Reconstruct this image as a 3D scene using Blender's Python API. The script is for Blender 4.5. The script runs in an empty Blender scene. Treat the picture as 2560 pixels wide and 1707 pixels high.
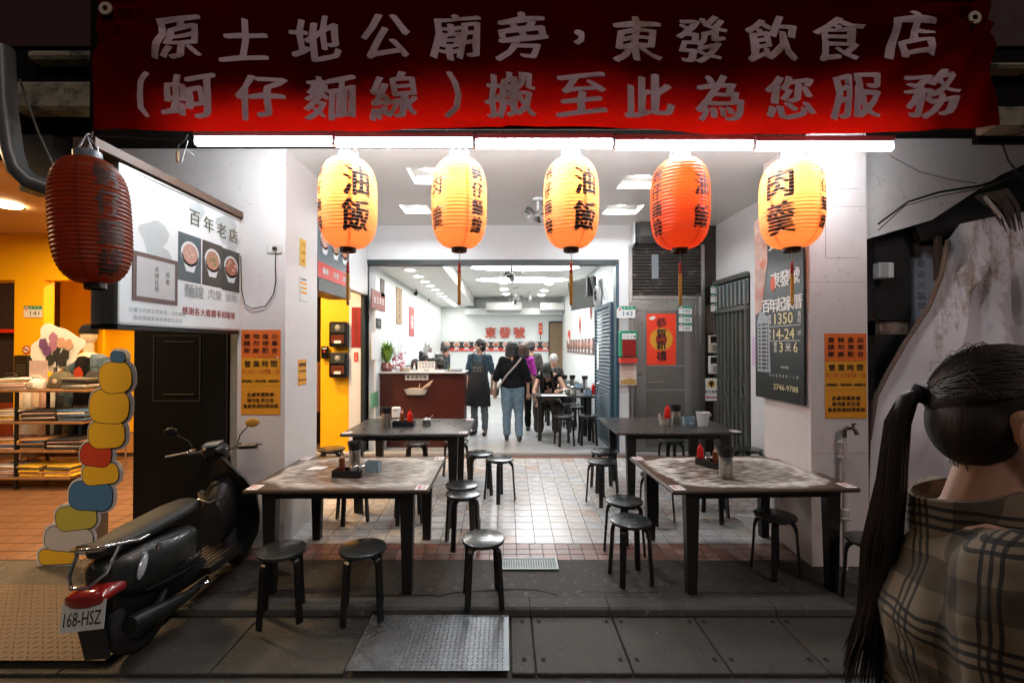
import bpy, bmesh, math, random
from math import pi, sin, cos, radians as R
from mathutils import Vector as V, Matrix, Euler
random.seed(7)
C = bpy.context.scene.collection
sc = bpy.context.scene
# ---------------------------------------------------------------- camera, world, exposure
H = 1.75; F = 1140.0; HZ = 865.0; CX = 1265.0
PITCH = math.atan((HZ - 853.5) / F)
cam = bpy.data.cameras.new('camera'); co = bpy.data.objects.new('camera', cam); C.objects.link(co)
co.location = (0, 0, H); co.rotation_euler = (pi/2 + PITCH, 0, 0)
cam.lens = 36*F/2560; cam.sensor_width = 36; cam.shift_x = (1280-CX)/2560
cam.clip_start = .02; cam.clip_end = 300
sc.camera = co
w = bpy.data.worlds.new('World'); sc.world = w; w.use_nodes = True
nt = w.node_tree; bg = nt.nodes['Background']
sky = nt.nodes.new('ShaderNodeTexSky'); sky.sky_type = 'NISHITA'; sky.sun_disc = False
sky.sun_elevation = R(-1.5); sky.sun_rotation = R(180); sky.dust_density = 4
glow = nt.nodes.new('ShaderNodeMix'); glow.data_type = 'RGBA'; glow.blend_type = 'ADD'; glow.inputs[0].default_value = 1
nt.links.new(sky.outputs[0], glow.inputs[6]); glow.inputs[7].default_value = (.18, .155, .15, 1)   # city night glow
nt.links.new(glow.outputs[2], bg.inputs[0]); bg.inputs[1].default_value = 0.07
sun = bpy.data.lights.new('sun', 'SUN'); sun.energy = .32; sun.angle = R(14); sun.color = (1.0, .80, .74)   # faint night glow from up the street
so = bpy.data.objects.new('sun', sun); C.objects.link(so); so.rotation_euler = Euler((R(52), 0, R(28)))
sc.view_settings.view_transform = 'Standard'; sc.view_settings.look = 'None'
sc.view_settings.exposure = 1.0; sc.view_settings.gamma = 1.0
sc.cycles.use_denoising = True
sc.cycles.max_bounces = 7; sc.cycles.diffuse_bounces = 4; sc.cycles.glossy_bounces = 3
sc.cycles.transmission_bounces = 5; sc.cycles.transparent_max_bounces = 6
sc.cycles.sample_clamp_indirect = 4.0; sc.cycles.caustics_reflective = False; sc.cycles.caustics_refractive = False

# ---------------------------------------------------------------- measuring helpers
def at(u, v, y):
    """point at depth y seen at photo pixel (u,v)"""
    d = V(((u-CX)/F, -(v-853.5)/F, -1.0)); d.rotate(Euler((pi/2+PITCH, 0, 0)))
    return V((0, 0, H)) + d*(y/d.y)
def Xu(u, y): return (u-CX)/F*y
def Zv(v, y): return at(CX, v, y).z
PROF = [(-60, .2), (.0, .1), (1.0, -.02), (1.9, -.13), (2.5, -.158), (2.64, -.158), (2.65, -.14), (3.215, -.14), (3.235, -.09), (3.36, -.088), (3.89, -.067), (4.17, -.046), (6.69, .14), (6.70, .19), (60, .19)]
def G(y):
    for (a, za), (b, zb) in zip(PROF, PROF[1:]):
        if y <= b: return za+(zb-za)*(y-a)/(b-a)
    return .19

# ---------------------------------------------------------------- materials
MC = {}
def nodes(m): return m.node_tree.nodes, m.node_tree.links
def mat(name, col, rough=.5, metal=0, var=0.0, scale=8, bump=0, bscale=60, spec=.5, emit=None, es=1, coat=0, dirt=None, dscale=3, dthr=.55, alpha=1, trans=0, sub=0):
    if name in MC: return MC[name]
    m = bpy.data.materials.new(name); m.use_nodes = True; N, L = nodes(m); b = N['Principled BSDF']
    b.inputs['Base Color'].default_value = (*col, 1); b.inputs['Roughness'].default_value = rough
    b.inputs['Metallic'].default_value = metal; b.inputs['Specular IOR Level'].default_value = spec
    b.inputs['Coat Weight'].default_value = coat; b.inputs['Transmission Weight'].default_value = trans; b.inputs['Alpha'].default_value = alpha
    if emit: b.inputs['Emission Color'].default_value = (*emit, 1); b.inputs['Emission Strength'].default_value = es
    tc = N.new('ShaderNodeTexCoord')
    if var or dirt:
        n = N.new('ShaderNodeTexNoise'); n.inputs['Scale'].default_value = scale; n.inputs['Detail'].default_value = 6; L.new(tc.outputs['Object'], n.inputs['Vector'])
        mx = N.new('ShaderNodeMix'); mx.data_type = 'RGBA'; L.new(n.outputs['Fac'], mx.inputs[0])
        mx.inputs[6].default_value = tuple(max(0, c*(1-var)) for c in col)+(1,); mx.inputs[7].default_value = tuple(min(1, c*(1+var)) for c in col)+(1,)
        out = mx.outputs[2]
        rr = N.new('ShaderNodeMapRange'); L.new(n.outputs['Fac'], rr.inputs[0]); rr.inputs[3].default_value = max(0, rough-.12); rr.inputs[4].default_value = min(1, rough+.12)
        L.new(rr.outputs[0], b.inputs['Roughness'])
        if dirt:
            n2 = N.new('ShaderNodeTexNoise'); n2.inputs['Scale'].default_value = dscale; n2.inputs['Detail'].default_value = 9; n2.inputs['Roughness'].default_value = .7; L.new(tc.outputs['Object'], n2.inputs['Vector'])
            r2 = N.new('ShaderNodeMapRange'); L.new(n2.outputs['Fac'], r2.inputs[0]); r2.inputs[1].default_value = dthr; r2.inputs[2].default_value = dthr+.13
            m2 = N.new('ShaderNodeMix'); m2.data_type = 'RGBA'; L.new(r2.outputs[0], m2.inputs[0]); L.new(out, m2.inputs[6]); m2.inputs[7].default_value = (*dirt, 1); out = m2.outputs[2]
        L.new(out, b.inputs['Base Color'])
    if bump:
        n3 = N.new('ShaderNodeTexNoise'); n3.inputs['Scale'].default_value = bscale; n3.inputs['Detail'].default_value = 5; L.new(tc.outputs['Object'], n3.inputs['Vector'])
        bp = N.new('ShaderNodeBump'); bp.inputs['Strength'].default_value = bump; bp.inputs['Distance'].default_value = .01; L.new(n3.outputs['Fac'], bp.inputs['Height']); L.new(bp.outputs[0], b.inputs['Normal'])
    MC[name] = m; return m
def emis(name, col, s):
    if name in MC: return MC[name]
    m = bpy.data.materials.new(name); m.use_nodes = True; N, L = nodes(m); N.remove(N['Principled BSDF'])
    e = N.new('ShaderNodeEmission'); e.inputs[0].default_value = (*col, 1); e.inputs[1].default_value = s; L.new(e.outputs[0], N['Material Output'].inputs[0]); MC[name] = m; return m

WHITE = mat('white_wall_paint', (.72, .72, .72), .55, var=.04, bump=.15, bscale=40, dirt=(.45, .42, .38), dscale=9, dthr=.70)
PILLAR = mat('painted_concrete', (.68, .62, .60), .5, var=.05, bump=.1, bscale=30, dirt=(.34, .27, .23), dscale=13, dthr=.60)
PILLARL = mat('painted_panel', (.70, .66, .64), .5, var=.04, bump=.08, bscale=30, dirt=(.38, .34, .3), dscale=13, dthr=.61)
CEIL = mat('ceiling_paint', (.76, .75, .71), .35, var=.03, scale=3, bump=.1, bscale=4)
INWALL = mat('interior_paint', (.72, .76, .76), .5, var=.03)
DARK = mat('flat_black', (.004, .0035, .003), .9, var=.4, spec=.1)  # even near-black, shared by beam, panels and backing
BLACK = mat('black_paint', (.008, .008, .008), .45, var=.3)
GLOSSB = mat('black_gloss', (.006, .007, .006), .25, coat=.3)
BTEXT = mat('print_black', (.008, .008, .008), .6)
CONC = mat('old_concrete', (.045, .041, .034), .75, var=.5, scale=14, bump=.8, bscale=60, dirt=(.13, .12, .10), dscale=16, dthr=.56)
STEEL = mat('stainless_steel', (.42, .42, .40), .32, metal=1, var=.12, scale=25)
CHROME = mat('chrome', (.7, .7, .7), .12, metal=1)
YELLOW = mat('yellow_wall', (.92, .50, .004), .5, var=.03)
PAPER = mat('white_paper', (.75, .75, .73), .6, var=.02)
RED = mat('red_plastic', (.62, .012, .008), .3)
SKIN = mat('skin', (.50, .28, .19), .5, var=.05)
HAIR = mat('black_hair', (.010, .007, .006), .45, var=.4, scale=60, bump=.4, bscale=120)
CLOTHB = mat('black_cloth', (.008, .008, .009), .9, var=.2, bump=.2, spec=.15)

# ---------------------------------------------------------------- mesh builder
class MB:
    def __init__(s): s.v = []; s.f = []
    def add(s, vs, fs):
        k = len(s.v); s.v += [tuple(x) for x in vs]; s.f += [tuple(i+k for i in f) for f in fs]; return s
    def box(s, c, d, rz=0, rx=0, ry=0):
        M = Matrix.Translation(c) @ Euler((rx, ry, rz)).to_matrix().to_4x4()
        vs = [M @ V((x*d[0]/2, y*d[1]/2, z*d[2]/2)) for x in (-1, 1) for y in (-1, 1) for z in (-1, 1)]
        return s.add(vs, [(0, 1, 3, 2), (4, 6, 7, 5), (0, 4, 5, 1), (2, 3, 7, 6), (0, 2, 6, 4), (1, 5, 7, 3)])
    def bb(s, x0, x1, y0, y1, z0, z1):
        return s.box(((x0+x1)/2, (y0+y1)/2, (z0+z1)/2), (abs(x1-x0), abs(y1-y0), abs(z1-z0)))
    def rbox(s, c, d, b=.01, rz=0, rx=0, ry=0):
        """box with chamfered vertical and top edges"""
        M = Matrix.Translation(c) @ Euler((rx, ry, rz)).to_matrix().to_4x4(); X, Y, Z = d[0]/2, d[1]/2, d[2]/2
        b = min(b, X*.9, Y*.9, Z*.9)
        def ring(i, z): return [(X-i, Y-b, z), (X-b, Y-i, z), (-X+b, Y-i, z), (-X+i, Y-b, z), (-X+i, -Y+b, z), (-X+b, -Y+i, z), (X-b, -Y+i, z), (X-i, -Y+b, z)]
        rs = [ring(b*.8, -Z), ring(0, -Z+b), ring(0, Z-b), ring(b*.8, Z)]
        vs = [M @ V(p) for r in rs for p in r]; fs = [tuple(range(7, -1, -1)), tuple(range(24, 32))]
        for k in range(3):
            for i in range(8): j = (i+1) % 8; fs.append((k*8+i, k*8+j, k*8+8+j, k*8+8+i))
        return s.add(vs, fs)
    def cone(s, a, b, r0, r1=None, n=12, cap=True):
        a, b = V(a), V(b); r1 = r0 if r1 is None else r1; d = (b-a).normalized() if (b-a).length > 1e-9 else V((0, 0, 1))
        x = d.orthogonal().normalized(); y = d.cross(x); vs = []
        for p, r in ((a, r0), (b, r1)):
            for i in range(n): t = 2*pi*i/n; vs.append(p+(x*cos(t)+y*sin(t))*r)
        fs = [(i, (i+1) % n, n+(i+1) % n, n+i) for i in range(n)]
        if cap: fs += [tuple(range(n-1, -1, -1)), tuple(range(n, 2*n))]
        return s.add(vs, fs)
    def ell(s, c, r, nu=12, nv=8, rot=None):
        r = (r, r, r) if not hasattr(r, '__len__') else r; M = rot.to_matrix() if rot else Matrix.Identity(3); vs = []; fs = []; c = V(c)
        for j in range(1, nv):
            for i in range(nu): a = 2*pi*i/nu; p = pi*j/nv; vs.append(c+M @ V((r[0]*sin(p)*cos(a), r[1]*sin(p)*sin(a), r[2]*cos(p))))
        vs += [c+M @ V((0, 0, r[2])), c-M @ V((0, 0, r[2]))]; t = len(vs)-2
        for j in range(nv-2):
            for i in range(nu): k = (i+1) % nu; fs.append((j*nu+i, (j+1)*nu+i, (j+1)*nu+k, j*nu+k))
        for i in range(nu): k = (i+1) % nu; fs += [(t, i, k), (t+1, (nv-2)*nu+k, (nv-2)*nu+i)]
        return s.add(vs, fs)
    def cap(s, a, b, r0, r1=None, n=10):
        r1 = r0 if r1 is None else r1
        s.cone(a, b, r0, r1, n); s.ell(a, r0, n, 6); s.ell(b, r1, n, 6); return s
    def lathe(s, prof, c=(0, 0, 0), n=24, M=None, close=True):
        vs = []; fs = []; c = V(c)
        for r, z in prof:
            for i in range(n):
                t = 2*pi*i/n; p = V((r*cos(t), r*sin(t), z)); p = M @ p if M else p; vs.append(c+p)
        for k in range(len(prof)-1):
            for i in range(n): j = (i+1) % n; fs.append((k*n+i, k*n+j, k*n+n+j, k*n+n+i))
        if close: fs += [tuple(range(n-1, -1, -1)), tuple(range((len(prof)-1)*n, len(prof)*n))]
        return s.add(vs, fs)
    def tube(s, pts, r, n=8, rs=None):
        pts = [V(p) for p in pts]; vs = []; fs = []; m = len(pts); px = None
        for k, p in enumerate(pts):
            d = (pts[min(k+1, m-1)]-pts[max(k-1, 0)]).normalized()
            px = d.orthogonal().normalized() if px is None else (px-d*px.dot(d)).normalized()
            y = d.cross(px); q = rs[k] if rs else r
            for i in range(n): t = 2*pi*i/n; vs.append(p+(px*cos(t)+y*sin(t))*q)
        for k in range(m-1):
            for i in range(n): j = (i+1) % n; fs.append((k*n+i, k*n+j, k*n+n+j, k*n+n+i))
        fs += [tuple(range(n-1, -1, -1)), tuple(range((m-1)*n, m*n))]
        return s.add(vs, fs)
    def prism(s, poly, O, X, Y, t):
        """2D polygon extruded by t along X x Y"""
        O, X, Y = V(O), V(X), V(Y); N = X.cross(Y).normalized(); n = len(poly)
        vs = [O+X*a+Y*b for a, b in poly]; vs += [p+N*t for p in vs]
        fs = [tuple(range(n-1, -1, -1)), tuple(range(n, 2*n))]+[(i, (i+1) % n, n+(i+1) % n, n+i) for i in range(n)]
        return s.add(vs, fs)
    def loft(s, secs, n=16, e=2.0):
        """secs: (cx,cy,cz,rx,ry) rings in planes z=const (superellipse)"""
        vs = []; fs = []
        for cx, cy, cz, rx, ry in secs:
            for i in range(n):
                t = 2*pi*i/n; a, b = cos(t), sin(t)
                vs.append((cx+rx*math.copysign(abs(a)**(2/e), a), cy+ry*math.copysign(abs(b)**(2/e), b), cz))
        m = len(secs)
        for k in range(m-1):
            for i in range(n): j = (i+1) % n; fs.append((k*n+i, k*n+j, k*n+n+j, k*n+n+i))
        fs += [tuple(range(n-1, -1, -1)), tuple(range((m-1)*n, m*n))]
        return s.add(vs, fs)
    def lofty(s, secs, n=16, e=2.5):
        """secs: (x,y,z,rx,rz) rings in planes y=const"""
        k0 = len(s.v); s.loft([(x, z, y, rx, rz) for x, y, z, rx, rz in secs], n, e)
        for i in range(k0, len(s.v)): a, b, c = s.v[i]; s.v[i] = (a, c, b)
        return s
    def build(s, name, m, parent=None, smooth=False, loc=None, kind=None):
        me = bpy.data.meshes.new(name); me.from_pydata(s.v, [], s.f); me.materials.append(m)
        if smooth:
            me.polygons.foreach_set('use_smooth', [True]*len(me.polygons))
            try: me.set_sharp_from_angle(angle=R(40))
            except Exception: pass
        me.update(); o = bpy.data.objects.new(name, me); C.objects.link(o)
        if parent: o.parent = parent
        if loc is not None: o.location = loc
        if kind: o['kind'] = kind
        return o
def thing(name, label, cat, loc=(0, 0, 0), rz=0, group=None):
    o = bpy.data.objects.new(name, None); C.objects.link(o); o.empty_display_size = .1
    o.location = loc; o.rotation_euler = (0, 0, rz); o['label'] = label; o['category'] = cat
    if group: o['group'] = group
    return o
def tag(o, label, cat, group=None):
    o['label'] = label; o['category'] = cat
    if group: o['group'] = group
    return o
def struct(o): o['kind'] = 'structure'; return o
KIDS = {}
def copy_tree(o, loc=None, rz=None, label=None, group=None, parent=None):
    c = o.copy(); C.objects.link(c)
    if parent: c.parent = parent
    if loc is not None: c.location = loc
    if rz is not None: c.rotation_euler = (0, 0, rz)
    if label: c['label'] = label
    if group: c['group'] = group
    if o.name not in KIDS: KIDS[o.name] = [x for x in bpy.data.objects if x.parent == o]
    for ch in KIDS[o.name]: copy_tree(ch, parent=c)
    return c

# ---------------------------------------------------------------- lettering
GC = {}
def glyph(s, bold=0.0):
    k = s
    if k in GC: return GC[k]
    cu = bpy.data.curves.new('glyph', 'FONT'); cu.body = s; cu.size = 1; cu.resolution_u = 2; cu.offset = 0
    ob = bpy.data.objects.new('glyph', cu); me = bpy.data.meshes.new_from_object(ob)
    vs = [(v.co.x, v.co.y) for v in me.vertices]; fs = [tuple(p.vertices) for p in me.polygons]
    bpy.data.meshes.remove(me); bpy.data.objects.remove(ob); bpy.data.curves.remove(cu)
    if vs:
        x0 = min(v[0] for v in vs); x1 = max(v[0] for v in vs); y0 = min(v[1] for v in vs); y1 = max(v[1] for v in vs)
        vs = [(a-(x0+x1)/2, b-(y0+y1)/2) for a, b in vs]; r = (vs, fs, x1-x0, y1-y0)
    else: r = ([], [], .3, .3)
    GC[k] = r; return r
EM = glyph('國')[3]/.9
def put(mb, g, c, X, Y, sx, sy, off=V((0, 0, 0)), nib=0, wob=0, seed=0):
    vs, fs = g[0], g[1]; c, X, Y = V(c), V(X), V(Y); N = X.cross(Y).normalized()
    for k, q in enumerate([0] if not nib else [-1, -.33, .33, 1]):
        out = []
        for a, b in vs:
            a2 = a*sx+q*nib*.92; b2 = b*sy-q*nib*.38
            if wob: a2 += wob*sin(b/EM*9+seed)+wob*.5*sin(a/EM*17+seed*2); b2 += wob*sin(a/EM*8+seed*1.7)+a2*.07
            out.append(c+X*a2+Y*b2+off+N*(.0004*k))
        mb.add(out, fs)
def row(mb, s, c, X, Y, size, pitch=None, vert=False, bold=.0, nib=0, wob=0, sxk=1):
    """CJK row centred on c; size = char height in metres"""
    pitch = pitch or size*1.08; n = len(s); k = size/EM; nib = max(nib, bold*size*1.6)
    for i, ch in enumerate(s):
        if ch == ' ': continue
        t = (i-(n-1)/2)*pitch; p = V(c)+(V(Y)*(-t) if vert else V(X)*t)
        put(mb, glyph(ch, bold), p, X, Y, k*sxk, k, nib=nib, wob=wob, seed=i*2.3+ord(ch) % 7)
def word(mb, s, c, X, Y, w, h, bold=0, shear=0):
    g = glyph(s, bold); vs = [(a*w/g[2]+shear*b*h/g[3], b*h/g[3]) for a, b in g[0]]
    N = V(X).cross(V(Y)).normalized()
    for q in ([0] if not bold else (-1, 0, 1)): mb.add([V(c)+V(X)*(a+q*bold*h*.9)+V(Y)*b+N*(.0003*q) for a, b in vs], g[1])
EX, EZ = V((1, 0, 0)), V((0, 0, 1)); EY = V((0, 1, 0))
# ================================================================ GROUND
def sheet(x0, x1, ys, nx=2, dz=0):
    mb = MB(); vs = []; fs = []
    for y in ys:
        for i in range(nx): vs.append((x0+(x1-x0)*i/(nx-1), y, G(y)+dz))
    for j in range(len(ys)-1):
        for i in range(nx-1): a = j*nx+i; fs.append((a, a+1, a+nx+1, a+nx))
    return mb.add(vs, fs)
ASPH = mat('asphalt', (.045, .043, .04), .8, var=.5, scale=90, bump=.8, bscale=200)
struct(sheet(-14, 14, [-60, -6, 0, 1.0, 1.9, 2.5, 2.64], dz=-.003).build('road', ASPH))
wl = MB()
for k in range(60):
    x = -6+k*.2; a = .012*sin(k*1.9)+.01*sin(k*.7)
    wl.add([(x, 2.535+a, G(2.535)+.004), (x+.2, 2.535+.012*sin((k+1)*1.9)+.01*sin((k+1)*.7), G(2.54)+.004), (x+.2, 2.60, G(2.6)+.004), (x, 2.60, G(2.6)+.004)], [(0, 1, 2, 3)])
LINE = mat('worn_white_road_paint', (.42, .40, .36), .75, var=.3, scale=30, bump=.5, dirt=(.07, .065, .06), dscale=22, dthr=.50)
struct(wl.build('road_marking', LINE))
# drain cover slabs
SLAB = mat('slab_concrete', (.036, .032, .024), .55, var=.75, scale=5, bump=.9, bscale=110, dirt=(.26, .23, .18), dscale=130, dthr=.575)
pav = struct(MB().bb(-9, 9, 2.65, 3.235, -.6, -.165).build('pavement', CONC))
xs = [-7.2, -6.0, -4.9, -3.9, -2.6, -1.72, -.94]; xr = [.03, .175, .74, 1.31, 1.88, 2.45, 3.02, 3.6, 4.2, 4.8, 5.4, 6.0]
for a, b in list(zip(xs[:-1], xs[1:]))+list(zip(xr[:-1], xr[1:])):
    m = MB().rbox(((a+b)/2, 2.93, -.175), (b-a-.008, .545, .07), .006)
    m.build('slab', SLAB, pav)
hole = mat('hole_black', (.003, .003, .003), .9)
for a, b in list(zip(xr[:-1], xr[1:])):
    for q in ((a+.05, 3.15), (b-.05, 3.15), (a+.05, 2.77), (b-.05, 2.77)):
        if b-a < .3 and q[0] > a+.06: continue
        MB().rbox((q[0]+(.03 if b-a < .3 else 0), q[1], -.1395), (.026, .034, .003), .006).build('lifting_hole', hole, pav)
# kerb stones
KERB = mat('kerb_stone', (.055, .052, .045), .7, var=.35, scale=30, bump=.7, bscale=120, dirt=(.19, .18, .165), dscale=12, dthr=.6)
kerb = struct(MB().bb(-9, 9, 3.24, 3.36, -.3, -.12).build('kerb', CONC))
for a, b in zip([-8, -6.6, -5.2, -3.8, -2.4, -1.15, -.02, .17, .73, 1.9, 3.1, 4.4, 5.8], [-6.6, -5.2, -3.8, -2.4, -1.15, -.02, .17, .73, 1.9, 3.1, 4.4, 5.8, 7.2]):
    P = [(3.222, -.145), (3.228, -.105), (3.245, -.092), (3.36, -.088), (3.36, -.145)]
    MB().prism(P, (a+.003, 0, 0), EY, EZ, b-a-.006).build('kerb_stone', KERB, kerb)
struct(sheet(-9, 9, [3.362, 3.5, 3.7, 3.893]).build('concrete_apron', CONC))
# cracks in the apron
cr = MB()
def crack(pts, wd):
    pp = []
    for (a, b), (c, d) in zip(pts[:-1], pts[1:]):
        for k in range(4): t = k/4; pp.append((a+(c-a)*t+random.uniform(-.006, .006), b+(d-b)*t+random.uniform(-.005, .005)))
    pp.append(pts[-1])
    vs = []; 
    for x, y in pp: q = wd*random.uniform(.4, 1.2); vs += [(x, y-q, G(y)+.0035), (x, y+q, G(y)+.0035)]
    cr.add(vs, [(2*i, 2*i+2, 2*i+3, 2*i+1) for i in range(len(pp)-1)])
crack([(-1.2, 3.38), (-.55, 3.385), (-.48, 3.37), (-.42, 3.41), (-.1, 3.45), (.1, 3.46), (.26, 3.44), (.38, 3.385)], .006)
crack([(.5, 3.40), (.6, 3.43), (.85, 3.41), (1.2, 3.43), (1.7, 3.40), (2.4, 3.42)], .004)
crack([(-2.2, 3.40), (-1.8, 3.46), (-1.5, 3.42), (-1.2, 3.39)], .004)
struct(cr.build('pavement_crack', hole))
# checker plate on the gutter
PLATE = mat('checker_plate_steel', (.20, .21, .22), .42, metal=.85, var=.3, scale=14)
def checker(name, x0, x1, y0, y1, z, m, label, cat, step=.03, th=.005, slope=0, front=True):
    t = thing(name, label, cat, ((x0+x1)/2, (y0+y1)/2, z)); w2, d2 = (x1-x0)/2, (y1-y0)/2
    MB().bb(-w2, w2, -d2, d2, -th, 0).build('plate', m, t)
    mb = MB(); nx = int((x1-x0)/step); ny = int((y1-y0)/step)
    for i in range(nx):
        for j in range(ny):
            a = pi/4 if (i+j) % 2 else -pi/4
            x, y = -w2+(i+.5)*step, -d2+(j+.5)*step; c, s = cos(a), sin(a); l, q = step*.42, step*.11
            mb.add([(x+c*l, y+s*l, .0003), (x-s*q, y+c*q, .0003), (x-c*l, y-s*l, .0003), (x+s*q, y-c*q, .0003), (x, y, .0042)], [(0, 1, 4), (1, 2, 4), (2, 3, 4), (3, 0, 4)])
    mb.build('tread_pattern', m, t, kind='stuff')
    if slope: t.rotation_euler = (slope, 0, 0)
    return t
checker('drain_plate', -.935, .018, 2.662, 3.212, -.128, PLATE, 'grey steel checker plate lying over the gutter in front of the tables', 'metal plate')
RUST = mat('brown_checker_steel', (.085, .058, .038), .6, metal=.3, var=.4, scale=12)
checker('ramp_plate', -5.2, -2.36, 2.70, 3.52, -.088, RUST, 'large brown checker plate ramp before the yellow shop, left of the scooter', 'metal plate', step=.045, slope=R(1))
# drain grate
g = thing('drain_grate', 'square-holed metal drain grate let into the pavement between the tables', 'grate', (.18, 3.82, G(3.82)+.004))
GR = mat('grate_metal', (.26, .28, .27), .45, metal=.8, var=.3, scale=30)
m = MB(); m.bb(-.245, .245, -.095, .095, -.01, 0); m.build('backing', mat('grate_dark', (.02, .02, .02), .8), g)
m = MB()
for x0, x1, y0, y1 in ((-.25, .25, .085, .1), (-.25, .25, -.1, -.085), (-.25, -.235, -.085, .085), (.235, .25, -.085, .085)): m.bb(x0, x1, y0, y1, .001, .009)
m.build('frame', GR, g)
m = MB()
for i in range(23): m.bb(-.23+i*.0205, -.222+i*.0205, -.084, .084, .001, .006)
for i in range(8): m.bb(-.234, .234, -.078+i*.0215, -.071+i*.0215, .002, .0075)
m.build('grid_bars', GR, g, kind='stuff')

# tiled floor, every tile a piece
TW, TD = .1745, .1395
tf = struct(sheet(-2.4, 3.2, [3.893, 4.17, 6.69], dz=-.012).build('tiled_floor', mat('grout_dark', (.035, .03, .028), .9)))
TILES = [mat('floor_tile_%s' % n, c, .26, var=.10, scale=9, bump=.04, bscale=5, dirt=(.30, .26, .22), dscale=4, dthr=.62) for n, c in (('pale', (.52, .50, .48)), ('cool', (.48, .48, .48)), ('warm', (.50, .46, .42)), ('pinkish', (.48, .38, .33)))]
BRT = [mat('border_tile_%s' % n, c, .35, var=.15, scale=20, bump=.1) for n, c in (('red', (.22, .105, .08)), ('brown', (.19, .12, .10)), ('rose', (.29, .18, .15)))]
def tmesh(w_, d_, m):
    b = MB().rbox((0, 0, -.006), (w_-.005, d_-.005, .012), .0015); me = bpy.data.meshes.new('tile'); me.from_pydata(b.v, [], b.f); me.materials.append(m); return me
TM = [tmesh(TW, TD, m) for m in TILES]; BM = [tmesh(.1163, .0905, m) for m in BRT]
sl = math.atan((.14+.046)/(6.69-4.17)); sl2 = math.atan((.021)/(.28))
def tile(name, me, x, y, s, par=tf):
    o = bpy.data.objects.new(name, me); C.objects.link(o); o.parent = par; o.location = (x, y, G(y)+random.uniform(-.0006, .0006)); o.rotation_euler = (s+random.uniform(-.003, .003), random.uniform(-.003, .003), 0); return o
i0 = math.ceil((-2.33-.0925)/TW)
rest = [MB() for _ in TILES]
for j in range(18):
    for i in range(i0, 17):
        x = .0925+(i+.5)*TW; y = 4.173+(j+.5)*TD
        if x > 2.96: continue
        k = random.choices([0, 1, 2, 3], [6, 5, 2.2, .6])[0]
        if (y < 4.85 and x < -2.0+.02) or (y < 4.5 and x > 2.5): continue
        if j < 11: tile('tile', TM[k], x, y, sl)
        else:
            b = MB().rbox((x, y, G(y)-.006), (TW-.005, TD-.005, .012), .0015); b.v = [(p, q, r+(q-y)*sl) for p, q, r in b.v]; rest[k].add(b.v, b.f)
for k, r in enumerate(rest): r.build('far_tiles', TILES[k], tf, kind='stuff')
for j in range(3):
    for i in range(-20, 25):
        x = .0925+(i+.5)*.1163; y = 4.168-(j+.5)*.0905
        if -2.45 < x < -1.98 and y > 4.1: continue
        if x > 2.52 and y > 3.78: continue
        tile('border_tile', random.choice(BM), x, y, sl2)
# tinted film with tape at the shop threshold, threshold sill
tp = MB()
for x0, x1, y0, y1 in ((.12, .95, 5.70, 5.73), (-1.3, -.1, 5.62, 5.645), (-.1, -.07, 5.62, 6.5)):
    tp.add([(x0, y0, G(y0)+.004), (x1, y0, G(y0)+.004), (x1, y1, G(y1)+.004), (x0, y1, G(y1)+.004)], [(0, 1, 2, 3)])
tag(tp.build('floor_tape', mat('white_tape', (.62, .64, .64), .5, var=.1, dirt=(.4, .4, .4), dscale=30, dthr=.5)), 'white tape stuck on the pale floor tiles before the shop entrance', 'tape')
bt = MB().bb(-2.33, 2.96, 6.60, 6.69, -.1, G(6.69)+.002)
struct(bt.build('threshold_border', BRT[0]))
struct(MB().rbox((-.1, 6.75, .165), (6.2, .13, .06), .01).build('threshold', mat('threshold_terrazzo', (.36, .36, .35), .35, var=.2, scale=60)))
# left shop floor
LF = mat('terracotta_tile', (.15, .075, .038), .4, var=.3, scale=4)
lg = struct(sheet(-9, -2.45, [3.893, 4.17, 6.69, 6.72, 11], dz=-.012).build('neighbour_floor', mat('grout_brown', (.10, .06, .04), .9)))
lt = MB()
for j in range(30):
    for i in range(36):
        x = -8.8+(i+.5)*TW; y = 3.9+(j+.5)*.14
        if x < -2.5: b = MB().rbox((x, y, G(y)-.006), (TW-.006, .133, .012), .0015); b.v = [(p, q, r+(q-y)*(sl if y < 6.5 else 0)) for p, q, r in b.v]; lt.add(b.v, b.f)
lt.build('floor_tiles', LF, lg, kind='stuff')
# interior floor of planks
def plankmat():
    m = bpy.data.materials.new('grey_plank_floor'); m.use_nodes = True; N, L = nodes(m); b = N['Principled BSDF']
    tc = N.new('ShaderNodeTexCoord'); br = N.new('ShaderNodeTexBrick'); br.inputs['Scale'].default_value = 1; br.inputs['Brick Width'].default_value = .9; br.inputs['Row Height'].default_value = .15
    br.inputs['Mortar Size'].default_value = .004; br.inputs['Color1'].default_value = (.44, .45, .45, 1); br.inputs['Color2'].default_value = (.54, .55, .55, 1); br.inputs['Mortar'].default_value = (.1, .1, .1, 1)
    L.new(tc.outputs['Object'], br.inputs['Vector']); n = N.new('ShaderNodeTexNoise'); mp = N.new('ShaderNodeMapping'); mp.inputs['Scale'].default_value = (3, 40, 3); L.new(tc.outputs['Object'], mp.inputs[0]); L.new(mp.outputs[0], n.inputs['Vector'])
    mx = N.new('ShaderNodeMix'); mx.data_type = 'RGBA'; mx.blend_type = 'MULTIPLY'; mx.inputs[0].default_value = .5; L.new(br.outputs[0], mx.inputs[6]); L.new(n.outputs[0], mx.inputs[7]); L.new(mx.outputs[2], b.inputs['Base Color']); b.inputs['Roughness'].default_value = .3
    return m
struct(MB().bb(-2.4, 2.0, 6.815, 14, .05, .19).build('shop_floor', plankmat()))

# ================================================================ BUILDING
CZ = 3.53
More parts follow.
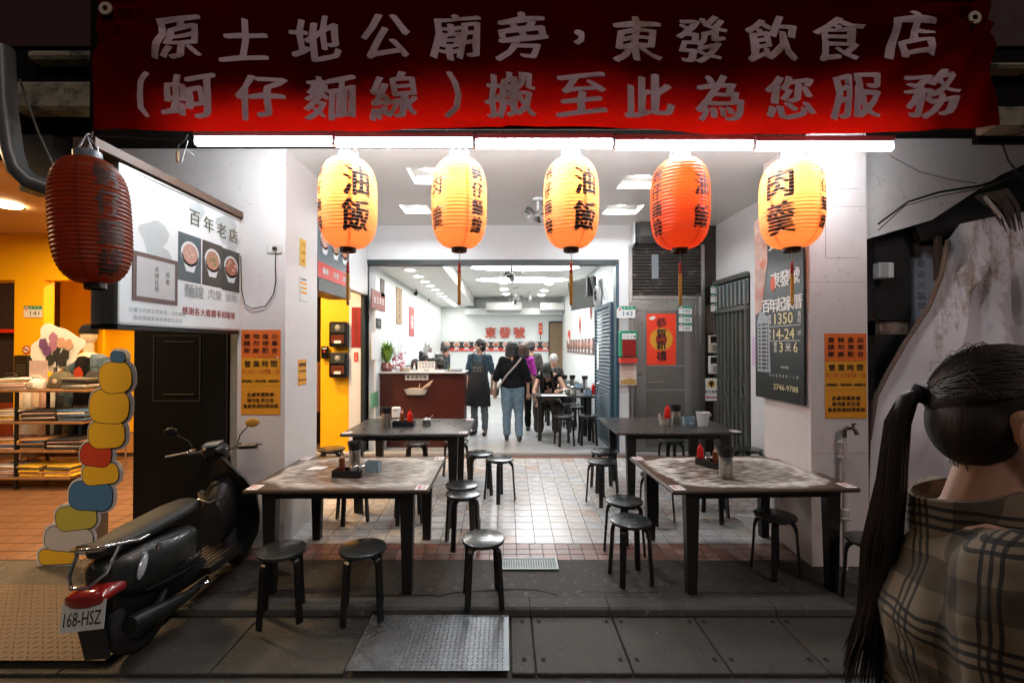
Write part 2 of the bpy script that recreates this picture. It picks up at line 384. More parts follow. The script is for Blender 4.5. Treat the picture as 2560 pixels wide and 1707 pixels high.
# arcade ceiling with recessed square coves
ceil = MB(); holes = [(-1.0, -.55, 4.55, 5.0), (1.25, 1.75, 4.75, 5.15), (-1.35, -1.0, 5.75, 6.1), (1.3, 1.75, 5.75, 6.15)]
xsx = sorted({-2.45, 3.3}|{h[0] for h in holes}|{h[1] for h in holes}); ysy = sorted({4.1, 6.72}|{h[2] for h in holes}|{h[3] for h in holes})
for a, b in zip(xsx[:-1], xsx[1:]):
    for c, d in zip(ysy[:-1], ysy[1:]):
        if not any(h[0] <= a and b <= h[1] and h[2] <= c and d <= h[3] for h in holes): ceil.add([(a, c, CZ), (b, c, CZ), (b, d, CZ), (a, d, CZ)], [(0, 1, 2, 3)])
for a, b, c, d in holes:
    ceil.add([(a, c, CZ), (b, c, CZ), (b, d, CZ), (a, d, CZ), (a, c, CZ+.1), (b, c, CZ+.1), (b, d, CZ+.1), (a, d, CZ+.1)], [(0, 1, 5, 4), (1, 2, 6, 5), (2, 3, 7, 6), (3, 0, 4, 7), (4, 5, 6, 7)])
struct(ceil.build('arcade_ceiling', CEIL))
# dark beam over the arcade front
bm = thing('concrete_beam', 'black concrete beam over the arcade front behind the red banner', 'beam', (0, 3.8, CZ))
MB().bb(-2.95, 3.3, -.585, -.572, -.246, 1.0).build('light_stop_strip', DARK, bm)  # added strip hidden behind the banner, cuts tube light off its upper part
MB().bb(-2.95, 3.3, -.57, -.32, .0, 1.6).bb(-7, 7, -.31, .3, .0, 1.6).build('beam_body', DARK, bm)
# ledges and cavities of the dark upper facade, left and right of the banner
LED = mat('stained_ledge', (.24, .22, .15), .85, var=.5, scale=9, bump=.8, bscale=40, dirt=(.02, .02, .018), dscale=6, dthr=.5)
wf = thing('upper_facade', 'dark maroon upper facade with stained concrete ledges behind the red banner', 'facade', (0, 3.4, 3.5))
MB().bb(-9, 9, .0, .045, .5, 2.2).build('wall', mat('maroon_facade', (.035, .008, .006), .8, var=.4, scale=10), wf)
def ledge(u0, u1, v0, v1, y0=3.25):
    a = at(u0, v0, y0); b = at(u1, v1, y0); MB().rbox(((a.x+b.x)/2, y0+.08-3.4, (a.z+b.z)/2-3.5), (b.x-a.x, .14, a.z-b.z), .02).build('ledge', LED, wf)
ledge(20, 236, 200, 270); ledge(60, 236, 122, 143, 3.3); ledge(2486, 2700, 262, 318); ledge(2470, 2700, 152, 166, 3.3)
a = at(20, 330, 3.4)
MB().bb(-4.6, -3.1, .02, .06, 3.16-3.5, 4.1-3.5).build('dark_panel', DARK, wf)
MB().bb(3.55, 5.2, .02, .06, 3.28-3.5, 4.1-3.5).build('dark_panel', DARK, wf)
# front pillars
pl = thing('pillar', 'white painted pillar on the left with orange and yellow notices and a socket', 'pillar', (-2.205, 4.455, -.06))
MB().bb(-.215, .215, -.345, .345, 0, CZ+.06).build('shaft', PILLARL, pl)
pr = thing('pillar', 'pinkish white pillar on the right with notices above a water tap', 'pillar', (2.78, 4.13, -.07))
MB().bb(-.25, .225, -.34, .34, 0, CZ+.07).build('shaft', PILLAR, pr)
ln = MB()
for z in (.93, 2.35, 2.98): ln.bb(-.25, .225, -.3415, -.34, z, z+.003)
ln.bb(-.12, .16, -.3425, -.34, 2.55, 2.554); ln.bb(-.12, .16, -.3425, -.34, 3.13, 3.134); ln.bb(-.12, -.116, -.3425, -.34, 2.55, 3.13)
ln.build('panel_joint', mat('joint_grey', (.35, .28, .26), .8), pr)
# walls
wz0 = 6.75
bw = thing('shop_front_wall', 'white shop front wall with a wide dark framed opening', 'wall', (0, wz0, .15))
bwm = MB(); bwm.bb(-2.31, -2.13, -.04, .06, 0, CZ-.15).bb(1.66, 1.86, -.04, .06, 0, CZ-.15).bb(-2.13, 1.66, -.04, .06, 2.87, CZ-.15)
bwm.bb(1.86, 1.9, -.01, .06, 2.95, CZ-.15).build('wall_face', WHITE, bw)
fr = mat('dark_green_frame', (.02, .03, .032), .4)
MB().bb(-2.13, 1.66, -.06, .1, 2.80, 2.87).build('door_frame', fr, bw); MB().bb(-2.13, -2.085, -.06, .1, .04, 2.80).build('door_frame', fr, bw)
MB().bb(1.615, 1.66, -.06, .1, .04, 2.80).build('door_frame', mat('blue_grey_frame', (.03, .07, .10), .4), bw)
rw = thing('side_wall', 'white side wall at the right end of the arcade with a folding gate', 'wall', (3.14, 5.6, 0))
m = MB(); m.bb(-.04, .1, -1.14, .18, 0, CZ).bb(-.04, .1, .18, 1.12, 2.68, CZ).build('wall_face', WHITE, rw)
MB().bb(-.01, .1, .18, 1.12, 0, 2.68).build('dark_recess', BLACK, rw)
lw = thing('lintel_wall', 'white lintel wall above the side passage on the left of the arcade', 'wall', (-2.1, 5.78, 2.5))
MB().bb(-.06, .06, -.975, .935, .0, CZ-2.5).build('wall_face', WHITE, lw)
MB().bb(-.16, .11, -.94, .05, -.16, -.005).build('black_lintel', BLACK, lw)
# white fascia over the left shop and the right lot
fa = thing('fascia', 'white fascia board running left of the pillar above the light box', 'fascia', (-3.24, 4.15, 2.95))
MB().bb(-.84, .82, -.04, .04, -.03, .62).build('board', PILLARL, fa)
fb = thing('fascia', 'white plaster wall above the tarpaulin, right of the right pillar', 'fascia', (4.6, 3.86, 2.5))
P = [(-1.59, .42), (-.6, .75), (.0, .95), (1.6, 1.2), (1.6, 1.1+.5), (-1.59, 1.1)]
P = [(-1.595, .14), (-.95, .33), (-.35, .72), (.3, 1.0), (1.8, 1.3), (1.8, 1.7), (-1.595, 1.12)]
MB().prism([(a, b) for a, b in P], (0, .04, 0), EX, EZ, -.08).build('board', PILLAR, fb)
# interior shell
ROOM = (-1.95, 1.70, 13.8)
def roomwall(name, mb, label, m=INWALL): return tag(mb.build(name, m), label, 'wall')
roomwall('interior_wall', MB().bb(-2.05, -1.95, 6.82, 13.8, .19, 3.25), 'pale interior wall on the left behind the counter')
roomwall('interior_wall', MB().bb(1.70, 1.80, 6.82, 13.8, .19, 3.25), 'pale interior wall on the right with paper diamonds and bowl photos')
roomwall('interior_wall', MB().bb(-2.05, 1.80, 13.8, 13.9, .19, 3.25), 'pale back wall of the shop with the red characters')
struct(MB().bb(-2.05, 1.8, 6.82, 13.9, 3.2, 3.28).build('shop_ceiling', mat('shop_ceiling_paint', (.78, .78, .74), .4, var=.02)))
struct(MB().bb(-1.95, -.95, 6.83, 13.79, 2.93, 3.195).build('lowered_ceiling', mat('shop_ceiling_paint', (1, 1, 1))))
roomwall('ceiling_beam', MB().bb(-1.2, 1.69, 13.4, 13.79, 2.68, 2.86), 'boxed white beam on the back wall under the air conditioners')
bpy.data.objects['ceiling_beam']['category'] = 'beam'
# left shop shell
LX0, LX1 = -8.8, -2.36
yw = thing('yellow_shop_wall', 'bright yellow wall of the neighbouring shop with a doorway', 'wall', (-5, 6.85, .1))
def yb(x0, x1, z0, z1, y0=-.08, y1=.08): return MB().bb(x0+5, x1+5, y0, y1, z0-.1, z1-.1)
m = yb(Xu(35, 6.77), Xu(108, 6.77), .15, 2.73); m2 = yb(Xu(-300, 6.77), -2.315, 2.73, 3.6); m.add(m2.v, m2.f)
m2 = yb(-3.9, -3.05, .15, 2.73); m.add(m2.v, m2.f); m2 = yb(-2.75, -2.315, .15, 2.73); m.add(m2.v, m2.f)
m.build('wall_face', YELLOW, yw)
yb(-3.05, -2.75, .15, 2.6, .5, .55).build('doorway_dark', BLACK, yw)
m = MB(); m.bb(Xu(108, 8)+5-.1, 1.2, 1.55, 1.6, 0, 3.3).bb(Xu(200, 8)+5, Xu(212, 8)+5, 1.5, 1.55, 0, 3.3); m.build('recess_wall', YELLOW, yw)
yb(Xu(-400, 6.8), Xu(35, 6.77), .9, 2.7, .02, .06).build('curtain', mat('dark_curtain', (.02, .012, .012), .8, var=.4), yw)
yb(Xu(-400, 6.8), Xu(35, 6.77), .15, .9, .02, .06).build('red_panel', mat('red_brown_panel', (.22, .03, .01), .6, var=.5, scale=20), yw)
MB().bb(-3.8, Xu(36, 6.77)+5, -.09, -.02, 1.85, 1.9).build('red_rail', RED, yw)
struct(MB().bb(-9, -2.45, 4.2, 11, 3.42, 3.5).bb(-9, -4.3, 2.9, 4.19, 3.42, 3.5).build('neighbour_ceiling', mat('neighbour_ceiling_paint', (.55, .35, .2), .6)))
tag(MB().bb(-9.1, -9, 3.9, 11, 0, 3.5).build('neighbour_side_wall', YELLOW), 'yellow side wall at the far left of the neighbouring shop', 'wall')
tag(MB().bb(-9, -2.45, 11, 11.1, 0, 3.5).build('neighbour_back_wall', YELLOW), 'yellow back wall deep inside the neighbouring shop', 'wall')
tag(MB().bb(-2.45, -2.36, 6.95, 11, 0, 3.5).build('party_wall', WHITE), 'partition wall between the two shops', 'wall')
# back structure so no sky shows through
tag(MB().bb(3.24, 9, 6.6, 6.7, -.2, 5).build('yard_back_wall', DARK), 'dark wall at the back of the lot behind the tarpaulin', 'wall')
# ================================================================ LIGHTS
TUBE = emis('tube_light', (.86, .94, 1.0), 52)
FIX = mat('white_metal', (.7, .7, .7), .4)
YT = 3.28
n = 5; x0, x1 = Xu(484, YT), Xu(2237, YT); L5 = (x1-x0)/n
fx = thing('fluorescent_light', 'long row of bright white fluorescent tubes hung under the red banner', 'tube light', (.3, YT, Zv(356, YT)-.012))
for i in range(n):
    a = x0-.3+i*L5+.004; b = a+L5-.008; dz = -.009*i
    MB().bb(a, b, -.025, .025, .045+dz, .085+dz).build('batten', FIX, fx)
    MB().cone((a+.012, 0, .012+dz), (b-.012, 0, .012+dz--.0), .026, n=14).build('tube', TUBE, fx, smooth=True)
    for q in (a+.006, b-.006): MB().bb(q-.006, q+.006, -.022, .022, -.012+dz, .045+dz).build('lamp_holder', FIX, fx)
    for q in (a+.2, b-.2): MB().tube([(q, .01, .085+dz), (q+.02, .03, .19)], .004, 5).build('hanger', mat('hook_wire', (.3, .3, .3), .4, metal=.8), fx)
DL = emis('downlight_glow', (1.0, .95, .86), 46)
RIM = mat('lamp_rim', (.75, .75, .75), .3)
def downlight(x, y, z, r, label, m=DL, cat='downlight', grp=None):
    t = thing('downlight', label, cat, (x, y, z), group=grp)
    MB().lathe([(r, 0), (r*1.18, -.004), (r*1.2, -.012), (r, -.012)], n=20, close=False).build('rim', RIM, t)
    MB().lathe([(r*.98, -.004), (.001, -.006)], n=20, close=False).build('lens', m, t); return t
DLA = emis('arcade_downlight', (.93, .97, 1.0), 145)
for i, (x, y, l) in enumerate(((-.78, 4.78, 'round ceiling light in the square recess above the second lantern'), (1.5, 4.95, 'round ceiling light in the square recess nearest the unlit lantern'), (-1.18, 5.93, 'round ceiling light in the small square recess on the far left of the arcade'), (1.52, 5.95, 'round ceiling light in the rear recess above the blue shutter'))):
    downlight(x, y, CZ+.09, .085, l, DLA)
for k in range(11):
    downlight(-1.48, 7.05+.62*k, 2.93, .085, '%s downlight from the entrance in the long row over the counter' % ('first second third fourth fifth sixth seventh eighth ninth tenth eleventh'.split()[k]), cat='downlight', grp='downlights in the row over the counter')
for i, (x, y) in enumerate(((-.05, 10.4), (1.0, 10.6), (-.05, 11.6), (1.0, 11.9), (0, 12.7), (1.0, 12.9))):
    downlight(x, y, 3.19, .09, ['left downlight of the nearest pair behind the oval coves', 'right downlight of the nearest pair behind the oval coves', 'left downlight of the middle pair before the back wall', 'right downlight of the middle pair before the back wall', 'left downlight of the last pair at the air conditioner', 'right downlight of the last pair at the air conditioner'][i], cat='downlight', grp='downlights at the back of the dining room')
OV = emis('cove_glow', (.95, .98, 1.0), 12)
for i, (y, l) in enumerate(((8.35, 'large oval glowing ceiling cove nearest the shop entrance'), (9.9, 'second large oval glowing ceiling cove behind the ceiling fan'))):
    t = thing('cove_light', l, 'ceiling light', (.35, y, 3.19))
    for nm, a, b, mm, z in (('glow_panel', 1.0, .36, OV, -.004), ('rim', 1.03, .39, RIM, -.002)):
        MB().add([(a*cos(2*pi*k/40), b*sin(2*pi*k/40), z) for k in range(40)], [tuple(range(40))]).build(nm, mm, t)
WL = emis('warm_shop_light', (1.0, .66, .34), 230)
for i, (x, y, l) in enumerate(((-5.9, 5.35, 'warm ceiling light just above the far left edge of the yellow shop'), (-4.0, 4.45, 'warm ceiling light hidden behind the dark red lantern'), (-5.6, 7.9, 'warm ceiling light inside the recess of the yellow shop'), (-3.2, 5.6, 'warm ceiling light above the mannequin'), (-5.1, 3.15, 'warm ceiling light beyond the left edge of the picture'))):
    downlight(x, y, 3.41, .15, l, WL, 'ceiling light')

# ================================================================ LANTERNS
def paper(name, col, tcol, stripe):
    m = bpy.data.materials.new(name); m.use_nodes = True; N, L = nodes(m); N.remove(N['Principled BSDF'])
    tc = N.new('ShaderNodeTexCoord'); sp = N.new('ShaderNodeSeparateXYZ'); L.new(tc.outputs['Object'], sp.inputs[0])
    at2 = N.new('ShaderNodeMath'); at2.operation = 'ARCTAN2'; L.new(sp.outputs[1], at2.inputs[0]); L.new(sp.outputs[0], at2.inputs[1])
    mu = N.new('ShaderNodeMath'); mu.operation = 'MULTIPLY'; L.new(at2.outputs[0], mu.inputs[0]); mu.inputs[1].default_value = 4.0
    si = N.new('ShaderNodeMath'); si.operation = 'SINE'; L.new(mu.outputs[0], si.inputs[0])
    mr = N.new('ShaderNodeMapRange'); L.new(si.outputs[0], mr.inputs[0]); mr.inputs[1].default_value = .955; mr.inputs[2].default_value = .99
    mx = N.new('ShaderNodeMix'); mx.data_type = 'RGBA'; L.new(mr.outputs[0], mx.inputs[0]); mx.inputs[6].default_value = (*tcol, 1); mx.inputs[7].default_value = (*stripe, 1)
    ns = N.new('ShaderNodeTexNoise'); ns.inputs['Scale'].default_value = 30; L.new(tc.outputs['Object'], ns.inputs['Vector'])
    m2 = N.new('ShaderNodeMix'); m2.data_type = 'RGBA'; m2.blend_type = 'MULTIPLY'; m2.inputs[0].default_value = .25; L.new(mx.outputs[2], m2.inputs[6]); L.new(ns.outputs['Fac'], m2.inputs[7])
    tr = N.new('ShaderNodeBsdfTranslucent'); L.new(m2.outputs[2], tr.inputs[0])
    di = N.new('ShaderNodeBsdfPrincipled'); di.inputs['Base Color'].default_value = (*col, 1); di.inputs['Roughness'].default_value = .45
    ms = N.new('ShaderNodeMixShader'); ms.inputs[0].default_value = .62; L.new(di.outputs[0], ms.inputs[1]); L.new(tr.outputs[0], ms.inputs[2]); L.new(ms.outputs[0], N['Material Output'].inputs[0])
    return m
LP = paper('orange_lantern_paper', (.85, .50, .30), (1.0, .42, .16), (.97, .2, .04))
LR = paper('red_lantern_paper', (.80, .20, .10), (1.0, .20, .05), (.8, .08, .02))
LDK = paper('dark_red_lantern_paper', (.26, .055, .015), (.42, .08, .02), (.28, .045, .01))  # darker red tone over the whole shade
CAPM = mat('lantern_cap_grey', (.16, .19, .21), .4, metal=.3); CAPB = mat('lantern_ring_black', (.012, .008, .006), .35)
TAS = mat('gold_tassel', (.60, .28, .02), .5, bump=.5, bscale=200); TASR = mat('red_tassel_knot', (.45, .03, .01), .5)
INK = mat('lantern_ink', (.012, .006, .004), .6)
def lantern(label, x, y, zc, rad, hh, m, texts, lit, tassel=True, z_hang=3.34, tilt=0, grp='paper lanterns hanging in a row under the tube light', nr=26, tailz=.4):
    t = thing('paper_lantern', label, 'lantern', (x, y, zc), group=grp); t.rotation_euler = (0, tilt, 0)
    hz = hh/2
    def Rz(z):
        q = min(1, abs(z)/hz); 
        return rad*(.30+.70*max(0, 1-q**3.6)**.55)
    prof = []
    for k in range(nr*2+1):
        z = -hz+hh*k/(nr*2); prof.append((Rz(z)*(1.0 if k % 2 == 0 else .978)+(.0015 if k % 2 == 0 else 0), z))
    MB().lathe(prof, n=64, close=False).build('shade', m, t, smooth=True)
    r3 = rad*.36
    MB().lathe([(r3*.92, hz-.02), (r3, hz-.01), (r3, hz+.035), (r3*.9, hz+.04), (r3*.9, hz-.01)], n=28, close=False).build('top_ring', CAPM, t, smooth=True)
    MB().lathe([(r3*.72, -hz-.03), (r3*.78, -hz-.028), (r3*.8, -hz+.012), (r3*.7, -hz+.012), (r3*.66, -hz-.03)], n=28, close=False).build('bottom_ring', CAPB, t, smooth=True)
    wz = z_hang-zc; wm = MB(); wm.tube([(-r3, 0, hz+.01), (-r3*.9, 0, hz+.06), (0, 0, min(wz, hz+.13)), (r3*.9, 0, hz+.06), (r3, 0, hz+.01)], .003, 6); wm.tube([(0, -r3, hz+.01), (0, 0, min(wz, hz+.13)), (0, r3, hz+.01)], .003, 6); wm.tube([(0, 0, min(wz, hz+.13)), (0, .02, wz)], .004, 6)
    wm.build('hanging_wire', mat('hanger_wire', (.45, .45, .45), .4, metal=.6), t)
    if lit:
        MB().ell((0, 0, hz*.22), .035, 12, 8).build('bulb', emis('bulb_glow', (1, .75, .42), 3), t)
        l = bpy.data.lights.new('lantern_lamp', 'POINT'); l.energy = lit; l.color = (1, .72, .42); l.shadow_soft_size = .05
        lo = bpy.data.objects.new('lantern_lamp', l); C.objects.link(lo); lo.parent = t; lo.location = (0, 0, hz*.48)
        lo.visible_camera = False
    for s, ang, size, pitch, ztop, nib in texts:
        mb = MB(); k = size/EM
        for i, ch in enumerate(s):
            put(mb, glyph(ch, .0), (0, ztop-i*pitch, 0), EX, EY, k, k*1.12, nib=nib, wob=nib*.25, seed=i+ang)
        b = bmesh.new(); vs = [b.verts.new(v) for v in mb.v]
        for f in mb.f:
            try: b.faces.new([vs[i] for i in f])
            except ValueError: pass
        bmesh.ops.triangulate(b, faces=b.faces[:])
        for _ in range(4):
            es = [e for e in b.edges if e.calc_length() > .022]
            if not es: break
            bmesh.ops.subdivide_edges(b, edges=es, cuts=1); bmesh.ops.triangulate(b, faces=b.faces[:])
        for v in b.verts:
            xx, zz, q = v.co.x, v.co.y, v.co.z; rr = Rz(zz)*.995+.0002+q*.5; th = ang+xx/rad
            v.co = (rr*sin(th), -rr*cos(th), zz)
        me = bpy.data.meshes.new('lettering'); b.to_mesh(me); b.free(); me.materials.append(INK)
        o = bpy.data.objects.new('lettering', me); C.objects.link(o); o.parent = t
    if tassel:
        z = -hz-.02; mb = MB().tube([(0, 0, z), (.004, 0, z-.09)], .0025, 5); mb.build('tassel_cord', mat('cord_grey', (.3, .2, .15), .6), t)
        MB().lathe([(.004, z-.085), (.011, z-.095), (.008, z-.11), (.013, z-.125), (.009, z-.14), (.014, z-.15), (.012, z-.17)], n=12).build('tassel_knot', TASR, t, smooth=True)
        MB().lathe([(.010, z-.165), (.0135, z-.19), (.012, z-tailz+.03), (.014, z-tailz), (.006, z-tailz-.01)], n=12).build('tassel', TAS, t, smooth=True)
    return t
RA, HH = .212, .67
Y0 = 3.42
def LX(u): return Xu(u, Y0)
zc = (Zv(397, Y0)+Zv(622, Y0))/2
lantern('lit orange lantern first from the left, painted 油飯 facing the street', LX(869), Y0, zc, RA, HH, LP, [('油飯', .62, .21, .25, .12, .009), ('蚵仔麵線', -.92, .09, .125, .2, .007)], 10, tilt=R(0))
lantern('lit orange lantern with a blank front panel between two columns of characters', LX(1148), Y0, zc, RA*.97, HH, LP, [('蚵仔麵線', .82, .105, .125, .18, .008), ('肉羹', -.87, .14, .23, .09, .006)], 10)
lantern('lit orange lantern in the middle of the row with 油飯 on its right', LX(1428), Y0, zc, RA*.97, HH, LP, [('油飯', .42, .19, .25, .11, .009), ('蚵仔麵線', -1.14, .10, .13, .2, .008)], 10)
lantern('unlit reddish lantern, the only dark one of the row, fourth from the left', LX(1701), Y0, zc-.005, RA, HH, LR, [('油飯', .45, .15, .23, .09, .007), ('蚵仔麵線', -1.27, .11, .13, .2, .008)], 2.2)  # weak lamp added inside this unlit lantern to brighten its paper
lantern('lit orange lantern at the right end, painted 肉羹 in front of the pillar', LX(1981), Y0, zc, RA*1.02, HH, LP, [('肉羹', -.93, .21, .25, .11, .009), ('蚵仔麵線', .64, .09, .125, .2, .007)], 10)
yd = 2.4
lantern('large unlit dark red lantern hanging at the far left beside the light box', Xu(226, yd), yd, (Zv(395, yd)+Zv(712, yd))/2, .168, .66, LDK, [('蚵仔麵線', 1.2, .125, .15, .215, .006)], 0, tassel=False, z_hang=Zv(330, yd), tilt=R(-4), grp='none', nr=30)
del bpy.data.objects['paper_lantern.005']['group']
# rope to the dark lantern
rp = MB(); a = at(226, 372, yd)
rp.tube([at(50, 200, 3.1), at(95, 330, 2.9), at(160, 470, 2.7), at(170, 505, 2.6), at(190, 455, 2.4), at(222, 372, 2.4), at(232, 330, 3.2)], .006, 6)
tag(rp.build('rope', mat('old_rope', (.10, .095, .08), .9)), 'old rope and wire running from the drainpipe to the dark red lantern', 'rope')

# ================================================================ BANNER
def bannermat():
    m = bpy.data.materials.new('red_banner_cloth'); m.use_nodes = True; N, L = nodes(m); N.remove(N['Principled BSDF'])
    tc = N.new('ShaderNodeTexCoord'); ns = N.new('ShaderNodeTexNoise'); ns.inputs['Scale'].default_value = 2.5; ns.inputs['Detail'].default_value = 6; L.new(tc.outputs['Object'], ns.inputs['Vector'])
    mx = N.new('ShaderNodeMix'); mx.data_type = 'RGBA'; L.new(ns.outputs['Fac'], mx.inputs[0]); mx.inputs[6].default_value = (.040, .0008, .0008, 1); mx.inputs[7].default_value = (.075, .0018, .0018, 1)
    d = N.new('ShaderNodeBsdfDiffuse'); L.new(mx.outputs[2], d.inputs[0]); t = N.new('ShaderNodeBsdfTranslucent'); t.inputs[0].default_value = (.62, .006, .002, 1)
    g = N.new('ShaderNodeMixShader'); g.inputs[0].default_value = .062; L.new(d.outputs[0], g.inputs[1]); L.new(t.outputs[0], g.inputs[2]); L.new(g.outputs[0], N['Material Output'].inputs[0]); return m
YB = 3.05
def bdisp(x, z):
    s = .022*sin(x*2.1+z*1.3)+.010*sin(x*5.3+z*4)+.006*sin(x*11+2.5*sin(z*5))
    ex, ez = x+2.9, z-4.05; er_ = math.hypot(ex, ez)
    if er_ < 2 and ex > 0: s += .028*sin(math.atan2(ez, ex)*17)*math.exp(-er_*1.1)*min(1, er_*3)
    # drag folds running from the top right tie
    dx, dz = x-3.45, z-4.1; r = math.hypot(dx, dz)
    if r < 2.2 and dx < 0: s += .035*sin(math.atan2(dz, dx)*22)*math.exp(-r*.9)*min(1, r*3)
    return s
bx0, bx1, bz1 = Xu(236, YB), Xu(2486, YB), 4.5
def bz0(x): return Zv(325, YB)+.028*sin((x+1.2)*1.5)*(.3 if x < 0 else .8)+(.018 if .4 < x < 1.2 else 0)*0
b = thing('banner', 'large red cloth banner with pale brushed characters over the shop front', 'banner', (0, YB, 0))
nxb, nzb = 150, 24; vs = []; fs = []
for j in range(nzb+1):
    for i in range(nxb+1):
        x = bx0+(bx1-bx0)*i/nxb; z0 = bz0(x); z = z0+(bz1-z0)*j/nzb; vs.append((x, bdisp(x, z)+.02*max(0, 1-(z-z0)/.15)*0, z))
for j in range(nzb):
    for i in range(nxb): a = j*(nxb+1)+i; fs.append((a, a+1, a+nxb+2, a+nxb+1))
o = MB().add(vs, fs).build('cloth', bannermat(), b, smooth=True)
BL = mat('faded_banner_print', (.68, .50, .56), .75, var=.2, scale=3, dirt=(.34, .22, .15), dscale=1.4, dthr=.5)
def _tl(m):
    N, L = nodes(m); b_ = N['Principled BSDF']; t_ = N.new('ShaderNodeBsdfTranslucent'); t_.inputs[0].default_value = (.5, .16, .12, 1); x = N.new('ShaderNodeMixShader'); x.inputs[0].default_value = .14
    L.new(b_.outputs[0], x.inputs[1]); L.new(t_.outputs[0], x.inputs[2]); L.new(x.outputs[0], N['Material Output'].inputs[0])
_tl(BL)
r1 = list(zip('原土地公廟旁，東發飲食店', (405, 560, 722, 888, 1047, 1198, 1330, 1463, 1612, 1776, 1925, 2085)))
r2 = list(zip('（蚵仔麵線）搬至此為您服務', (330, 435, 600, 755, 905, 1042, 1172, 1335, 1493, 1655, 1815, 1967, 2135)))
for rr, yv, cnt in ((r1, 88, 0), (r2, 221, 1)):
    for k, (ch, xv) in enumerate(rr):
        p = at(xv*1.0884, yv*1.0884, YB); mb = MB(); s = .315 if ch not in '，' else .30
        put(mb, glyph(ch), (p.x, p.z, 0), EX, EY, s/EM*1.08, s/EM*1.0, nib=.0115 if ch not in '（）' else .009, wob=.008, seed=k*1.7+cnt)
        bb = bmesh.new(); vv = [bb.verts.new(q) for q in mb.v]
        for f in mb.f:
            try: bb.faces.new([vv[i] for i in f])
            except ValueError: pass
        bmesh.ops.triangulate(bb, faces=bb.faces[:])
        es = [e for e in bb.edges if e.calc_length() > .06]
        bmesh.ops.subdivide_edges(bb, edges=es, cuts=1); bmesh.ops.triangulate(bb, faces=bb.faces[:])
        for q in bb.verts: q.co = (q.co.x, bdisp(q.co.x, q.co.y)-.004-q.co.z, q.co.y)
        me = bpy.data.meshes.new('character'); bb.to_mesh(me); bb.free(); me.materials.append(BL); oo = bpy.data.objects.new('character', me); C.objects.link(oo); oo.parent = b
for u, v in ((264, 22), (2436, 45)):
    p = at(u, v, YB-.03); M = Euler((pi/2, 0, 0)).to_matrix()
    MB().lathe([(.018, -.005), (.042, -.005), (.045, 0), (.042, .006), (.018, .006)], (p.x, p.y-YB, p.z), 18, M, close=False).build('eyelet', mat('pale_eyelet', (.42, .35, .26), .6), b)
rp = MB(); rp.tube([at(2436, 45, YB-.05), at(2440, 5, YB-.05), at(2448, -60, YB)], .01, 6); rp.tube([at(264, 22, YB-.05), at(255, -60, YB)], .008, 6); rp.build('tie_rope', mat('pale_rope', (.35, .3, .22), .9), b)
# ================================================================ SIGNS ON WALLS
def sheetsign(name, label, cat, c, w, h, m, X=EX, Y=EZ, t=.003, grp=None):
    """thin panel centred on c, facing -N where N = X x Y ... X right, Y up as seen"""
    c, X, Y = V(c), V(X), V(Y); N = X.cross(Y).normalized()     # EX x EZ = -EY : towards the viewer
    th = thing(name, label, cat, c, group=grp)
    MB().prism([(-w/2, -h/2), (w/2, -h/2), (w/2, h/2), (-w/2, h/2)], (0, 0, 0), X, Y, t).build('panel', m, th)
    th['N'] = 0; del th['N']
    return th, X, Y, N*(t+.0015)
ORG = mat('orange_sheet', (.80, .16, .02), .55); AMB = mat('amber_sheet', (.80, .34, .02), .55); AMB2 = mat('amber_sheet_two', (.80, .32, .02), .55)
REDT = mat('print_red', (.55, .03, .015), .6)
def notices(cx, y, vt, side, xs):
    lab = 'on the left pillar' if side == 'l' else 'on the right pillar'
    k = y/F; w = 98*k if side == 'l' else 104*k; hs = [68*k*1.0, 70*k, 69*k]; z = Zv(vt, y)
    for i, (m, h) in enumerate(((ORG, 70*k), (AMB, 70*k), (AMB2, 72*k))):
        t, X, Y, N = sheetsign('notice', ['orange notice with twelve black characters, top of the stack ', 'amber notice with opening hours, middle of the stack ', 'amber camera warning notice at the bottom of the stack '][i]+lab, 'notice', (cx, y-.002, z-h/2), w, h-.003, m)
        mb = MB(); O = N
        if i == 0:
            for r, s in enumerate(('貨物進出', '請勿停車', '謝謝配合')): mb = MB(); row(mb, s, O+Y*(h*(.26-.25*r)), X, Y, h*.20, w*.235, bold=.012, sxk=1.2); mb.build('lettering', BTEXT, t)
            mb = None
        elif i == 1:
            row(mb, '營業時間', O+Y*h*.28, X, Y, h*.25, w*.225, bold=.01); mb.build('lettering', BTEXT, t); mb = MB()
            row(mb, '貨物進出，請勿停車，謝謝配合', O-Y*h*.33, X, Y, h*.105, w*.068, bold=.01)
            m2 = MB(); row(m2, '早上8點30分至零晨12點', O+Y*h*0, X, Y, h*.19, w*.073, sxk=.55); m2.build('red_lettering', REDT, t)
        else:
            row(mb, '此處有攝影機', O+Y*h*.2, X, Y, h*.15, w*.115, bold=.015); mb.build('lettering', BTEXT, t); mb = MB(); row(mb, '請勿亂丟垃圾', O, X, Y, h*.15, w*.115, bold=.015); mb.build('lettering', BTEXT, t); mb = MB(); row(mb, '違者將通知環保局', O-Y*h*.2, X, Y, h*.15, w*.113, bold=.015)
        if mb: mb.build('lettering', BTEXT, t)
        z -= h
        if i == 1 and side == 'l': MB().rbox((w*.42, -.004, h*.5), (.014, .004, .02), .003).build('tape', PAPER, t)
notices(Xu(653, 4.11), 4.11, 824, 'l', 0)
notices(Xu(2113, 3.79), 3.79, 833, 'r', 0)
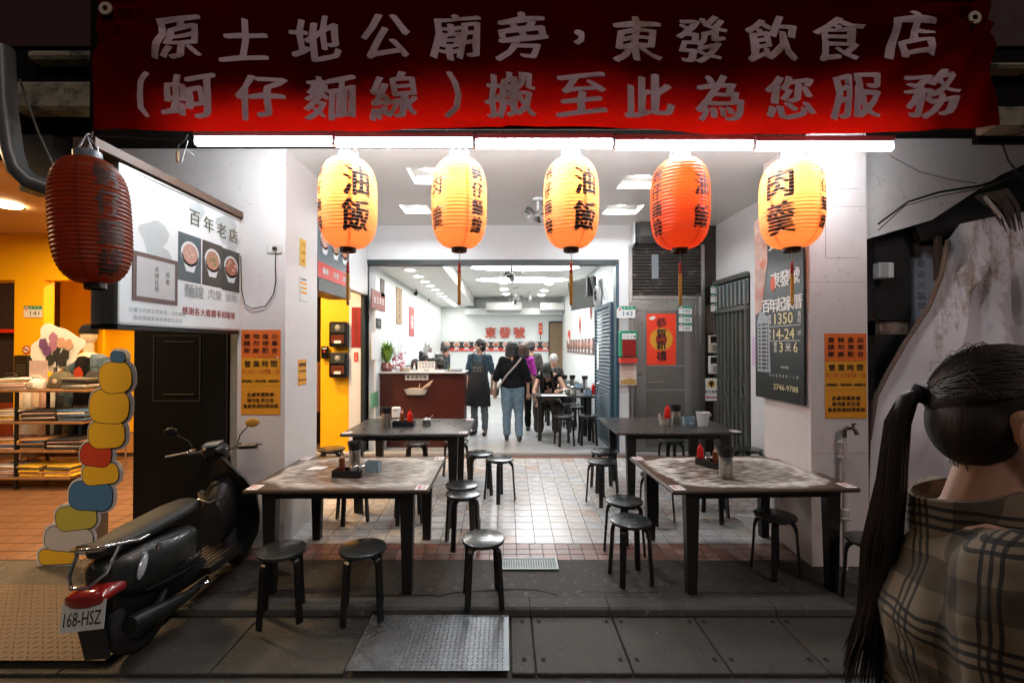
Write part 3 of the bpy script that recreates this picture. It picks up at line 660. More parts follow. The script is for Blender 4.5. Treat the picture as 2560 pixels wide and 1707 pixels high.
# yellow sheets on the side face of the left pillar (plane x = -1.99, read from +x)
SX, SY = V((0, 1, 0)), EZ       # right-hand direction as seen from +x side is +y
def sidesign(name, label, y, z, w, h, m, lines, tm=BTEXT, x=-1.988, cat='notice'):
    t, X, Y, N = sheetsign(name, label, cat, (x, y, z), w, h, m, SX, SY)
    mb = MB()
    for s, zz, sz, pit in lines: mb = MB(); row(mb, s, N+Y*h*zz, X, Y, sz, pit, bold=.01); mb.build('lettering', tm, t)
    return t
sidesign('notice', 'small yellow opening hours notice on the inner face of the left pillar', 4.45, Zv(930, 4.45), .17, .245, AMB, [('營業時間', .3, .036, .038), ('早上點分零晨', .05, .022, .025), ('貨物 停車 配合', -.3, .02, .021)])
sidesign('notice', 'yellow charm sheet high on the inner face of the left pillar', 4.45, Zv(632, 4.45), .13, .26, mat('yellow_pale', (.75, .45, .05), .6), [('平安', .3, .03, .04), ('大吉', .0, .03, .04), ('福', -.3, .035, .04)], REDT)
sidesign('notice', 'white sheet with yellow bands on the inner face of the left pillar', 4.47, Zv(722, 4.47), .17, .24, PAPER, [('注意事項', .38, .022, .03)], BTEXT)
st = [o for o in bpy.data.objects if o.name.startswith('notice')][-1]
for k in range(3): MB().bb(.0032, .0045, -.07, .07, .04-k*.045, .062-k*.045).build('yellow_band', AMB, bpy.data.objects[sorted([o.name for o in bpy.data.objects if o.name.startswith('notice')], key=lambda s: int(s.split('.')[-1]) if '.' in s else 0)[-1]])
# menu light box with three bowls on the lintel wall
BOWL = mat('bowl_white', (.72, .74, .74), .4); SOUP = [mat('soup_print_%s' % n, c, .5, var=.5, scale=60) for n, c in (('a', (.55, .30, .24)), ('b', (.45, .22, .14)), ('c', (.35, .13, .07)))]
GREENL = mat('herb_print', (.12, .3, .06), .6, var=.5)
SCR = mat('slate_print', (.10, .13, .15), .4); REDP = mat('menu_red_print', (.55, .03, .02), .5)
def bowl(par, c, X, Y, r, N, k=0, garnish=True):
    c, X, Y, N = V(c), V(X), V(Y), V(N).normalized(); n = 20
    body = [(r*cos(a), .05*r+r*.0+r*1.0*sin(a)*.95) for a in [2*pi*i/n for i in range(n)]]
    MB().add([c+X*(r*1.0*cos(t))+Y*(r*.95*sin(t)) for t in [2*pi*i/n for i in range(n)]]+[c+X*r*.42-Y*r*1.35, c-X*r*.42-Y*r*1.35, c-X*r*.97-Y*r*.1, c+X*r*.97-Y*r*.1], [tuple(range(n)), (20, 21, 22, 23)]).build('bowl_print', BOWL, par)
    q = c+N*.0012; MB().add([q+X*(r*.82*cos(t))+Y*(r*.77*sin(t)) for t in [2*pi*i/n for i in range(n)]], [tuple(range(n))]).build('soup_print', SOUP[k % 3], par)
    if garnish:
        mb = MB()
        for s in range(9):
            a = random.uniform(0, 6.3); d = random.uniform(.1, .6)*r; p = q+N*.0012+X*d*cos(a)+Y*d*sin(a); e = r*random.uniform(.1, .22)
            mb.add([p+X*e*cos(t+a)+Y*e*.6*sin(t) for t in (0, 1.2, 2.4, 3.6, 5)], [(0, 1, 2, 3, 4)])
        mb.build('topping_print', [mat('topping_light', (.7, .5, .42), .5), GREENL][k % 2], par)
t = thing('menu_sign', 'slanted menu sign with three bowls over the black side lintel', 'sign', (-1.985, 5.28, 2.82))
MB().bb(-.05, .0, -.48, .48, -.34, .34).build('box', SCR, t)
MB().bb(.0005, .003, -.478, .478, -.338, -.17).build('red_band', REDP, t)
for k, y in enumerate((-.3, .02, .31)): bowl(t, (.004, y, .10), SX, SY, .125, EX, k)
mb = MB()
for k, (s, y) in enumerate((('麵線', -.28), ('肉羹', .03), ('油飯', .32))): mb = MB(); row(mb, s, (.005, y, -.25), SX, SY, .075, .085, bold=.01); mb.build('lettering', PAPER, t)
# couplet strips and small things on the narrow white strip
t, X, Y, N = sheetsign('couplet', 'tall dark red paper couplet left of the shop opening', 'paper strip', (Xu(890, 6.7), 6.705, Zv(818, 6.7)), .135, .59, mat('dark_red_paper', (.28, .008, .01), .5, var=.3))
mb = MB(); row(mb, '生意興隆通四海', N, X, Y, .055, .075, vert=True); mb.build('lettering', mat('couplet_gold', (.12, .03, .01), .6), t)
t, X, Y, N = sheetsign('sticker', 'little red and white sticker under the dark red couplet', 'sticker', (Xu(890, 6.7), 6.705, Zv(892, 6.7)), .06, .135, REDT)
mb = MB(); row(mb, '小心門', N, X, Y, .032, .04, vert=True); mb.build('lettering', PAPER, t)
# house numbers
GRN = mat('sign_green', (.01, .25, .14), .5); BLU = mat('number_blue', (.03, .12, .16), .5)
def plate_no(num, label, c, w, h, X=EX, sub='路', tilt=0):
    t, X, Y, N = sheetsign('house_number', label, 'house number', c, w, h, PAPER, X)
    MB().prism([(-w/2, h*.2), (w/2, h*.2), (w/2, h/2), (-w/2, h/2)], N, X, Y, .0008).build('green_band', GRN, t)
    mb = MB(); row(mb, '饒河街', N*1.8+X*w*.12+Y*h*.35, X, Y, h*.16, w*.2); mb.build('street_lettering', PAPER, t)
    mb = MB(); word(mb, num, N+X*w*.1-Y*h*.14, X, Y, w*.5, h*.38, bold=.02, shear=h*.1); mb.build('number', BLU, t)
    n = 12; MB().add([N*1.9-X*w*.33+Y*h*.22+X*h*.2*cos(2*pi*i/n)+Y*h*.2*sin(2*pi*i/n) for i in range(n)], [tuple(range(n))]).build('emblem', PAPER, t)
    MB().add([N*2.2-X*w*.33+Y*h*.22+X*h*(.15 if i % 2 else .08)*cos(2*pi*i/10)+Y*h*(.15 if i % 2 else .08)*sin(2*pi*i/10) for i in range(10)], [tuple(range(10))]).build('flower', mat('flower_pink', (.6, .08, .12), .5), t)
    return t
plate_no('141', 'white and green number plate 141 on the yellow wall', (Xu(82, 6.76), 6.76, Zv(779, 6.76)), .27, .17)
plate_no('143', 'large number plate 143 between the blue shutter and the steel door', (Xu(1565, 6.6), 6.60, Zv(780, 6.6)), .27, .17)
for i, v in enumerate((775, 797, 818)): plate_no('143', ['top', 'middle', 'bottom'][i]+' one of the three small 143 plates on the steel door frame', (Xu(1713, 6.66), 6.655, Zv(v, 6.66)), .19, .115)
for i, v in enumerate((724, 746, 769)): plate_no('145', ['top', 'middle', 'bottom'][i]+' one of the three small 145 plates beside the folding gate', (Xu(1793, 6.66), 6.655, Zv(v, 6.66)), .19, .115)
# letterbox and price paper
t = thing('letterbox', 'green and red letterbox under the number plate 143', 'letterbox', (Xu(1570, 6.58), 6.58, Zv(860, 6.58)))
MB().rbox((0, 0, 0), (.255, .12, .38), .015).build('body', mat('letterbox_green', (.01, .26, .13), .4), t)
MB().rbox((.0, -.064, -.06), (.20, .012, .24), .004).build('red_front', mat('letterbox_red', (.24, .006, .006), .4), t)
MB().rbox((.0, -.062, .11), (.2, .01, .08), .004).build('name_label', PAPER, t)
mb = MB(); row(mb, '143號', (0, -.068, .11), EX, EZ, .04, .05, bold=.01); row(mb, '信箱', (0, -.062, .17), EX, EZ, .03, .08, bold=.01); mb.build('lettering', BTEXT, t)
MB().bb(-.12, .12, -.055, .05, -.27, -.195).build('red_flyer', mat('flyer_red', (.6, .04, .02), .5), t)
t, X, Y, N = sheetsign('flyer', 'pale printed flyer with food pictures below the green letterbox', 'flyer', (Xu(1570, 6.62), 6.62, Zv(932, 6.62)), .24, .35, mat('cream_paper', (.72, .64, .55), .6, var=.1))
mb = MB()
for k in range(6): mb.prism([(-.09, .12-k*.035), (.05+.02*(k % 3), .12-k*.035), (.05+.02*(k % 3), .128-k*.035), (-.09, .128-k*.035)], N, X, Y, .0005)
row(mb, '菜單優惠', N+Y*.15, X, Y, .025, .04); mb.build('lettering', REDT, t)
MB().prism([(-.11, -.165), (.11, -.165), (.11, -.10), (.03, -.07), (-.11, -.11)], N, X, Y, .0005).build('food_print', mat('food_print', (.5, .3, .08), .5, var=.5, scale=50), t)

# ================================================================ STEEL DOOR, GATE, POSTS
yd2 = 6.74
t = thing('steel_door', 'brushed stainless steel door with a red new year poster', 'door', (Xu(1660, yd2), yd2, G(yd2)-.02))
zt = Zv(752, yd2)-t.location.z; wd = (1742-1578)/F*yd2
MB().bb(-wd/2-.06, wd/2+.12, -.02, .06, 0, zt+.06).build('door_frame', STEEL, t)
MB().bb(-wd/2+.06, wd/2-.12, -.05, -.021, .05, zt-.05).build('door_leaf', STEEL, t)
S2 = mat('steel_darker', (.26, .26, .24), .42, metal=1, var=.25, scale=10)
lf = [o for o in bpy.data.objects if o.parent == t and o.name.startswith('door_leaf')][0]
MB().bb(-.28, .28, -.056, -.0505, .1, .52).build('lower_panel', S2, lf); MB().bb(-.28, .28, -.056, -.0505, .95, 1.28).build('kick_panel', S2, lf); MB().bb(-.28, .28, -.056, -.0505, .55, .93).build('mid_panel', S2, lf)
MB().bb(-.28, .28, -.056, -.0505, 1.30, 2.1).build('upper_panel', S2, lf)
mb = MB().tube([(-.26, -.056, 1.05), (-.26, -.09, 1.06), (-.05, -.09, 1.06), (-.05, -.056, 1.05)], .011, 8); mb.build('handle', CHROME, lf, smooth=True)
MB().lathe([(.001, 0), (.03, 0), (.03, .015), (.001, .015)], (-.37, -.052, 1.17), 14, Euler((pi/2, 0, 0)).to_matrix()).build('lock', S2, lf)
for x in (wd/2-.02, wd/2+.05): MB().bb(x, x+.012, -.035, -.02, 0, zt).build('trim', STEEL, t)
t2 = thing('roller_shutter', 'grimy dark roller shutter half lowered above the steel door', 'shutter', (Xu(1665, yd2), yd2, Zv(752, yd2)+.02))
SH = mat('grimy_shutter', (.06, .055, .05), .45, metal=.6, var=.6, scale=12, dirt=(.22, .2, .18), dscale=7, dthr=.55)
z = .05; k = 0
while z < .78: MB().prism([(-.02, 0), (-.035, .012), (-.035, .03), (-.02, .04)], (-.5, 0, z), EY, EZ, 1.0).build('slat', SH, t2); z += .048
MB().bb(-.5, .46, -.05, .0, .0, .048).build('bottom_rail', STEEL, t2)
MB().rbox((-.0, -.08, 1.02), (1.02, .3, .44), .09).build('shutter_box', mat('shutter_box_grey', (.10, .10, .095), .5, metal=.5, var=.4), t2)
MB().prism([(-.13, -.16), (.0, -.2), (.03, .25), (-.13, .25)], (-.53, -.08, .95), EY, EZ, .02).build('end_plate', FIX, t2)
MB().bb(.50, .55, -.06, .0, -2.35, .8).build('guide_rail', STEEL, t2); MB().bb(-.56, -.52, -.06, .0, -2.35, .8).build('guide_rail', STEEL, t2)
MB().bb(-.22, -.12, -.04, -.037, .3, .66).build('grey_patch', mat('patch_grey', (.2, .23, .25), .5), t2)
# new year poster
t, X, Y, N = sheetsign('new_year_poster', 'bright red new year poster with black characters and a gold sun wheel', 'poster', (Xu(1653, 6.68), 6.678, Zv(848, 6.68)), .425, .75, mat('poster_red', (.85, .05, .012), .5))
n = 48; MB().add([N+X*(.155 if i % 2 else .178)*cos(2*pi*i/n)+Y*(.155 if i % 2 else .178)*sin(2*pi*i/n) for i in range(n)], [tuple(range(n))]).build('sun_wheel', mat('poster_gold', (.65, .30, .02), .5, var=.4, scale=60), t)
n = 24; MB().add([N*1.5+X*.085*cos(2*pi*i/n)+Y*.085*sin(2*pi*i/n) for i in range(n)], [tuple(range(n))]).build('inner_disc', mat('poster_dark_red', (.40, .03, .01), .5, var=.4, scale=40), t)
mb = MB(); row(mb, '恭賀新禧', N*2, X, Y, .15, .163, vert=True, nib=.004, wob=.003); mb.build('lettering', BTEXT, t)
MB().add([N*1.4-X*.13+Y*.31+X*.045*cos(a)+Y*.028*sin(a*1.0+.3) for a in [i*.63 for i in range(10)]], [tuple(range(10))]).build('seal', PAPER, t)
# dark tiled pilaster with meters
xp0, xp1 = Xu(1752, 6.7), 3.1
t = thing('dark_pilaster', 'dark brown pilaster with peeling film between the steel door and the gate', 'pilaster', ((xp0+xp1)/2, 6.75, .0))
MB().bb((xp0-xp1)/2, (xp1-xp0)/2, -.03, .05, .1, CZ).build('shaft', mat('dark_brown_stone', (.018, .011, .007), .3, var=.5, scale=20), t)
MB().bb((xp0-xp1)/2, (xp1-xp0)/2, -.032, -.0305, 1.95, 2.35).build('peeled_patch', mat('peeled_patch', (.07, .045, .03), .7, var=.5, scale=10, dirt=(.45, .42, .38), dscale=30, dthr=.62), t)
for i, v in enumerate((860, 912)):
    c = (Xu(1786, 6.68), 6.685, Zv(v, 6.68)); s = thing('intercom', ['upper beige intercom with a black speaker on the dark pilaster', 'lower white intercom with three slots on the dark pilaster'][i], 'intercom', c)
    MB().rbox((0, 0, 0), (.165, .05, .26), .008).build('case', mat(['beige_case', 'white_case'][i], [(.45, .42, .33), (.62, .62, .6)][i], .4), s)
    MB().bb(-.065, .065, -.0275, -.0255, .02, .115).build('speaker', BLACK, s)
    for k in range(3): MB().bb(-.035, .045, -.0275, -.0255, -.035-k*.03, -.022-k*.03).build('button', BLACK, s)
t, X, Y, N = sheetsign('shelter_sign', 'white shelter sign with a yellow disc and a red arrow pointing left', 'sign', (Xu(1780, 6.66), 6.69, Zv(974, 6.66)), .235, .33, PAPER)
n = 20; MB().add([N+Y*.085+X*.055*cos(2*pi*i/n)+Y*.055*sin(2*pi*i/n) for i in range(n)], [tuple(range(n))]).build('yellow_disc', mat('disc_yellow', (.75, .42, .03), .5), t)
MB().add([N*1.5+Y*.085+X*a+Y*b_ for a, b_ in ((-.02, .035), (.02, .045), (.03, .01), (.0, -.06), (-.015, -.03), (-.04, -.0))], [(0, 1, 2, 3, 4, 5)]).build('figure_print', BTEXT, t)
mb = MB(); row(mb, '防空避難', N-Y*.03, X, Y, .04, .048, bold=.01); mb.build('lettering', BTEXT, t)
MB().add([N+X*a+Y*b_ for a, b_ in ((-.085, -.115), (-.05, -.095), (-.05, -.107), (.085, -.107), (.085, -.127), (-.05, -.127), (-.05, -.138))], [(0, 1, 2, 3, 4, 5, 6)]).build('arrow', mat('arrow_red', (.5, .03, .04), .5), t)
# folding gate in the side wall (plane x = 3.1)
t = thing('folding_gate', 'grey green folding metal gate with curled bars in the side wall', 'gate', (3.09, 6.27, .1))
GT = mat('gate_paint', (.14, .15, .13), .45, metal=.4, var=.3)
MB().bb(-.0, .015, -.46, .46, 0, 2.12).build('back_sheet', mat('gate_sheet', (.09, .10, .09), .5, var=.3), t)
for k in range(9):
    y = -.44+k*.11; MB().bb(-.035, -.01, y-.008, y+.008, 0, 2.5).build('bar', GT, t)
for k in range(4):
    y = -.385+k*.22
    mb = MB(); mb.tube([(-.03, y-.035, 2.08), (-.03, y-.035, 1.35), (-.03, y, 1.2), (-.03, y+.035, 1.35), (-.03, y+.035, 2.08)], .008, 6); mb.tube([(-.03, y-.04, .1), (-.03, y-.035, .75), (-.03, y, .95)], .008, 6); mb.tube([(-.03, y+.04, .1), (-.03, y+.035, .75), (-.03, y, .95)], .008, 6)
    mb.tube([(-.03, y+.05*cos(a), 1.07+.09*sin(a)) for a in [i*2*pi/12 for i in range(13)]], .008, 6); mb.build('scroll', GT, t)
MB().bb(-.045, .015, -.47, .47, 2.12, 2.17).build('rail', GT, t); MB().bb(-.045, .015, -.47, .47, 2.54, 2.6).build('rail', GT, t)
MB().bb(.0, .012, -.45, .45, 2.2, 2.52).build('glass', mat('frosted_glass', (.30, .36, .38), .3), t)
# hanging estate banner on the inner face of the right pillar (plane x = 2.53, read from -x)
PX, PY = V((0, -1, 0)), EZ
t = thing('poster_banner', 'tall black hanging property poster with white and gold characters and a tower', 'poster', (2.50, 4.18, 0))
y0, y1 = 4.57-4.18, 3.83-4.18; z1 = 3.0; z0 = 1.25
BK = mat('poster_black', (.010, .015, .015), .35)
MB().bb(0, .012, y1, y0, z0, z1).build('sheet', BK, t)
def PP(a, z): return V((-.003, y0+(y1-y0)*a, z))   # a: 0 left edge .. 1 right edge
GOLD = mat('gold_print', (.75, .68, .35), .5); WHT = mat('white_print', (.72, .72, .70), .5)
def prow(s_, p, sz, pit, **kw):
    mb = MB(); row(mb, s_, p, PX, PY, sz, pit, **kw); mb.build('lettering', WHT, t)
def pword(s_, p, w_, h_):
    mb = MB(); word(mb, s_, p, PX, PY, w_, h_, bold=.02); mb.build('number', GOLD, t)
prow('弘健築', PP(.62, 2.72), .155, .15, bold=.02); prow('東發號', PP(.66, 2.36), .15, .14, bold=.03); prow('百年起家厝', PP(.58, 2.13), .135, .118, bold=.03)
prow('總價', PP(.34, 2.0), .05, .05, vert=True); prow('萬起', PP(.93, 2.0), .05, .05, vert=True); prow('坪數', PP(.34, 1.86), .05, .05, vert=True); prow('坪', PP(.93, 1.86), .05, .05)
prow('樓高', PP(.46, 1.74), .05, .05, vert=True); prow('米', PP(.72, 1.74), .09, .09); prow('接待會館', PP(.65, 1.56), .026, .03); prow('松山區塔悠路15號', PP(.62, 1.48), .03, .05, sxk=.8)
pword('1350', PP(.63, 2.0), .27, .10); pword('14-24', PP(.63, 1.86), .31, .095); pword('3', PP(.58, 1.74), .05, .09); pword('6', PP(.86, 1.74), .055, .09); pword('2746-9788', PP(.66, 1.375), .36, .05)
mb = MB()
for z, a0, a1 in ((1.93, .32, .95), (1.795, .32, .95)): mb.add([PP(a0, z), PP(a1, z), PP(a1, z+.005), PP(a0, z+.005)], [(0, 1, 2, 3)])
mb.build('rule', WHT, t)
TW_ = mat('tower_print', (.30, .34, .36), .5, var=.3, scale=20)
MB().add([PP(.06, 1.5)-V((.001, 0, 0)), PP(.36, 1.5)-V((.001, 0, 0)), PP(.33, 2.02)-V((.001, 0, 0)), PP(.12, 2.10)-V((.001, 0, 0)), PP(.06, 2.0)-V((.001, 0, 0))], [(0, 1, 2, 3, 4)]).build('tower_print', TW_, t)
mb = MB()
for k in range(12):
    for a0, a1 in ((.09, .14), (.17, .26), (.28, .31)): z = 1.53+k*.038; mb.add([PP(a0, z)-V((.003, 0, 0)), PP(a1, z)-V((.003, 0, 0)), PP(a1, z+.02)-V((.003, 0, 0)), PP(a0, z+.02)-V((.003, 0, 0))], [(0, 1, 2, 3)])
mb.build('window_print', BK, t, kind='stuff')
mb = MB()
MB().add([PP(0, 2.05), PP(.16, 2.1), PP(.3, 2.55), PP(.3, 3.0), PP(0, 3.0)], [(0, 1, 2, 3, 4)]).build('flower_print', mat('koi_print', (.45, .30, .25), .5, var=.9, scale=6, dirt=(.5, .1, .03), dscale=5, dthr=.5), t)
n = 16; MB().add([PP(.42, 2.33)+PX*.04*cos(2*pi*i/n)+PY*.07*sin(2*pi*i/n)-V((.002, 0, 0)) for i in range(n)], [tuple(range(n))]).build('red_disc', mat('disc_red', (.6, .08, .03), .5), t)
# small papers on the side wall
t, X, Y, N = sheetsign('flyer', 'small dark food flyer half hidden behind the tall black poster', 'flyer', (3.095, 5.52, Zv(802, 5.52)), .22, .42, mat('brown_print', (.10, .03, .02), .5), PX)
bowl(t, N, PX, PY, .075, -EX, 1, False)
t, X, Y, N = sheetsign('paper_note', 'pale pink handwritten note on the side wall beside the gate', 'note', (3.095, 5.58, Zv(878, 5.58)), .30, .36, mat('pink_paper', (.66, .50, .66), .6), PX)
mb = MB(); row(mb, '請隨手關門謝謝', N-X*.03, X, Y, .03, .04, vert=True, sxk=.8); mb.build('lettering', BTEXT, t)
# socket with cable
t = thing('wall_socket', 'cream double wall socket with a plug on the left pillar', 'socket', (Xu(686, 4.11), 4.105, Zv(623, 4.11)))
MB().rbox((0, -.004, 0), (.135, .012, .082), .004).build('plate', mat('cream_plastic', (.6, .58, .52), .4), t); MB().rbox((.01, -.02, 0), (.035, .035, .03), .006).build('plug', BLACK, t); MB().rbox((-.03, -.011, 0), (.04, .004, .05), .002).build('outlet', PAPER, t)
P = [(690, 630), (688, 665), (690, 700), (684, 735), (664, 765), (630, 772), (612, 760), (604, 725), (602, 640)]
tag(MB().tube([at(a, b_, 4.085) for a, b_ in P], .0045, 6).build('cable', BLACK, smooth=True), 'black cable looping from the socket to the light box', 'cable')
# tap and pipe on the right pillar
t = thing('water_tap', 'old water tap on a white pipe below the right notices', 'tap', (Xu(2098, 3.79), 3.74, G(3.7)))
zt = Zv(1075, 3.74)-t.location.z
MB().tube([(0, 0, 0), (0, 0, .42), (0, 0, zt-.06)], .019, 10).build('pipe', mat('pvc_white', (.55, .5, .46), .4), t, smooth=True)
MB().rbox((0, 0, .47), (.06, .06, .07), .012).build('coupling', mat('pvc_white', (.5, .5, .5)), t); MB().rbox((0, 0, .42), (.075, .06, .03), .01).build('collar', mat('pvc_white', (.5, .5, .5)), t)
BR = mat('corroded_brass', (.12, .10, .07), .4, metal=.8, var=.4, scale=40)
MB().tube([(0, 0, zt-.07), (0, 0, zt), (.02, -.01, zt+.02), (.06, -.03, zt+.02), (.075, -.04, zt-.03)], .017, 8).build('spout', BR, t, smooth=True)
MB().box((.055, -.03, zt+.055), (.05, .012, .012), rz=.4).build('handle', BR, t); MB().cone((.05, -.03, zt+.02), (.05, -.03, zt+.05), .008).build('stem', BR, t)
for z in (zt-.1, zt-.22): MB().rbox((0, .01, z), (.07, .04, .018), .004).build('pipe_clip', FIX, t)
# ================================================================ PROJECTING LIGHT BOX (plane x=-2.4, faces +x)
t = thing('light_box_sign', 'projecting white light box sign with three bowl photos beside the left pillar', 'sign', (-2.40, 3.475, 2.385))
LBX = mat('light_box_white', (.82, .84, .84), .12, var=.03, coat=.4)
MB().bb(-.16, 0, -.665, .62, -.495, .495).build('box', mat('corrugated_side', (.42, .46, .44), .4, metal=.2, var=.1), t)
MB().bb(.0005, .006, -.66, .618, -.49, .49).build('face', LBX, t)
mb = MB()
for k in range(9): mb.bb(-.155+k*.017, -.149+k*.017, -.668, -.6655, -.49, .49)
mb.build('side_rib', mat('rib_grey', (.3, .33, .32), .5), t, kind='stuff')
AL = mat('aluminium', (.55, .56, .56), .3, metal=.9)
for a in ((-.665, .62, .485, .50), (-.665, .62, -.50, -.485)): MB().bb(-.01, .012, a[0], a[1], a[2], a[3]).build('frame', AL, t)
MB().bb(-.01, .012, -.672, -.658, -.5, .5).build('frame', AL, t)
fx_ = .0075
PH = [mat('photo_back_%s' % n, c, .35) for n, c in (('teal', (.07, .10, .11)), ('brown', (.06, .05, .04)), ('dark', (.035, .035, .03)))]
for k, (y, z) in enumerate(((-.03, .03), (.235, .03), (.485, .02))):
    MB().bb(fx_, fx_+.001, y-.125, y+.125, z-.18, z+.175).build('photo', PH[k], t); bowl(t, (fx_+.002, y, z+.03), SX, SY, .10, EX, k)
GRY = mat('grey_print', (.36, .40, .40), .4, var=.3, scale=6); LGRY = mat('pale_grey_print', (.50, .54, .54), .4, var=.15, scale=5)
for kq, (y, z, r) in enumerate(((.42, .36, .13), (.5, .26, .1), (-.38, .1, .12), (-.33, -.05, .1), (.05, .4, .08))):
    MB().add([(fx_-.0012+kq*.0002, y+r*(1+.3*sin(a*3))*cos(a), z+r*(1+.2*sin(a*2))*sin(a)) for a in [i*.42 for i in range(15)]], [tuple(range(15))]).build('landscape_print', LGRY, t)
mb = MB(); 
for i, ch in enumerate('百年老店'): row(mb, ch, (fx_+.001, .02+i*.165, .345-.005*i), SX, SY, .13, bold=.0, nib=.003)
mb.build('title_lettering', mat('olive_ink', (.10, .11, .07), .5), t)
mb = MB(); row(mb, '麵線', (fx_+.001, .02, -.215), SX, SY, .11, .11, nib=.002); mb.build('lettering', GRY, t); mb = MB(); row(mb, '肉羹', (fx_+.001, .27, -.215), SX, SY, .09, .09); mb.build('lettering', GRY, t); mb = MB(); row(mb, '油飯', (fx_+.001, .49, -.21), SX, SY, .09, .09); mb.build('lettering', GRY, t)
mb = MB(); row(mb, '感謝各大媒體爭相報導', (fx_+.001, .22, -.37), SX, SY, .062, .066, bold=.01); mb.build('red_lettering', mat('faded_red_ink', (.45, .16, .15), .5), t)
mb = MB(); row(mb, '延續三代的古早味道，用料實在', (fx_+.001, -.33, -.40), SX, SY, .032, .037); row(mb, '每日現煮新鮮供應歡迎品嚐', (fx_+.001, -.33, -.45), SX, SY, .032, .037); mb.build('small_lettering', GRY, t)
MB().bb(fx_, fx_+.003, -.56, -.16, -.34, -.02).build('document_frame', mat('photo_frame_brown', (.12, .07, .06), .4), t); MB().bb(fx_+.003, fx_+.004, -.53, -.19, -.31, -.05).build('document', mat('document_paper', (.52, .52, .52), .4, var=.1), t)
mb = MB(); row(mb, '商標註冊', (fx_+.0045, -.36, -.18), SX, SY, .04, .045, vert=True); row(mb, '證書', (fx_+.0045, -.26, -.16), SX, SY, .04, .05, vert=True); mb.build('document_lettering', BTEXT, t)
MB().bb(-.165, .0, -.66, .62, -.53, -.497).build('bottom_rail', BLACK, t)
tag(MB().bb(-2.5, -2.37, 2.62, 4.1, 2.90, 2.955).build('mounting_rail', mat('brown_steel_rail', (.10, .06, .04), .6, var=.3)), 'brown steel rail running over the top of the light box', 'rail')
# black shutter housing panel behind the scooter
t = thing('black_panel', 'tall black metal panel with a thin rectangular outline behind the scooter', 'panel', (-3.08, 4.32, -.05))
MB().bb(-.41, .45, -.04, .04, 0, 2.6).build('panel_body', mat('matt_black_panel', (.005, .005, .005), .75, var=.3, spec=.15), t)
ol = mat('outline_grey', (.09, .09, .085), .4, metal=.5)
xa, xb = Xu(384, 4.28)+3.08, Xu(500, 4.28)+3.08; za, zb = Zv(1003, 4.28)+.05, Zv(840, 4.28)+.05
for q in ((xa, xb, za, za+.008), (xa, xb, zb, zb+.008), (xa, xa+.008, za, zb), (xb, xb+.008, za, zb)): MB().bb(q[0], q[1], -.046, -.04, q[2], q[3]).build('outline', ol, t)
for z in (za+.06, zb-.06): MB().bb(xa+.1, xb-.05, -.05, -.04, z, z+.012).build('slot', ol, t)
t = thing('door_track', 'pale grey steel door track between the black panel and the left pillar', 'door track', (-2.52, 4.3, -.05))
GS = mat('scratched_grey_steel', (.32, .32, .31), .5, metal=.3, var=.25, scale=12, dirt=(.08, .06, .05), dscale=18, dthr=.62)
for a, b in ((-.10, -.055), (-.045, -.01), (.0, .075)): MB().bb(a, b, -.1+abs(a), .0, 0, 1.93).build('channel', GS, t)

# ================================================================ TABLES
def tablemat(seed, amt):
    m = bpy.data.materials.new('worn_table_top'); m.use_nodes = True; N, L = nodes(m); b = N['Principled BSDF']
    tc = N.new('ShaderNodeTexCoord'); sp = N.new('ShaderNodeSeparateXYZ'); L.new(tc.outputs['Object'], sp.inputs[0])
    def mth(op, a, b_=None, v=None):
        n = N.new('ShaderNodeMath'); n.operation = op; L.new(a, n.inputs[0])
        if b_ is not None: L.new(b_, n.inputs[1])
        elif v is not None: n.inputs[1].default_value = v
        return n.outputs[0]
    ax = mth('POWER', mth('ABSOLUTE', mth('DIVIDE', sp.outputs[0], v=.63)), v=4); ay = mth('POWER', mth('ABSOLUTE', mth('DIVIDE', sp.outputs[1], v=.45)), v=4)
    d = mth('ADD', ax, ay)   # 1 at the rim of the worn patch
    n1 = N.new('ShaderNodeTexNoise'); n1.inputs['Scale'].default_value = 7; n1.inputs['Detail'].default_value = 8; n1.noise_dimensions = '4D'; n1.inputs['W'].default_value = seed; L.new(tc.outputs['Object'], n1.inputs['Vector'])
    mp = N.new('ShaderNodeMapping'); mp.inputs['Scale'].default_value = (9, 38, 1); mp.inputs['Rotation'].default_value = (0, 0, .25); L.new(tc.outputs['Object'], mp.inputs[0])
    n2 = N.new('ShaderNodeTexNoise'); n2.inputs['Scale'].default_value = 1; n2.inputs['Detail'].default_value = 6; L.new(mp.outputs[0], n2.inputs['Vector'])
    dd = mth('ADD', d, mth('MULTIPLY', mth('SUBTRACT', n1.outputs[0], v=.5), v=1.6))
    inside = N.new('ShaderNodeMapRange'); L.new(dd, inside.inputs[0]); inside.inputs[1].default_value = 1.15; inside.inputs[2].default_value = .75
    ringv = N.new('ShaderNodeMapRange'); L.new(dd, ringv.inputs[0]); ringv.inputs[1].default_value = .2; ringv.inputs[2].default_value = .9; ringv.inputs[3].default_value = .0; ringv.inputs[4].default_value = .22
    st_ = mth('ADD', n2.outputs[0], ringv.outputs[0]); th = N.new('ShaderNodeMapRange'); L.new(st_, th.inputs[0]); th.inputs[1].default_value = .46; th.inputs[2].default_value = .72
    f = mth('MULTIPLY', mth('MULTIPLY', inside.outputs[0], th.outputs[0]), v=amt)
    mx = N.new('ShaderNodeMix'); mx.data_type = 'RGBA'; L.new(f, mx.inputs[0]); mx.inputs[6].default_value = (.065, .040, .024, 1); mx.inputs[7].default_value = (.62, .58, .52, 1)
    L.new(mx.outputs[2], b.inputs['Base Color']); r = N.new('ShaderNodeMapRange'); L.new(f, r.inputs[0]); r.inputs[3].default_value = .32; r.inputs[4].default_value = .6; L.new(r.outputs[0], b.inputs['Roughness']); return m
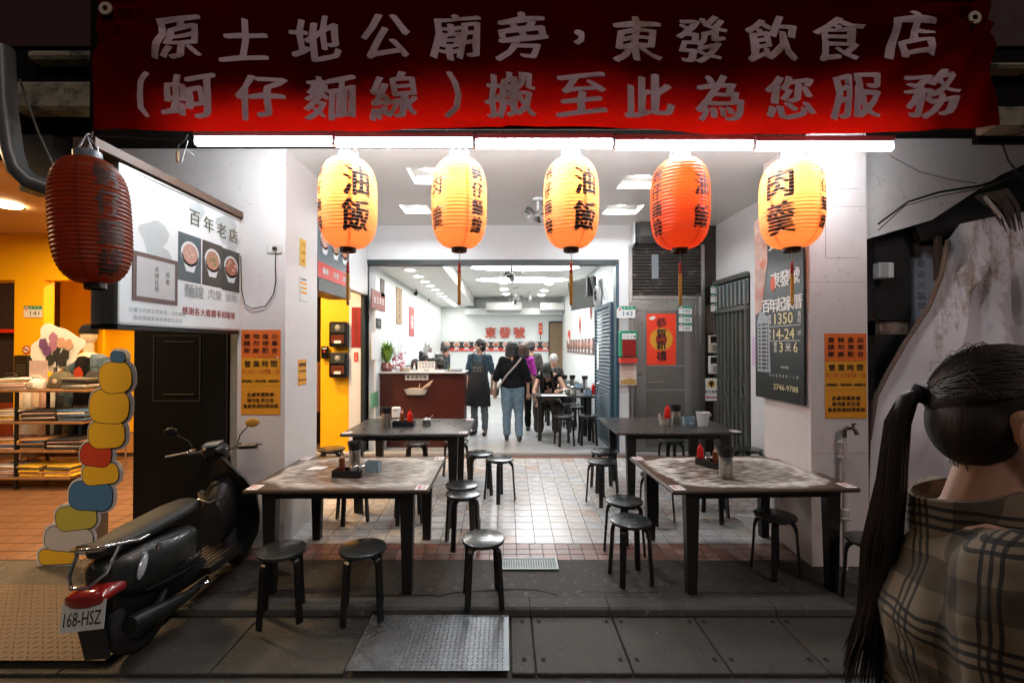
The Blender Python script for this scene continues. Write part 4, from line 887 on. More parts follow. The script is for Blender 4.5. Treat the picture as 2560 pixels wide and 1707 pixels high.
TLEG = mat('table_leg_black', (.010, .009, .008), .4, var=.3); STK = mat('pink_print', (.55, .10, .12), .5)
TT1, TT2 = tablemat(1, .75), tablemat(5, 1.0); TT3 = mat('plain_table_top', (.03, .028, .027), .3, var=.3, scale=5)
def table(x, y, w_, d_, zt, rz, top, label, stickers=((-1, -1), (1, -1), (-1, 1), (1, 1))):
    t = thing('dining_table', label, 'table', (x, y, zt), rz, 'dark rectangular tables set out under the lanterns')
    MB().rbox((0, 0, -.016), (w_, d_, .034), .012).build('tabletop', top, t)
    for s in (-1, 1):
        for q in (-1, 1):
            lx, ly = s*(w_/2-.17), q*(d_/2-.09); gz = G(y+ly)-zt
            P = [(lx-.05, 0), (lx+.05, 0)]
            MB().add([(lx+a*.052, ly+b_*.035, -.033) for a, b_ in ((-1, -1), (1, -1), (1, 1), (-1, 1))]+[(lx+a*.034, ly+b_*.03, gz) for a, b_ in ((-1, -1), (1, -1), (1, 1), (-1, 1))], [(0, 1, 2, 3), (7, 6, 5, 4), (0, 4, 5, 1), (1, 5, 6, 2), (2, 6, 7, 3), (3, 7, 4, 0)]).build('leg', TLEG, t)
    MB().bb(-w_/2+.14, w_/2-.14, -d_/2+.075, -d_/2+.10, -.085, -.034).bb(-w_/2+.14, w_/2-.14, d_/2-.10, d_/2-.075, -.085, -.034).build('apron', TLEG, t)
    for a, b_ in stickers:
        s = MB().rbox((a*(w_/2-.06), b_*(d_/2-.07), .0015), (.085, .115, .001), .0003).build('sticker', PAPER, t)
        mb = MB(); row(mb, '愛心', (a*(w_/2-.06), b_*(d_/2-.09), .0027), EX, EY, .035, .036, bold=.01); row(mb, '座位', (a*(w_/2-.06), b_*(d_/2-.05), .0027), EX, EY, .03, .036, bold=.01); mb.build('sticker_lettering', STK, s)
    return t
T1 = table(-1.245, 3.84, 1.36, 1.02, .70, 0, TT1, 'worn black table at the front left with a whitish scuffed top')
T2 = table(1.90, 3.86, 1.42, 1.02, .70, R(2.5), TT2, 'worn brown table at the front right with a wide chalky scuffed ring')
T3 = table(-1.06, 5.24, 1.34, 1.0, .84, 0, TT3, 'black table behind on the left in front of the red counter', ((-1, -1), (1, 1), (1, -1)))
T4 = table(1.84, 5.32, 1.34, 1.0, .84, 0, TT3, 'black table behind on the right in front of the steel door', ((1, -1),))
# napkin / paper note on table
m = MB(); m.add([(0, 0, .0), (.13, .02, .0), (.16, .10, .002), (.02, .09, .0), (.05, .05, .018)], [(0, 1, 4), (1, 2, 4), (2, 3, 4), (3, 0, 4)])
o = m.build('paper_slip', PAPER, loc=(-1.70, 3.87, .7025)); tag(o, 'crumpled paper slip near the left edge of the front left table', 'paper')

# ================================================================ STOOLS
SEAT = mat('stool_seat', (.022, .024, .024), .25, var=.4, scale=9, coat=.2, dirt=(.06, .058, .052), dscale=11, dthr=.56); SLEG = mat('stool_leg_black', (.007, .007, .007), .38, var=.2); 
def make_stool(h=.465, r=.158):
    t = thing('stool', '', 'stool', (0, 0, 0), 0, 'round black stools around the tables')
    MB().lathe([(.001, h), (r-.012, h), (r-.003, h-.003), (r, h-.010), (r-.004, h-.024), (r-.02, h-.030), (.001, h-.030)], n=36, close=False).build('seat', SEAT, t, smooth=True)
    for k in range(4):
        a = pi/4+k*pi/2; c, s = cos(a), sin(a)
        P = [(r*.55, h-.036), (r*.80, h-.042), (r*.93, h-.062), (r*.99, h-.10), (r*1.02, h-.2), (r*1.14, 0)]
        # flat bent leg, 45 mm wide band
        mb = MB(); vs = []; n = len(P)
        for i, (q, z) in enumerate(P):
            for wv, tv in ((-1, 0), (1, 0), (1, 1), (-1, 1)):
                wd = .021 if i > 1 else .018
                dq, dz = (P[min(i+1, n-1)][0]-P[max(i-1, 0)][0], P[min(i+1, n-1)][1]-P[max(i-1, 0)][1]); ll = math.hypot(dq, dz); nq, nz = dz/ll*.018*tv, -dq/ll*.018*tv
                vs.append(((q+nq)*c-s*wd*wv, (q+nq)*s+c*wd*wv, z+nz))
        fs = [(0, 1, 2, 3), (4*n-1, 4*n-2, 4*n-3, 4*n-4)]
        for i in range(n-1):
            for j in range(4): fs.append((i*4+j, i*4+(j+1) % 4, i*4+4+(j+1) % 4, i*4+4+j))
        lg = mb.add(vs, fs).build('leg', SLEG, t)
    # brace hoop between legs
    for k in range(2):
        mb = MB(); a = pi/4+k*pi/2; c, s = cos(a), sin(a); q = r*.86
        mb.tube([(-q*c*1.12, -q*s*1.12, h-.16), (-q*c*.98, -q*s*.98, h-.085), (-q*c*.75, -q*s*.75, h-.052), (q*c*.75, q*s*.75, h-.050), (q*c*.98, q*s*.98, h-.085), (q*c*1.12, q*s*1.12, h-.16)], .008, 6); mb.build('brace', SLEG, t, smooth=True)
    MB().lathe([(r*.72, h-.034), (r*.72, h-.044), (r*.66, h-.044), (r*.66, h-.034)], n=24, close=False).build('ring', SLEG, t)
    return t
stool0 = make_stool()
used = False
def put_stool(u, v, label, rz=None, x=None, y=None, h=.465, z=None):
    """u,v : photo pixel of the seat centre"""
    global used
    if y is None:
        y = 4.0
        for _ in range(8): y = F*(H-(G(y)+h))/(v-HZ)
        x = Xu(u, y)
    rz = random.uniform(0, pi/2) if rz is None else R(rz)
    z = max(G(y-.15), G(y+.12)) if z is None else z
    if G(y-.17) < -.13 < G(y+.17): z = -.10
    if not used: used = True; stool0.location = (x, y, z); stool0.rotation_euler = (0, 0, rz); stool0['label'] = label; return stool0
    return copy_tree(stool0, (x, y, z), rz, label)
k_ = 1.0884
for xv, yv, lab, rz in ((1110, 1228, 'stool with a shining white-lit seat standing alone in the centre foreground', 8), (650, 1270, 'stool at the front left, right beside the scooter', 20), (835, 1266, 'second stool from the scooter in front of the worn left table', 15),
    (1064, 1132, 'stool at the right end of the front left table', 20), (1148, 1052, 'stool with a bright seat standing free behind, near the middle aisle', 40), (1102, 1040, 'stool partly hidden behind the bright-seated one at the rear left table', 10),
    (1382, 1058, 'nearer of the two stools at the left end of the rear right table', 30), (1387, 1035, 'farther of the two stools at the left end of the rear right table', 5), (1433, 1148, 'rear stool of the pair left of the front right table', 25),
    (1447, 1192, 'front stool of the pair left of the front right table', 10), (1778, 1180, 'stool in front of the right end of the front right table', 12), (1997, 1248, 'stool at the far right beside the passing woman', 15),
    (762, 1030, 'stool before the yellow wall catching an orange reflection', 10), (958, 1016, 'stool behind the left rear table against the red counter', 5), (1048, 1012, 'stool at the right rear corner of the left rear table', 30),
    (1541, 1010, 'stool standing right in front of the steel door', 10), (1718, 1030, 'stool by the folding gate at the right side wall', 20)):
    put_stool(xv*k_, yv*k_, lab, rz)
for x, y, lab in ((-1.55, 4.62, 'stool tucked behind the left half of the front left table'), (-.98, 4.62, 'stool tucked behind the right half of the front left table'), (-.42, 4.35, 'stool at the rear right corner of the front left table'),
    (1.52, 4.62, 'stool tucked behind the left half of the front right table'), (2.10, 4.66, 'stool tucked behind the right half of the front right table')):
    put_stool(0, 0, lab, x=x, y=y)

# ================================================================ CONDIMENTS
GLC = mat('amber_sauce', (.16, .04, .012), .15, coat=.5); PB = mat('pale_blue_plastic', (.32, .45, .55), .25, trans=.3, var=.1); PSTEEL = mat('perforated_steel', (.5, .48, .44), .3, metal=1)
def chopstick_holder(label, loc, s=1):
    t = thing('chopstick_holder', label, 'chopstick holder', loc); t.scale = (s, s, s)
    MB().lathe([(.001, 0), (.043, 0), (.045, .004), (.045, .155), (.043, .155), (.040, .01)], n=24, close=False).build('steel_tube', PSTEEL, t, smooth=True)
    mb = MB()
    for k in range(8):
        a = k*pi/4+.2
        for j in range(4): z = .03+j*.033; M = Matrix.Rotation(a, 3, 'Z') @ Euler((0, pi/2, 0)).to_matrix(); mb.lathe([(.0045, .0452), (.001, .0462)], (0, 0, z), 6, M)
    mb.build('hole', BTEXT, t, kind='stuff')
    mb = MB()
    for k in range(26):
        a = k*2.4; r = .031*math.sqrt((k+.5)/26); mb.cone((r*cos(a)*.7, r*sin(a)*.7, .02), (r*cos(a)*1.75, r*sin(a)*1.75, .215+.006*sin(k*3)), .0035, .0045, 5)
    mb.build('chopsticks', BTEXT, t, kind='stuff')
    MB().lathe([(.046, .150), (.050, .165), (.058, .212), (.0545, .212), (.044, .165)], n=24, close=False).build('black_collar', BLACK, t, smooth=True)
    return t
def squeeze(label, loc, m, h=.15, r=.027, tip=None):
    t = thing('sauce_bottle', label, 'sauce bottle', loc)
    MB().lathe([(.001, 0), (r*.92, 0), (r, .006), (r, h*.5), (r*.94, h*.58), (r, h*.66), (r*.85, h*.78), (.001, h*.80)], n=20, close=False).build('bottle', m, t, smooth=True)
    MB().lathe([(r*.55, h*.79), (r*.5, h*.86), (r*.22, h*.88), (r*.10, h*1.08), (.001, h*1.08)], n=16, close=False).build('nozzle', tip or m, t, smooth=True); return t
def jar(label, loc, r=.03, h=.055):
    t = thing('seasoning_jar', label, 'jar', loc)
    MB().lathe([(.001, 0), (r*.95, 0), (r, .004), (r, h*.8), (.001, h*.8)], n=20, close=False).build('jar_body', mat('jar_glass', (.5, .48, .42), .15, metal=.5), t, smooth=True)
    MB().lathe([(.001, h*1.02), (r*.9, h), (r*1.06, h*.96), (r*1.06, h*.78), (.001, h*.78)], n=20, close=False).build('lid', CHROME, t, smooth=True)
    return t
def caddy(label, loc, rz=0, w_=.17, d_=.11):
    t = thing('condiment_tray', label, 'tray', loc, rz); m = MB().bb(-w_/2, w_/2, -d_/2, d_/2, 0, .004)
    for a in ((-w_/2, w_/2, -d_/2, -d_/2+.004), (-w_/2, w_/2, d_/2-.004, d_/2), (-w_/2, -w_/2+.004, -d_/2+.004, d_/2-.004), (w_/2-.004, w_/2, -d_/2+.004, d_/2-.004)): m.bb(*a, .004, .055)
    m.build('tray_body', BLACK, t); return t
def spoonbox(label, loc, rz=0):
    t = thing('spoon_box', label, 'spoon box', loc, rz); m = MB().bb(-.06, .06, -.035, .035, 0, .004)
    for a in ((-.06, .06, -.035, -.032), (-.06, .06, .032, .035), (-.06, -.057, -.032, .032), (.057, .06, -.032, .032), (-.0015, .0015, -.032, .032)): m.bb(*a, .004, .085)
    m.build('box_body', PB, t); s = MB()
    for k in range(5): s.cone((-.04+.02*k, 0, .006), (-.045+.022*k, .01, .1), .003, .0045, 6)
    s.build('spoon_handles', mat('spoon_steel', (.4, .4, .4), .3, metal=1), t, kind='stuff'); return t
z1, z2, z3 = .7015, .7015, .8415
def tp_(u, v, zt):
    y = F*(H-zt)/(v-HZ); return Xu(u, y), y, zt
# front left table (crop scale 4.356 from 600,1080)
def c1(a, b): return tp_(600+a/4.356, 1080+b/4.356, z1)
chopstick_holder('steel chopstick holder on the front left table behind the black tray', c1(1255, 385), 1.06)
x, y, z = c1(1180, 480); caddy('black condiment tray on the front left table', (x, y+.02, z), R(-4), .23, .12)
squeeze('brown sauce bottle standing in the tray of the front left table', (x-.065, y+.045, z+.005), GLC, .17, .026, mat('clear_nozzle', (.5, .3, .2), .3))
jar('steel lidded jar in the tray of the front left table', (x+.045, y+.0, z+.035), .03, .055); MB
jar('small jar at the right end of the tray on the front left table', (x+.10, y+.03, z+.005), .028, .08)
spoonbox('pale blue spoon box on the front left table', c1(1455, 425), R(-6))
# front right table (scale 3.564 from 1560,1060)
def c2(a, b): return tp_(1560+a/3.564, 1060+b/3.564, z2)
chopstick_holder('steel chopstick holder at the centre of the front right table', c2(902, 470), 1.12)
x, y, z = c2(765, 370); caddy('black condiment tray beside the holder on the front right table', (x-.0, y, z), R(-62), .22, .12)
squeeze('red ketchup bottle on the front right table', (x-.045, y+.1, z+.005), RED, .17, .029)
squeeze('brown sauce bottle with a pale cap on the front right table', (x+.03, y-.03, z+.005), GLC, .16, .026, mat('peach_cap', (.6, .35, .25), .4))
jar('small jar beside the red bottle on the front right table', (x-.015, y+.035, z+.005), .026, .07)
jar('little steel jar right of the chopstick holder on the front right table', (x+.16, y+.05, z), .02, .04)
# rear left table (scale 4.613 from 900,800)
def c3(a, b): return tp_(900+a/4.613, 800+b/4.613, z3)
x, y, z = c3(520, 1215); caddy('black condiment tray on the rear left table', (x-.01, y, z), 0, .24, .13)
chopstick_holder('steel chopstick holder on the rear left table', c3(303, 1235), 1.06)
squeeze('red squeeze bottle in the tray of the rear left table', (x+.05, y+.03, z+.005), RED, .17, .032)
squeeze('dark sauce bottle with a pale nozzle in the tray of the rear left table', (x-.04, y+.035, z+.005), GLC, .175, .026, mat('peach_cap', (.6, .35, .25), .4))
jar('steel jar at the left of the tray on the rear left table', (x-.095, y+.01, z+.005), .032, .06)
t = thing('sugar_pot', 'small steel pot with a lid and spoon on the rear left table', 'pot', c3(770, 1205))
MB().lathe([(.001, 0), (.045, 0), (.048, .005), (.048, .06), (.052, .063), (.03, .075), (.001, .078)], n=24, close=False).build('pot_body', STEEL, t, smooth=True)
MB().tube([(.02, 0, .06), (.07, .01, .11)], .004, 6).build('spoon', CHROME, t); MB().ell((0, 0, .082), .007, 8, 6).build('knob', CHROME, t)
x, y, z = c3(420, 1120); t = thing('spoon_box', 'white and blue printed spoon box on the rear left table', 'spoon box', (x, y, z)); MB().rbox((0, 0, .065), (.10, .07, .13), .008).build('box_body', PAPER, t); mb = MB(); word(mb, 'OBT', (0, -.036, .095), EX, EZ, .06, .025, bold=.01); mb.build('lettering', mat('ink_blue', (.02, .08, .2), .5), t)
# rear right table (scale 3.408 from 1540,700)
def c4(a, b): return tp_(1540+a/3.408, 700+b/3.408, z3)
chopstick_holder('steel chopstick holder on the rear right table', c4(508, 1232), 1.06)
squeeze('red squeeze bottle on the rear right table', c4(437, 1190), RED, .19, .036)
jar('steel jar behind the pot on the rear right table', c4(385, 1195), .036, .09)
jar('wide steel pot in front on the rear right table', c4(415, 1235), .056, .08)
spoonbox('pale blue spoon box on the rear right table', c4(615, 1225), 0)
t = thing('ice_bucket', 'white plastic bucket on the rear right table', 'bucket', c4(738, 1240))
MB().lathe([(.001, 0), (.055, 0), (.072, .145), (.077, .147), (.077, .155), (.070, .155), (.053, .006), (.001, .006)], n=28, close=False).build('bucket_body', mat('white_plastic', (.62, .62, .6), .35), t, smooth=True)
MB().tube([(.077, 0, .14), (.085, 0, .11), (.09, -.02, .12), (.085, -.03, .14)], .003, 6).build('handle', FIX, t)
# ================================================================ SCOOTER  (local: +y forward, x right, z up)
PAINT = mat('scooter_paint', (.006, .008, .0065), .42, coat=.35, var=.3, scale=6, dirt=(.03, .028, .022), dscale=16, dthr=.62); PLB = mat('scooter_black_plastic', (.008, .008, .008), .45)
t = thing('motor_scooter', 'dark green retro motor scooter parked on the left, seen from behind', 'scooter', (-2.29, 2.88, G(2.95)), R(2))
fz = G(3.8)-G(2.9)
def wheel(y, z, st=0):
    M = Euler((0, pi/2, 0)).to_matrix(); M = Euler((0, 0, st)).to_matrix() @ M
    w_ = MB().lathe([(.15, -.05), (.20, -.048), (.225, -.03), (.235, 0), (.225, .03), (.20, .048), (.15, .05)], (0, y, z), 32, M, close=False).build('wheel', mat('tyre_rubber', (.012, .012, .012), .8, bump=.5), t, smooth=True)
    MB().lathe([(.001, -.02), (.15, -.035), (.15, .035), (.001, .02)], (0, y, z), 20, M, close=False).build('rim', mat('rim_grey', (.10, .10, .10), .35, metal=.8), w_)
wheel(0, .235); wheel(.98, .235+fz, .3)
# rear body
MB().lofty([(0, -.26, .57, .045, .04), (0, -.23, .55, .09, .095), (0, -.12, .52, .145, .15), (0, .05, .49, .175, .18), (0, .22, .47, .17, .18), (0, .36, .46, .145, .17), (0, .44, .45, .11, .15)], 24, 2.7).build('rear_body', PAINT, t, smooth=True)
MB().lofty([(0, -.20, .40, .05, .08), (0, .0, .33, .08, .12), (0, .3, .30, .10, .12), (0, .5, .26, .10, .08)], 16, 2.5).build('engine_cover', PLB, t, smooth=True)
MB().lofty([(0, -.24, .685, .05, .02), (0, -.20, .70, .10, .045), (0, .0, .715, .135, .05), (0, .2, .72, .14, .055), (0, .33, .725, .13, .06), (0, .46, .735, .10, .05), (0, .50, .73, .06, .03)], 20, 2.6).build('seat', mat('seat_vinyl', (.010, .010, .009), .58, bump=.3, bscale=90), t, smooth=True)
MB().bb(-.17, .17, .42, .86, .235, .285).build('floorboard', PLB, t)
mb = MB()
for k in range(6): mb.bb(-.13+k*.045, -.115+k*.045, .45, .83, .286, .292)
mb.build('rubber_strip', mat('mat_brown', (.08, .05, .03), .6), t, kind='stuff')
# leg shield
ls = MB(); secs = []
for z, y, hw in ((.22, .84, .20), (.34, .90, .255), (.5, .905, .285), (.66, .885, .28), (.80, .85, .22), (.92, .815, .13), (1.0, .80, .07)): secs.append((z, y, hw))
vs = []; n = 9
for z, y, hw in secs:
    for i in range(n): q = i/(n-1)*2-1; vs.append((hw*q, y-.055*q*q+.03, z))
    for i in range(n): q = 1-i/(n-1)*2; vs.append((hw*q*.97, y-.055*q*q+.06+.03*(1-q*q), z))
fs = []; m2 = 2*n
for k in range(len(secs)-1):
    for i in range(m2): fs.append((k*m2+i, k*m2+(i+1) % m2, k*m2+m2+(i+1) % m2, k*m2+m2+i))
fs += [tuple(range(m2-1, -1, -1)), tuple(range((len(secs)-1)*m2, len(secs)*m2))]
ls.add(vs, fs).build('leg_shield', PAINT, t, smooth=True)
MB().lofty([(0, .70, .50, .09, .17), (0, .78, .56, .12, .22), (0, .86, .6, .12, .24)], 16, 2.6).build('inner_shield', PLB, t, smooth=True)
MB().tube([(-.11, .72, .70), (0, .70, .67), (.11, .72, .70)], .008, 8).build('glove_box_trim', CHROME, t, smooth=True)
MB().lathe([(.03, 0), (.034, .01), (.02, .014)], (-.05, .705, .74), 14, Euler((pi/2, 0, 0)).to_matrix()).build('key_lock', CHROME, t)
MB().lofty([(0, .86, .42+fz, .055, .06), (0, .96, .49+fz, .075, .05), (0, 1.08, .49+fz, .075, .045), (0, 1.22, .40+fz, .05, .05), (0, 1.25, .33+fz, .03, .04)], 16, 2.4).build('front_fender', PAINT, t, smooth=True)
MB().tube([(-.06, .98, .235+fz), (-.06, .95, .5), (-.03, .93, .7)], .018, 8).tube([(.06, .98, .235+fz), (.06, .95, .5), (.03, .93, .7)], .018, 8).build('fork', mat('fork_grey', (.1, .1, .1), .3, metal=.9), t)
SEAM = mat('seam_black', (.002, .002, .002), .9)
for s in (-1, 1):
    MB().tube([(s*.135, -.2, .64), (s*.176, -.05, .655), (s*.183, .15, .63), (s*.165, .33, .60), (s*.12, .43, .585)], .0035, 5).build('chrome_trim', CHROME, t, smooth=True)
    MB().tube([(s*.16, -.1, .40), (s*.187, .1, .385), (s*.17, .3, .37)], .003, 5).build('panel_seam', SEAM, t)
    for k_i in range(4): MB().bb(s*.178-.003, s*.178+.003, .14+.03*k_i, .155+.03*k_i, .40, .425).build('vent_slot', SEAM, t)
for k_i in range(4): MB().tube([(.03-.02*k_i, .80, 1.03), (.05-.02*k_i, .92, .98+.01*k_i), (.04-.02*k_i, .93, .86), (.0, .88, .74)], .004, 5).build('control_cable', SEAM, t, smooth=True)
MB().bb(-.05, .05, -.302, -.296, .50, .53).build('reflector', mat('reflector_red', (.4, .02, .01), .2), t)
MB().tube([(.10, .30, .20), (.19, .34, .21), (.20, .36, .215)], .009, 6).tube([(-.10, .30, .20), (-.19, .34, .21), (-.20, .36, .215)], .009, 6).build('footpeg', CHROME, t)
MB().rbox((0, .02, .30), (.10, .3, .10), .02).build('air_filter_box', PLB, t); MB().tube([(-.11, -.06, .62), (-.11, -.04, .34), (-.11, 0, .26)], .022, 10).build('shock_absorber', mat('spring_grey', (.12, .12, .12), .4, metal=.8), t)
# handlebar head turned a little left
hb = V((0, .82, 1.03)); Mh = Euler((0, 0, R(14))).to_matrix()
def hp(x, y, z): return hb+Mh @ V((x, y, z))
head = MB(); head.lofty([(0, -.10, .03, .05, .022), (0, -.05, .03, .085, .05), (0, .03, .01, .095, .07), (0, .10, -.01, .075, .065), (0, .13, -.02, .04, .04)], 20, 2.4); head.v = [tuple(hb+Mh @ V(p)) for p in head.v]; head.build('handlebar_cover', PAINT, t, smooth=True)
d = MB(); d.lofty([(0, -.10, .075, .055, .008), (0, -.02, .088, .062, .010), (0, .05, .085, .05, .008)], 16, 3); d.v = [tuple(hb+Mh @ V(p)) for p in d.v]; d.build('instrument_display', mat('display_glass', (.30, .33, .34), .06, coat=1), t, smooth=True)
MB().lathe([(.001, .03), (.05, .015), (.062, 0), (.06, -.02)], hp(0, .145, -.02), 20, Mh @ Euler((-pi/2, 0, 0)).to_matrix(), close=False).build('headlight', mat('headlight_glass', (.5, .5, .5), .05, coat=1), t, smooth=True)
for s in (-1, 1):
    MB().tube([hp(s*.07, 0, .02), hp(s*.17, -.02, .025), hp(s*.20, -.025, .025)], .013, 8).build('bar', CHROME, t, smooth=True)
    MB().tube([hp(s*.19, -.025, .025), hp(s*.33, -.06, .02)], .018, 10).build('grip', PLB, t, smooth=True)
    MB().tube([hp(s*.18, .02, .03), hp(s*.22, .045, .03), hp(s*.35, .01, .02)], .006, 6).build('brake_lever', CHROME, t, smooth=True)
    MB().rbox(hp(s*.17, 0, .035), (.045, .05, .04), .01).build('switch_block', CHROME if s < 0 else PLB, t)
    MB().tube([hp(s*.16, .01, .04), hp(s*.19, .01, .12), hp(s*.27, -.01, .19)], .005, 6).build('mirror_stem', PLB, t, smooth=True)
    mm = MB().ell((0, 0, 0), (.055, .012, .038), 16, 8); c = hp(s*.30, -.015, .21); mm.v = [tuple(c+Mh @ V(p)) for p in mm.v]; mm.build('mirror', mat(['amber_mirror_back', 'black_mirror_back'][s < 0], [(.55, .28, .04), (.01, .01, .01)][s < 0], .3), t, smooth=True)
# rear light, signals, plate
TL = mat('tail_lamp_red', (.22, .010, .008), .12, coat=1); 
MB().lofty([(0, -.34, .47, .08, .03), (0, -.325, .475, .115, .042), (0, -.26, .485, .130, .048), (0, -.18, .48, .12, .045)], 18, 2.8).build('tail_light', TL, t, smooth=True)
for s in (-1, 1):
    q = MB().ell((0, 0, 0), (.016, .028, .075), 14, 10, Euler((R(-28), 0, 0))); q.v = [(a+s*.152, b-.10, c+.545) for a, b, c in q.v]; q.build('turn_signal', mat('clear_lens', (.45, .48, .5), .06, coat=1, metal=.3), t, smooth=True)
    mb = MB(); word(mb, 'CUXI', (s*.177, .27, .43), SX*(1 if s > 0 else -1), EZ, .13, .026, bold=.03); mb.build('badge_lettering', mat('badge_chrome', (.45, .45, .42), .2, metal=1), t)
mb = MB(); mb.tube([(.12, .02, .70), (.13, -.08, .70), (.125, -.22, .735), (.07, -.30, .745), (-.07, -.30, .745), (-.125, -.22, .735), (-.13, -.08, .70), (-.12, .02, .70)], .010, 10); mb.build('grab_rail', CHROME, t, smooth=True)
mb = MB(); mb.tube([(.125, -.2, .73), (.11, -.29, .60), (.05, -.34, .55), (-.05, -.34, .55), (-.11, -.29, .60), (-.125, -.2, .73)], .009, 8); mb.build('rear_guard', CHROME, t, smooth=True)
MB().lathe([(.022, 0), (.022, .012), (.001, .014)], (.172, .0, .62), 14, Euler((0, pi/2, 0)).to_matrix()).build('round_badge', CHROME, t)
mud = MB().prism([(-.07, .12), (.07, .12), (.075, .48), (-.075, .48)], (0, -.27, 0), EX, V((0, -.12, 1)).normalized(), -.02); mud.build('mudguard', PLB, t)
PN = V((0, -1, .22)).normalized(); PY2 = V((0, .22, 1)).normalized(); PX2 = EX.copy(); PX2.rotate(Euler((0, R(-2), 0)))
pc = V((0, -.335, .395)); th2 = MB().prism([(-.13, -.075), (.13, -.075), (.13, .075), (-.13, .075)], pc, PX2, PY2, .002).build('number_plate', mat('plate_white', (.55, .56, .52), .5, var=.1, scale=30), t)
mb = MB(); word(mb, '168-HSZ', pc+PN*.0035-PY2*.012, PX2, PY2, .22, .072, bold=.012, shear=0); mb.build('plate_lettering', BTEXT, th2)
for s in (-.06, .05): MB().ell(pc+PN*.003+PX2*s+PY2*.055, .006, 8, 6).build('bolt', CHROME, th2)
MB().tube([(.12, .45, .2), (.14, .25, .19), (.15, .05, .21), (.15, -.12, .24), (.15, -.22, .26)], .03, 12, [.018, .03, .052, .058, .05]).build('muffler', mat('muffler_black', (.02, .022, .02), .35, metal=.5), t, smooth=True)
MB().tube([(-.08, .38, .22), (-.17, .34, .02), (-.19, .36, .005)], .010, 8).build('side_stand', PLB, t)
MB().tube([(.10, .10, .30), (.12, .0, .235)], .02, 8).build('swing_arm', PLB, t)
t.rotation_euler = (0, R(-6), R(-3))

# ================================================================ PLAIN CUT-OUT BOARD beside the scooter
t = thing('cutout_board', 'tall white-edged cardboard cut-out board with plain yellow, red and blue shapes', 'display board', (-3.42, 3.80, G(3.8)))
def blob(cx, cz, rx, rz_, k=0, n=28, j=.0): return [(cx+rx*(1+j*sin(5*a+k))*cos(a), cz+rz_*(1+j*cos(4*a+k))*sin(a)) for a in [2*pi*i/n for i in range(n)]]
YB_ = mat('print_yellow', (.92, .54, .03), .5); RB_ = mat('print_orange_red', (.62, .06, .02), .5); BB_ = mat('print_blue', (.07, .20, .38), .5); LG_ = mat('print_olive_yellow', (.55, .5, .08), .5); PLN = mat('print_pale', (.6, .58, .55), .5)
OUT = mat('outline_black_print', (.01, .01, .01), .6)
def rr(cx, cz, w_, h_, rot, g):
    P = []; r_ = min(w_, h_)*.38+g; w2, h2 = w_/2+g, h_/2+g
    for qx, qz, a0 in ((1, 1, 0), (-1, 1, 90), (-1, -1, 180), (1, -1, 270)):
        for a in range(0, 91, 18): P.append((qx*(w2-r_)+r_*cos(R(a0+a)), qz*(h2-r_)+r_*sin(R(a0+a))))
    return [(cx+a*cos(rot)-b_*sin(rot), cz+a*sin(rot)+b_*cos(rot)) for a, b_ in P]
STACK = [(-.30, .08, .30, .13, .05, YB_), (-.20, .22, .40, .20, -.08, PLN), (-.14, .40, .34, .20, .12, LG_), (-.02, .58, .36, .24, -.05, BB_), (.06, .76, .30, .17, .1, YB_), (.02, .92, .26, .19, -.14, RB_), (.11, 1.09, .30, .23, .06, YB_), (.13, 1.32, .33, .28, -.05, YB_), (.18, 1.56, .27, .26, .08, YB_), (.20, 1.73, .12, .09, -.1, BB_)]
for k, (cx, cz, w_, h_, ro, m) in enumerate(STACK):
    MB().prism(rr(cx, cz, w_, h_, ro, .024), (0, .0006*k, 0), EX, EZ, -.006).build('white_border', PAPER, t)
    MB().prism(rr(cx, cz, w_, h_, ro, .004), (0, -.0062-.0012*k, 0), EX, EZ, -.0008).build('black_outline', OUT, t)
    MB().prism(rr(cx, cz, w_, h_, ro, -.002), (0, -.0072-.0012*k, 0), EX, EZ, -.0006).build('colour_shape', m, t)
MB().bb(-.02, .1, .012, .02, .0, 1.3).build('back_strut', mat('cardboard', (.35, .22, .12), .8), t)

# ================================================================ NEIGHBOUR SHOP GOODS
WOOD = mat('shelf_wood', (.30, .15, .07), .5, var=.25, scale=12)
ys = 5.6; t = thing('display_shelf', 'long four-tier wooden display shelf on black legs in the yellow shop', 'shelf', (-6.1, ys, G(ys)))
SZ = []
for v, u1 in ((973, 252), (1050, 245), (1119, 225), (1184, 215)):
    z = Zv(v, ys)-G(ys); SZ.append(z); MB().rbox(((Xu(u1, ys)+6.1-1.2)/2, .0, z), (Xu(u1, ys)+6.1+1.2, .42, .03), .004).build('shelf_board', WOOD, t)
for x in (-.1, Xu(84, ys)+6.1): MB().bb(x-.012, x+.012, -.2, -.17, 0, SZ[0]).build('leg', BLACK, t); MB().bb(x-.012, x+.012, .17, .2, 0, SZ[0]).build('leg', BLACK, t)
CLC = [mat('cloth_%s' % n, c, .85, var=.25, bump=.4, bscale=30) for n, c in (('black', (.02, .02, .02)), ('cream', (.6, .48, .36)), ('denim', (.06, .13, .25)), ('pink', (.50, .30, .24)), ('yellow', (.80, .48, .03)), ('tan', (.45, .24, .11)), ('white', (.6, .58, .55)), ('olive', (.10, .09, .06)))]
def folded(u, k, m, w_, label, dy=-.05, hh=.13):
    c = thing('folded_clothes', label, 'clothes', (Xu(u, ys-.1), ys+dy, G(ys)+SZ[k]+.016))
    for i in range(5): MB().rbox((random.uniform(-.015, .015), random.uniform(-.01, .01), hh*(i+.5)/5), (w_*random.uniform(.85, 1.0), .28, hh/5-.001), .010, rz=random.uniform(-.07, .07), ry=random.uniform(-.03, .03)).build('garment', CLC[m] if i % 2 == 0 else CLC[(m*3+i) % 8], c, smooth=False)
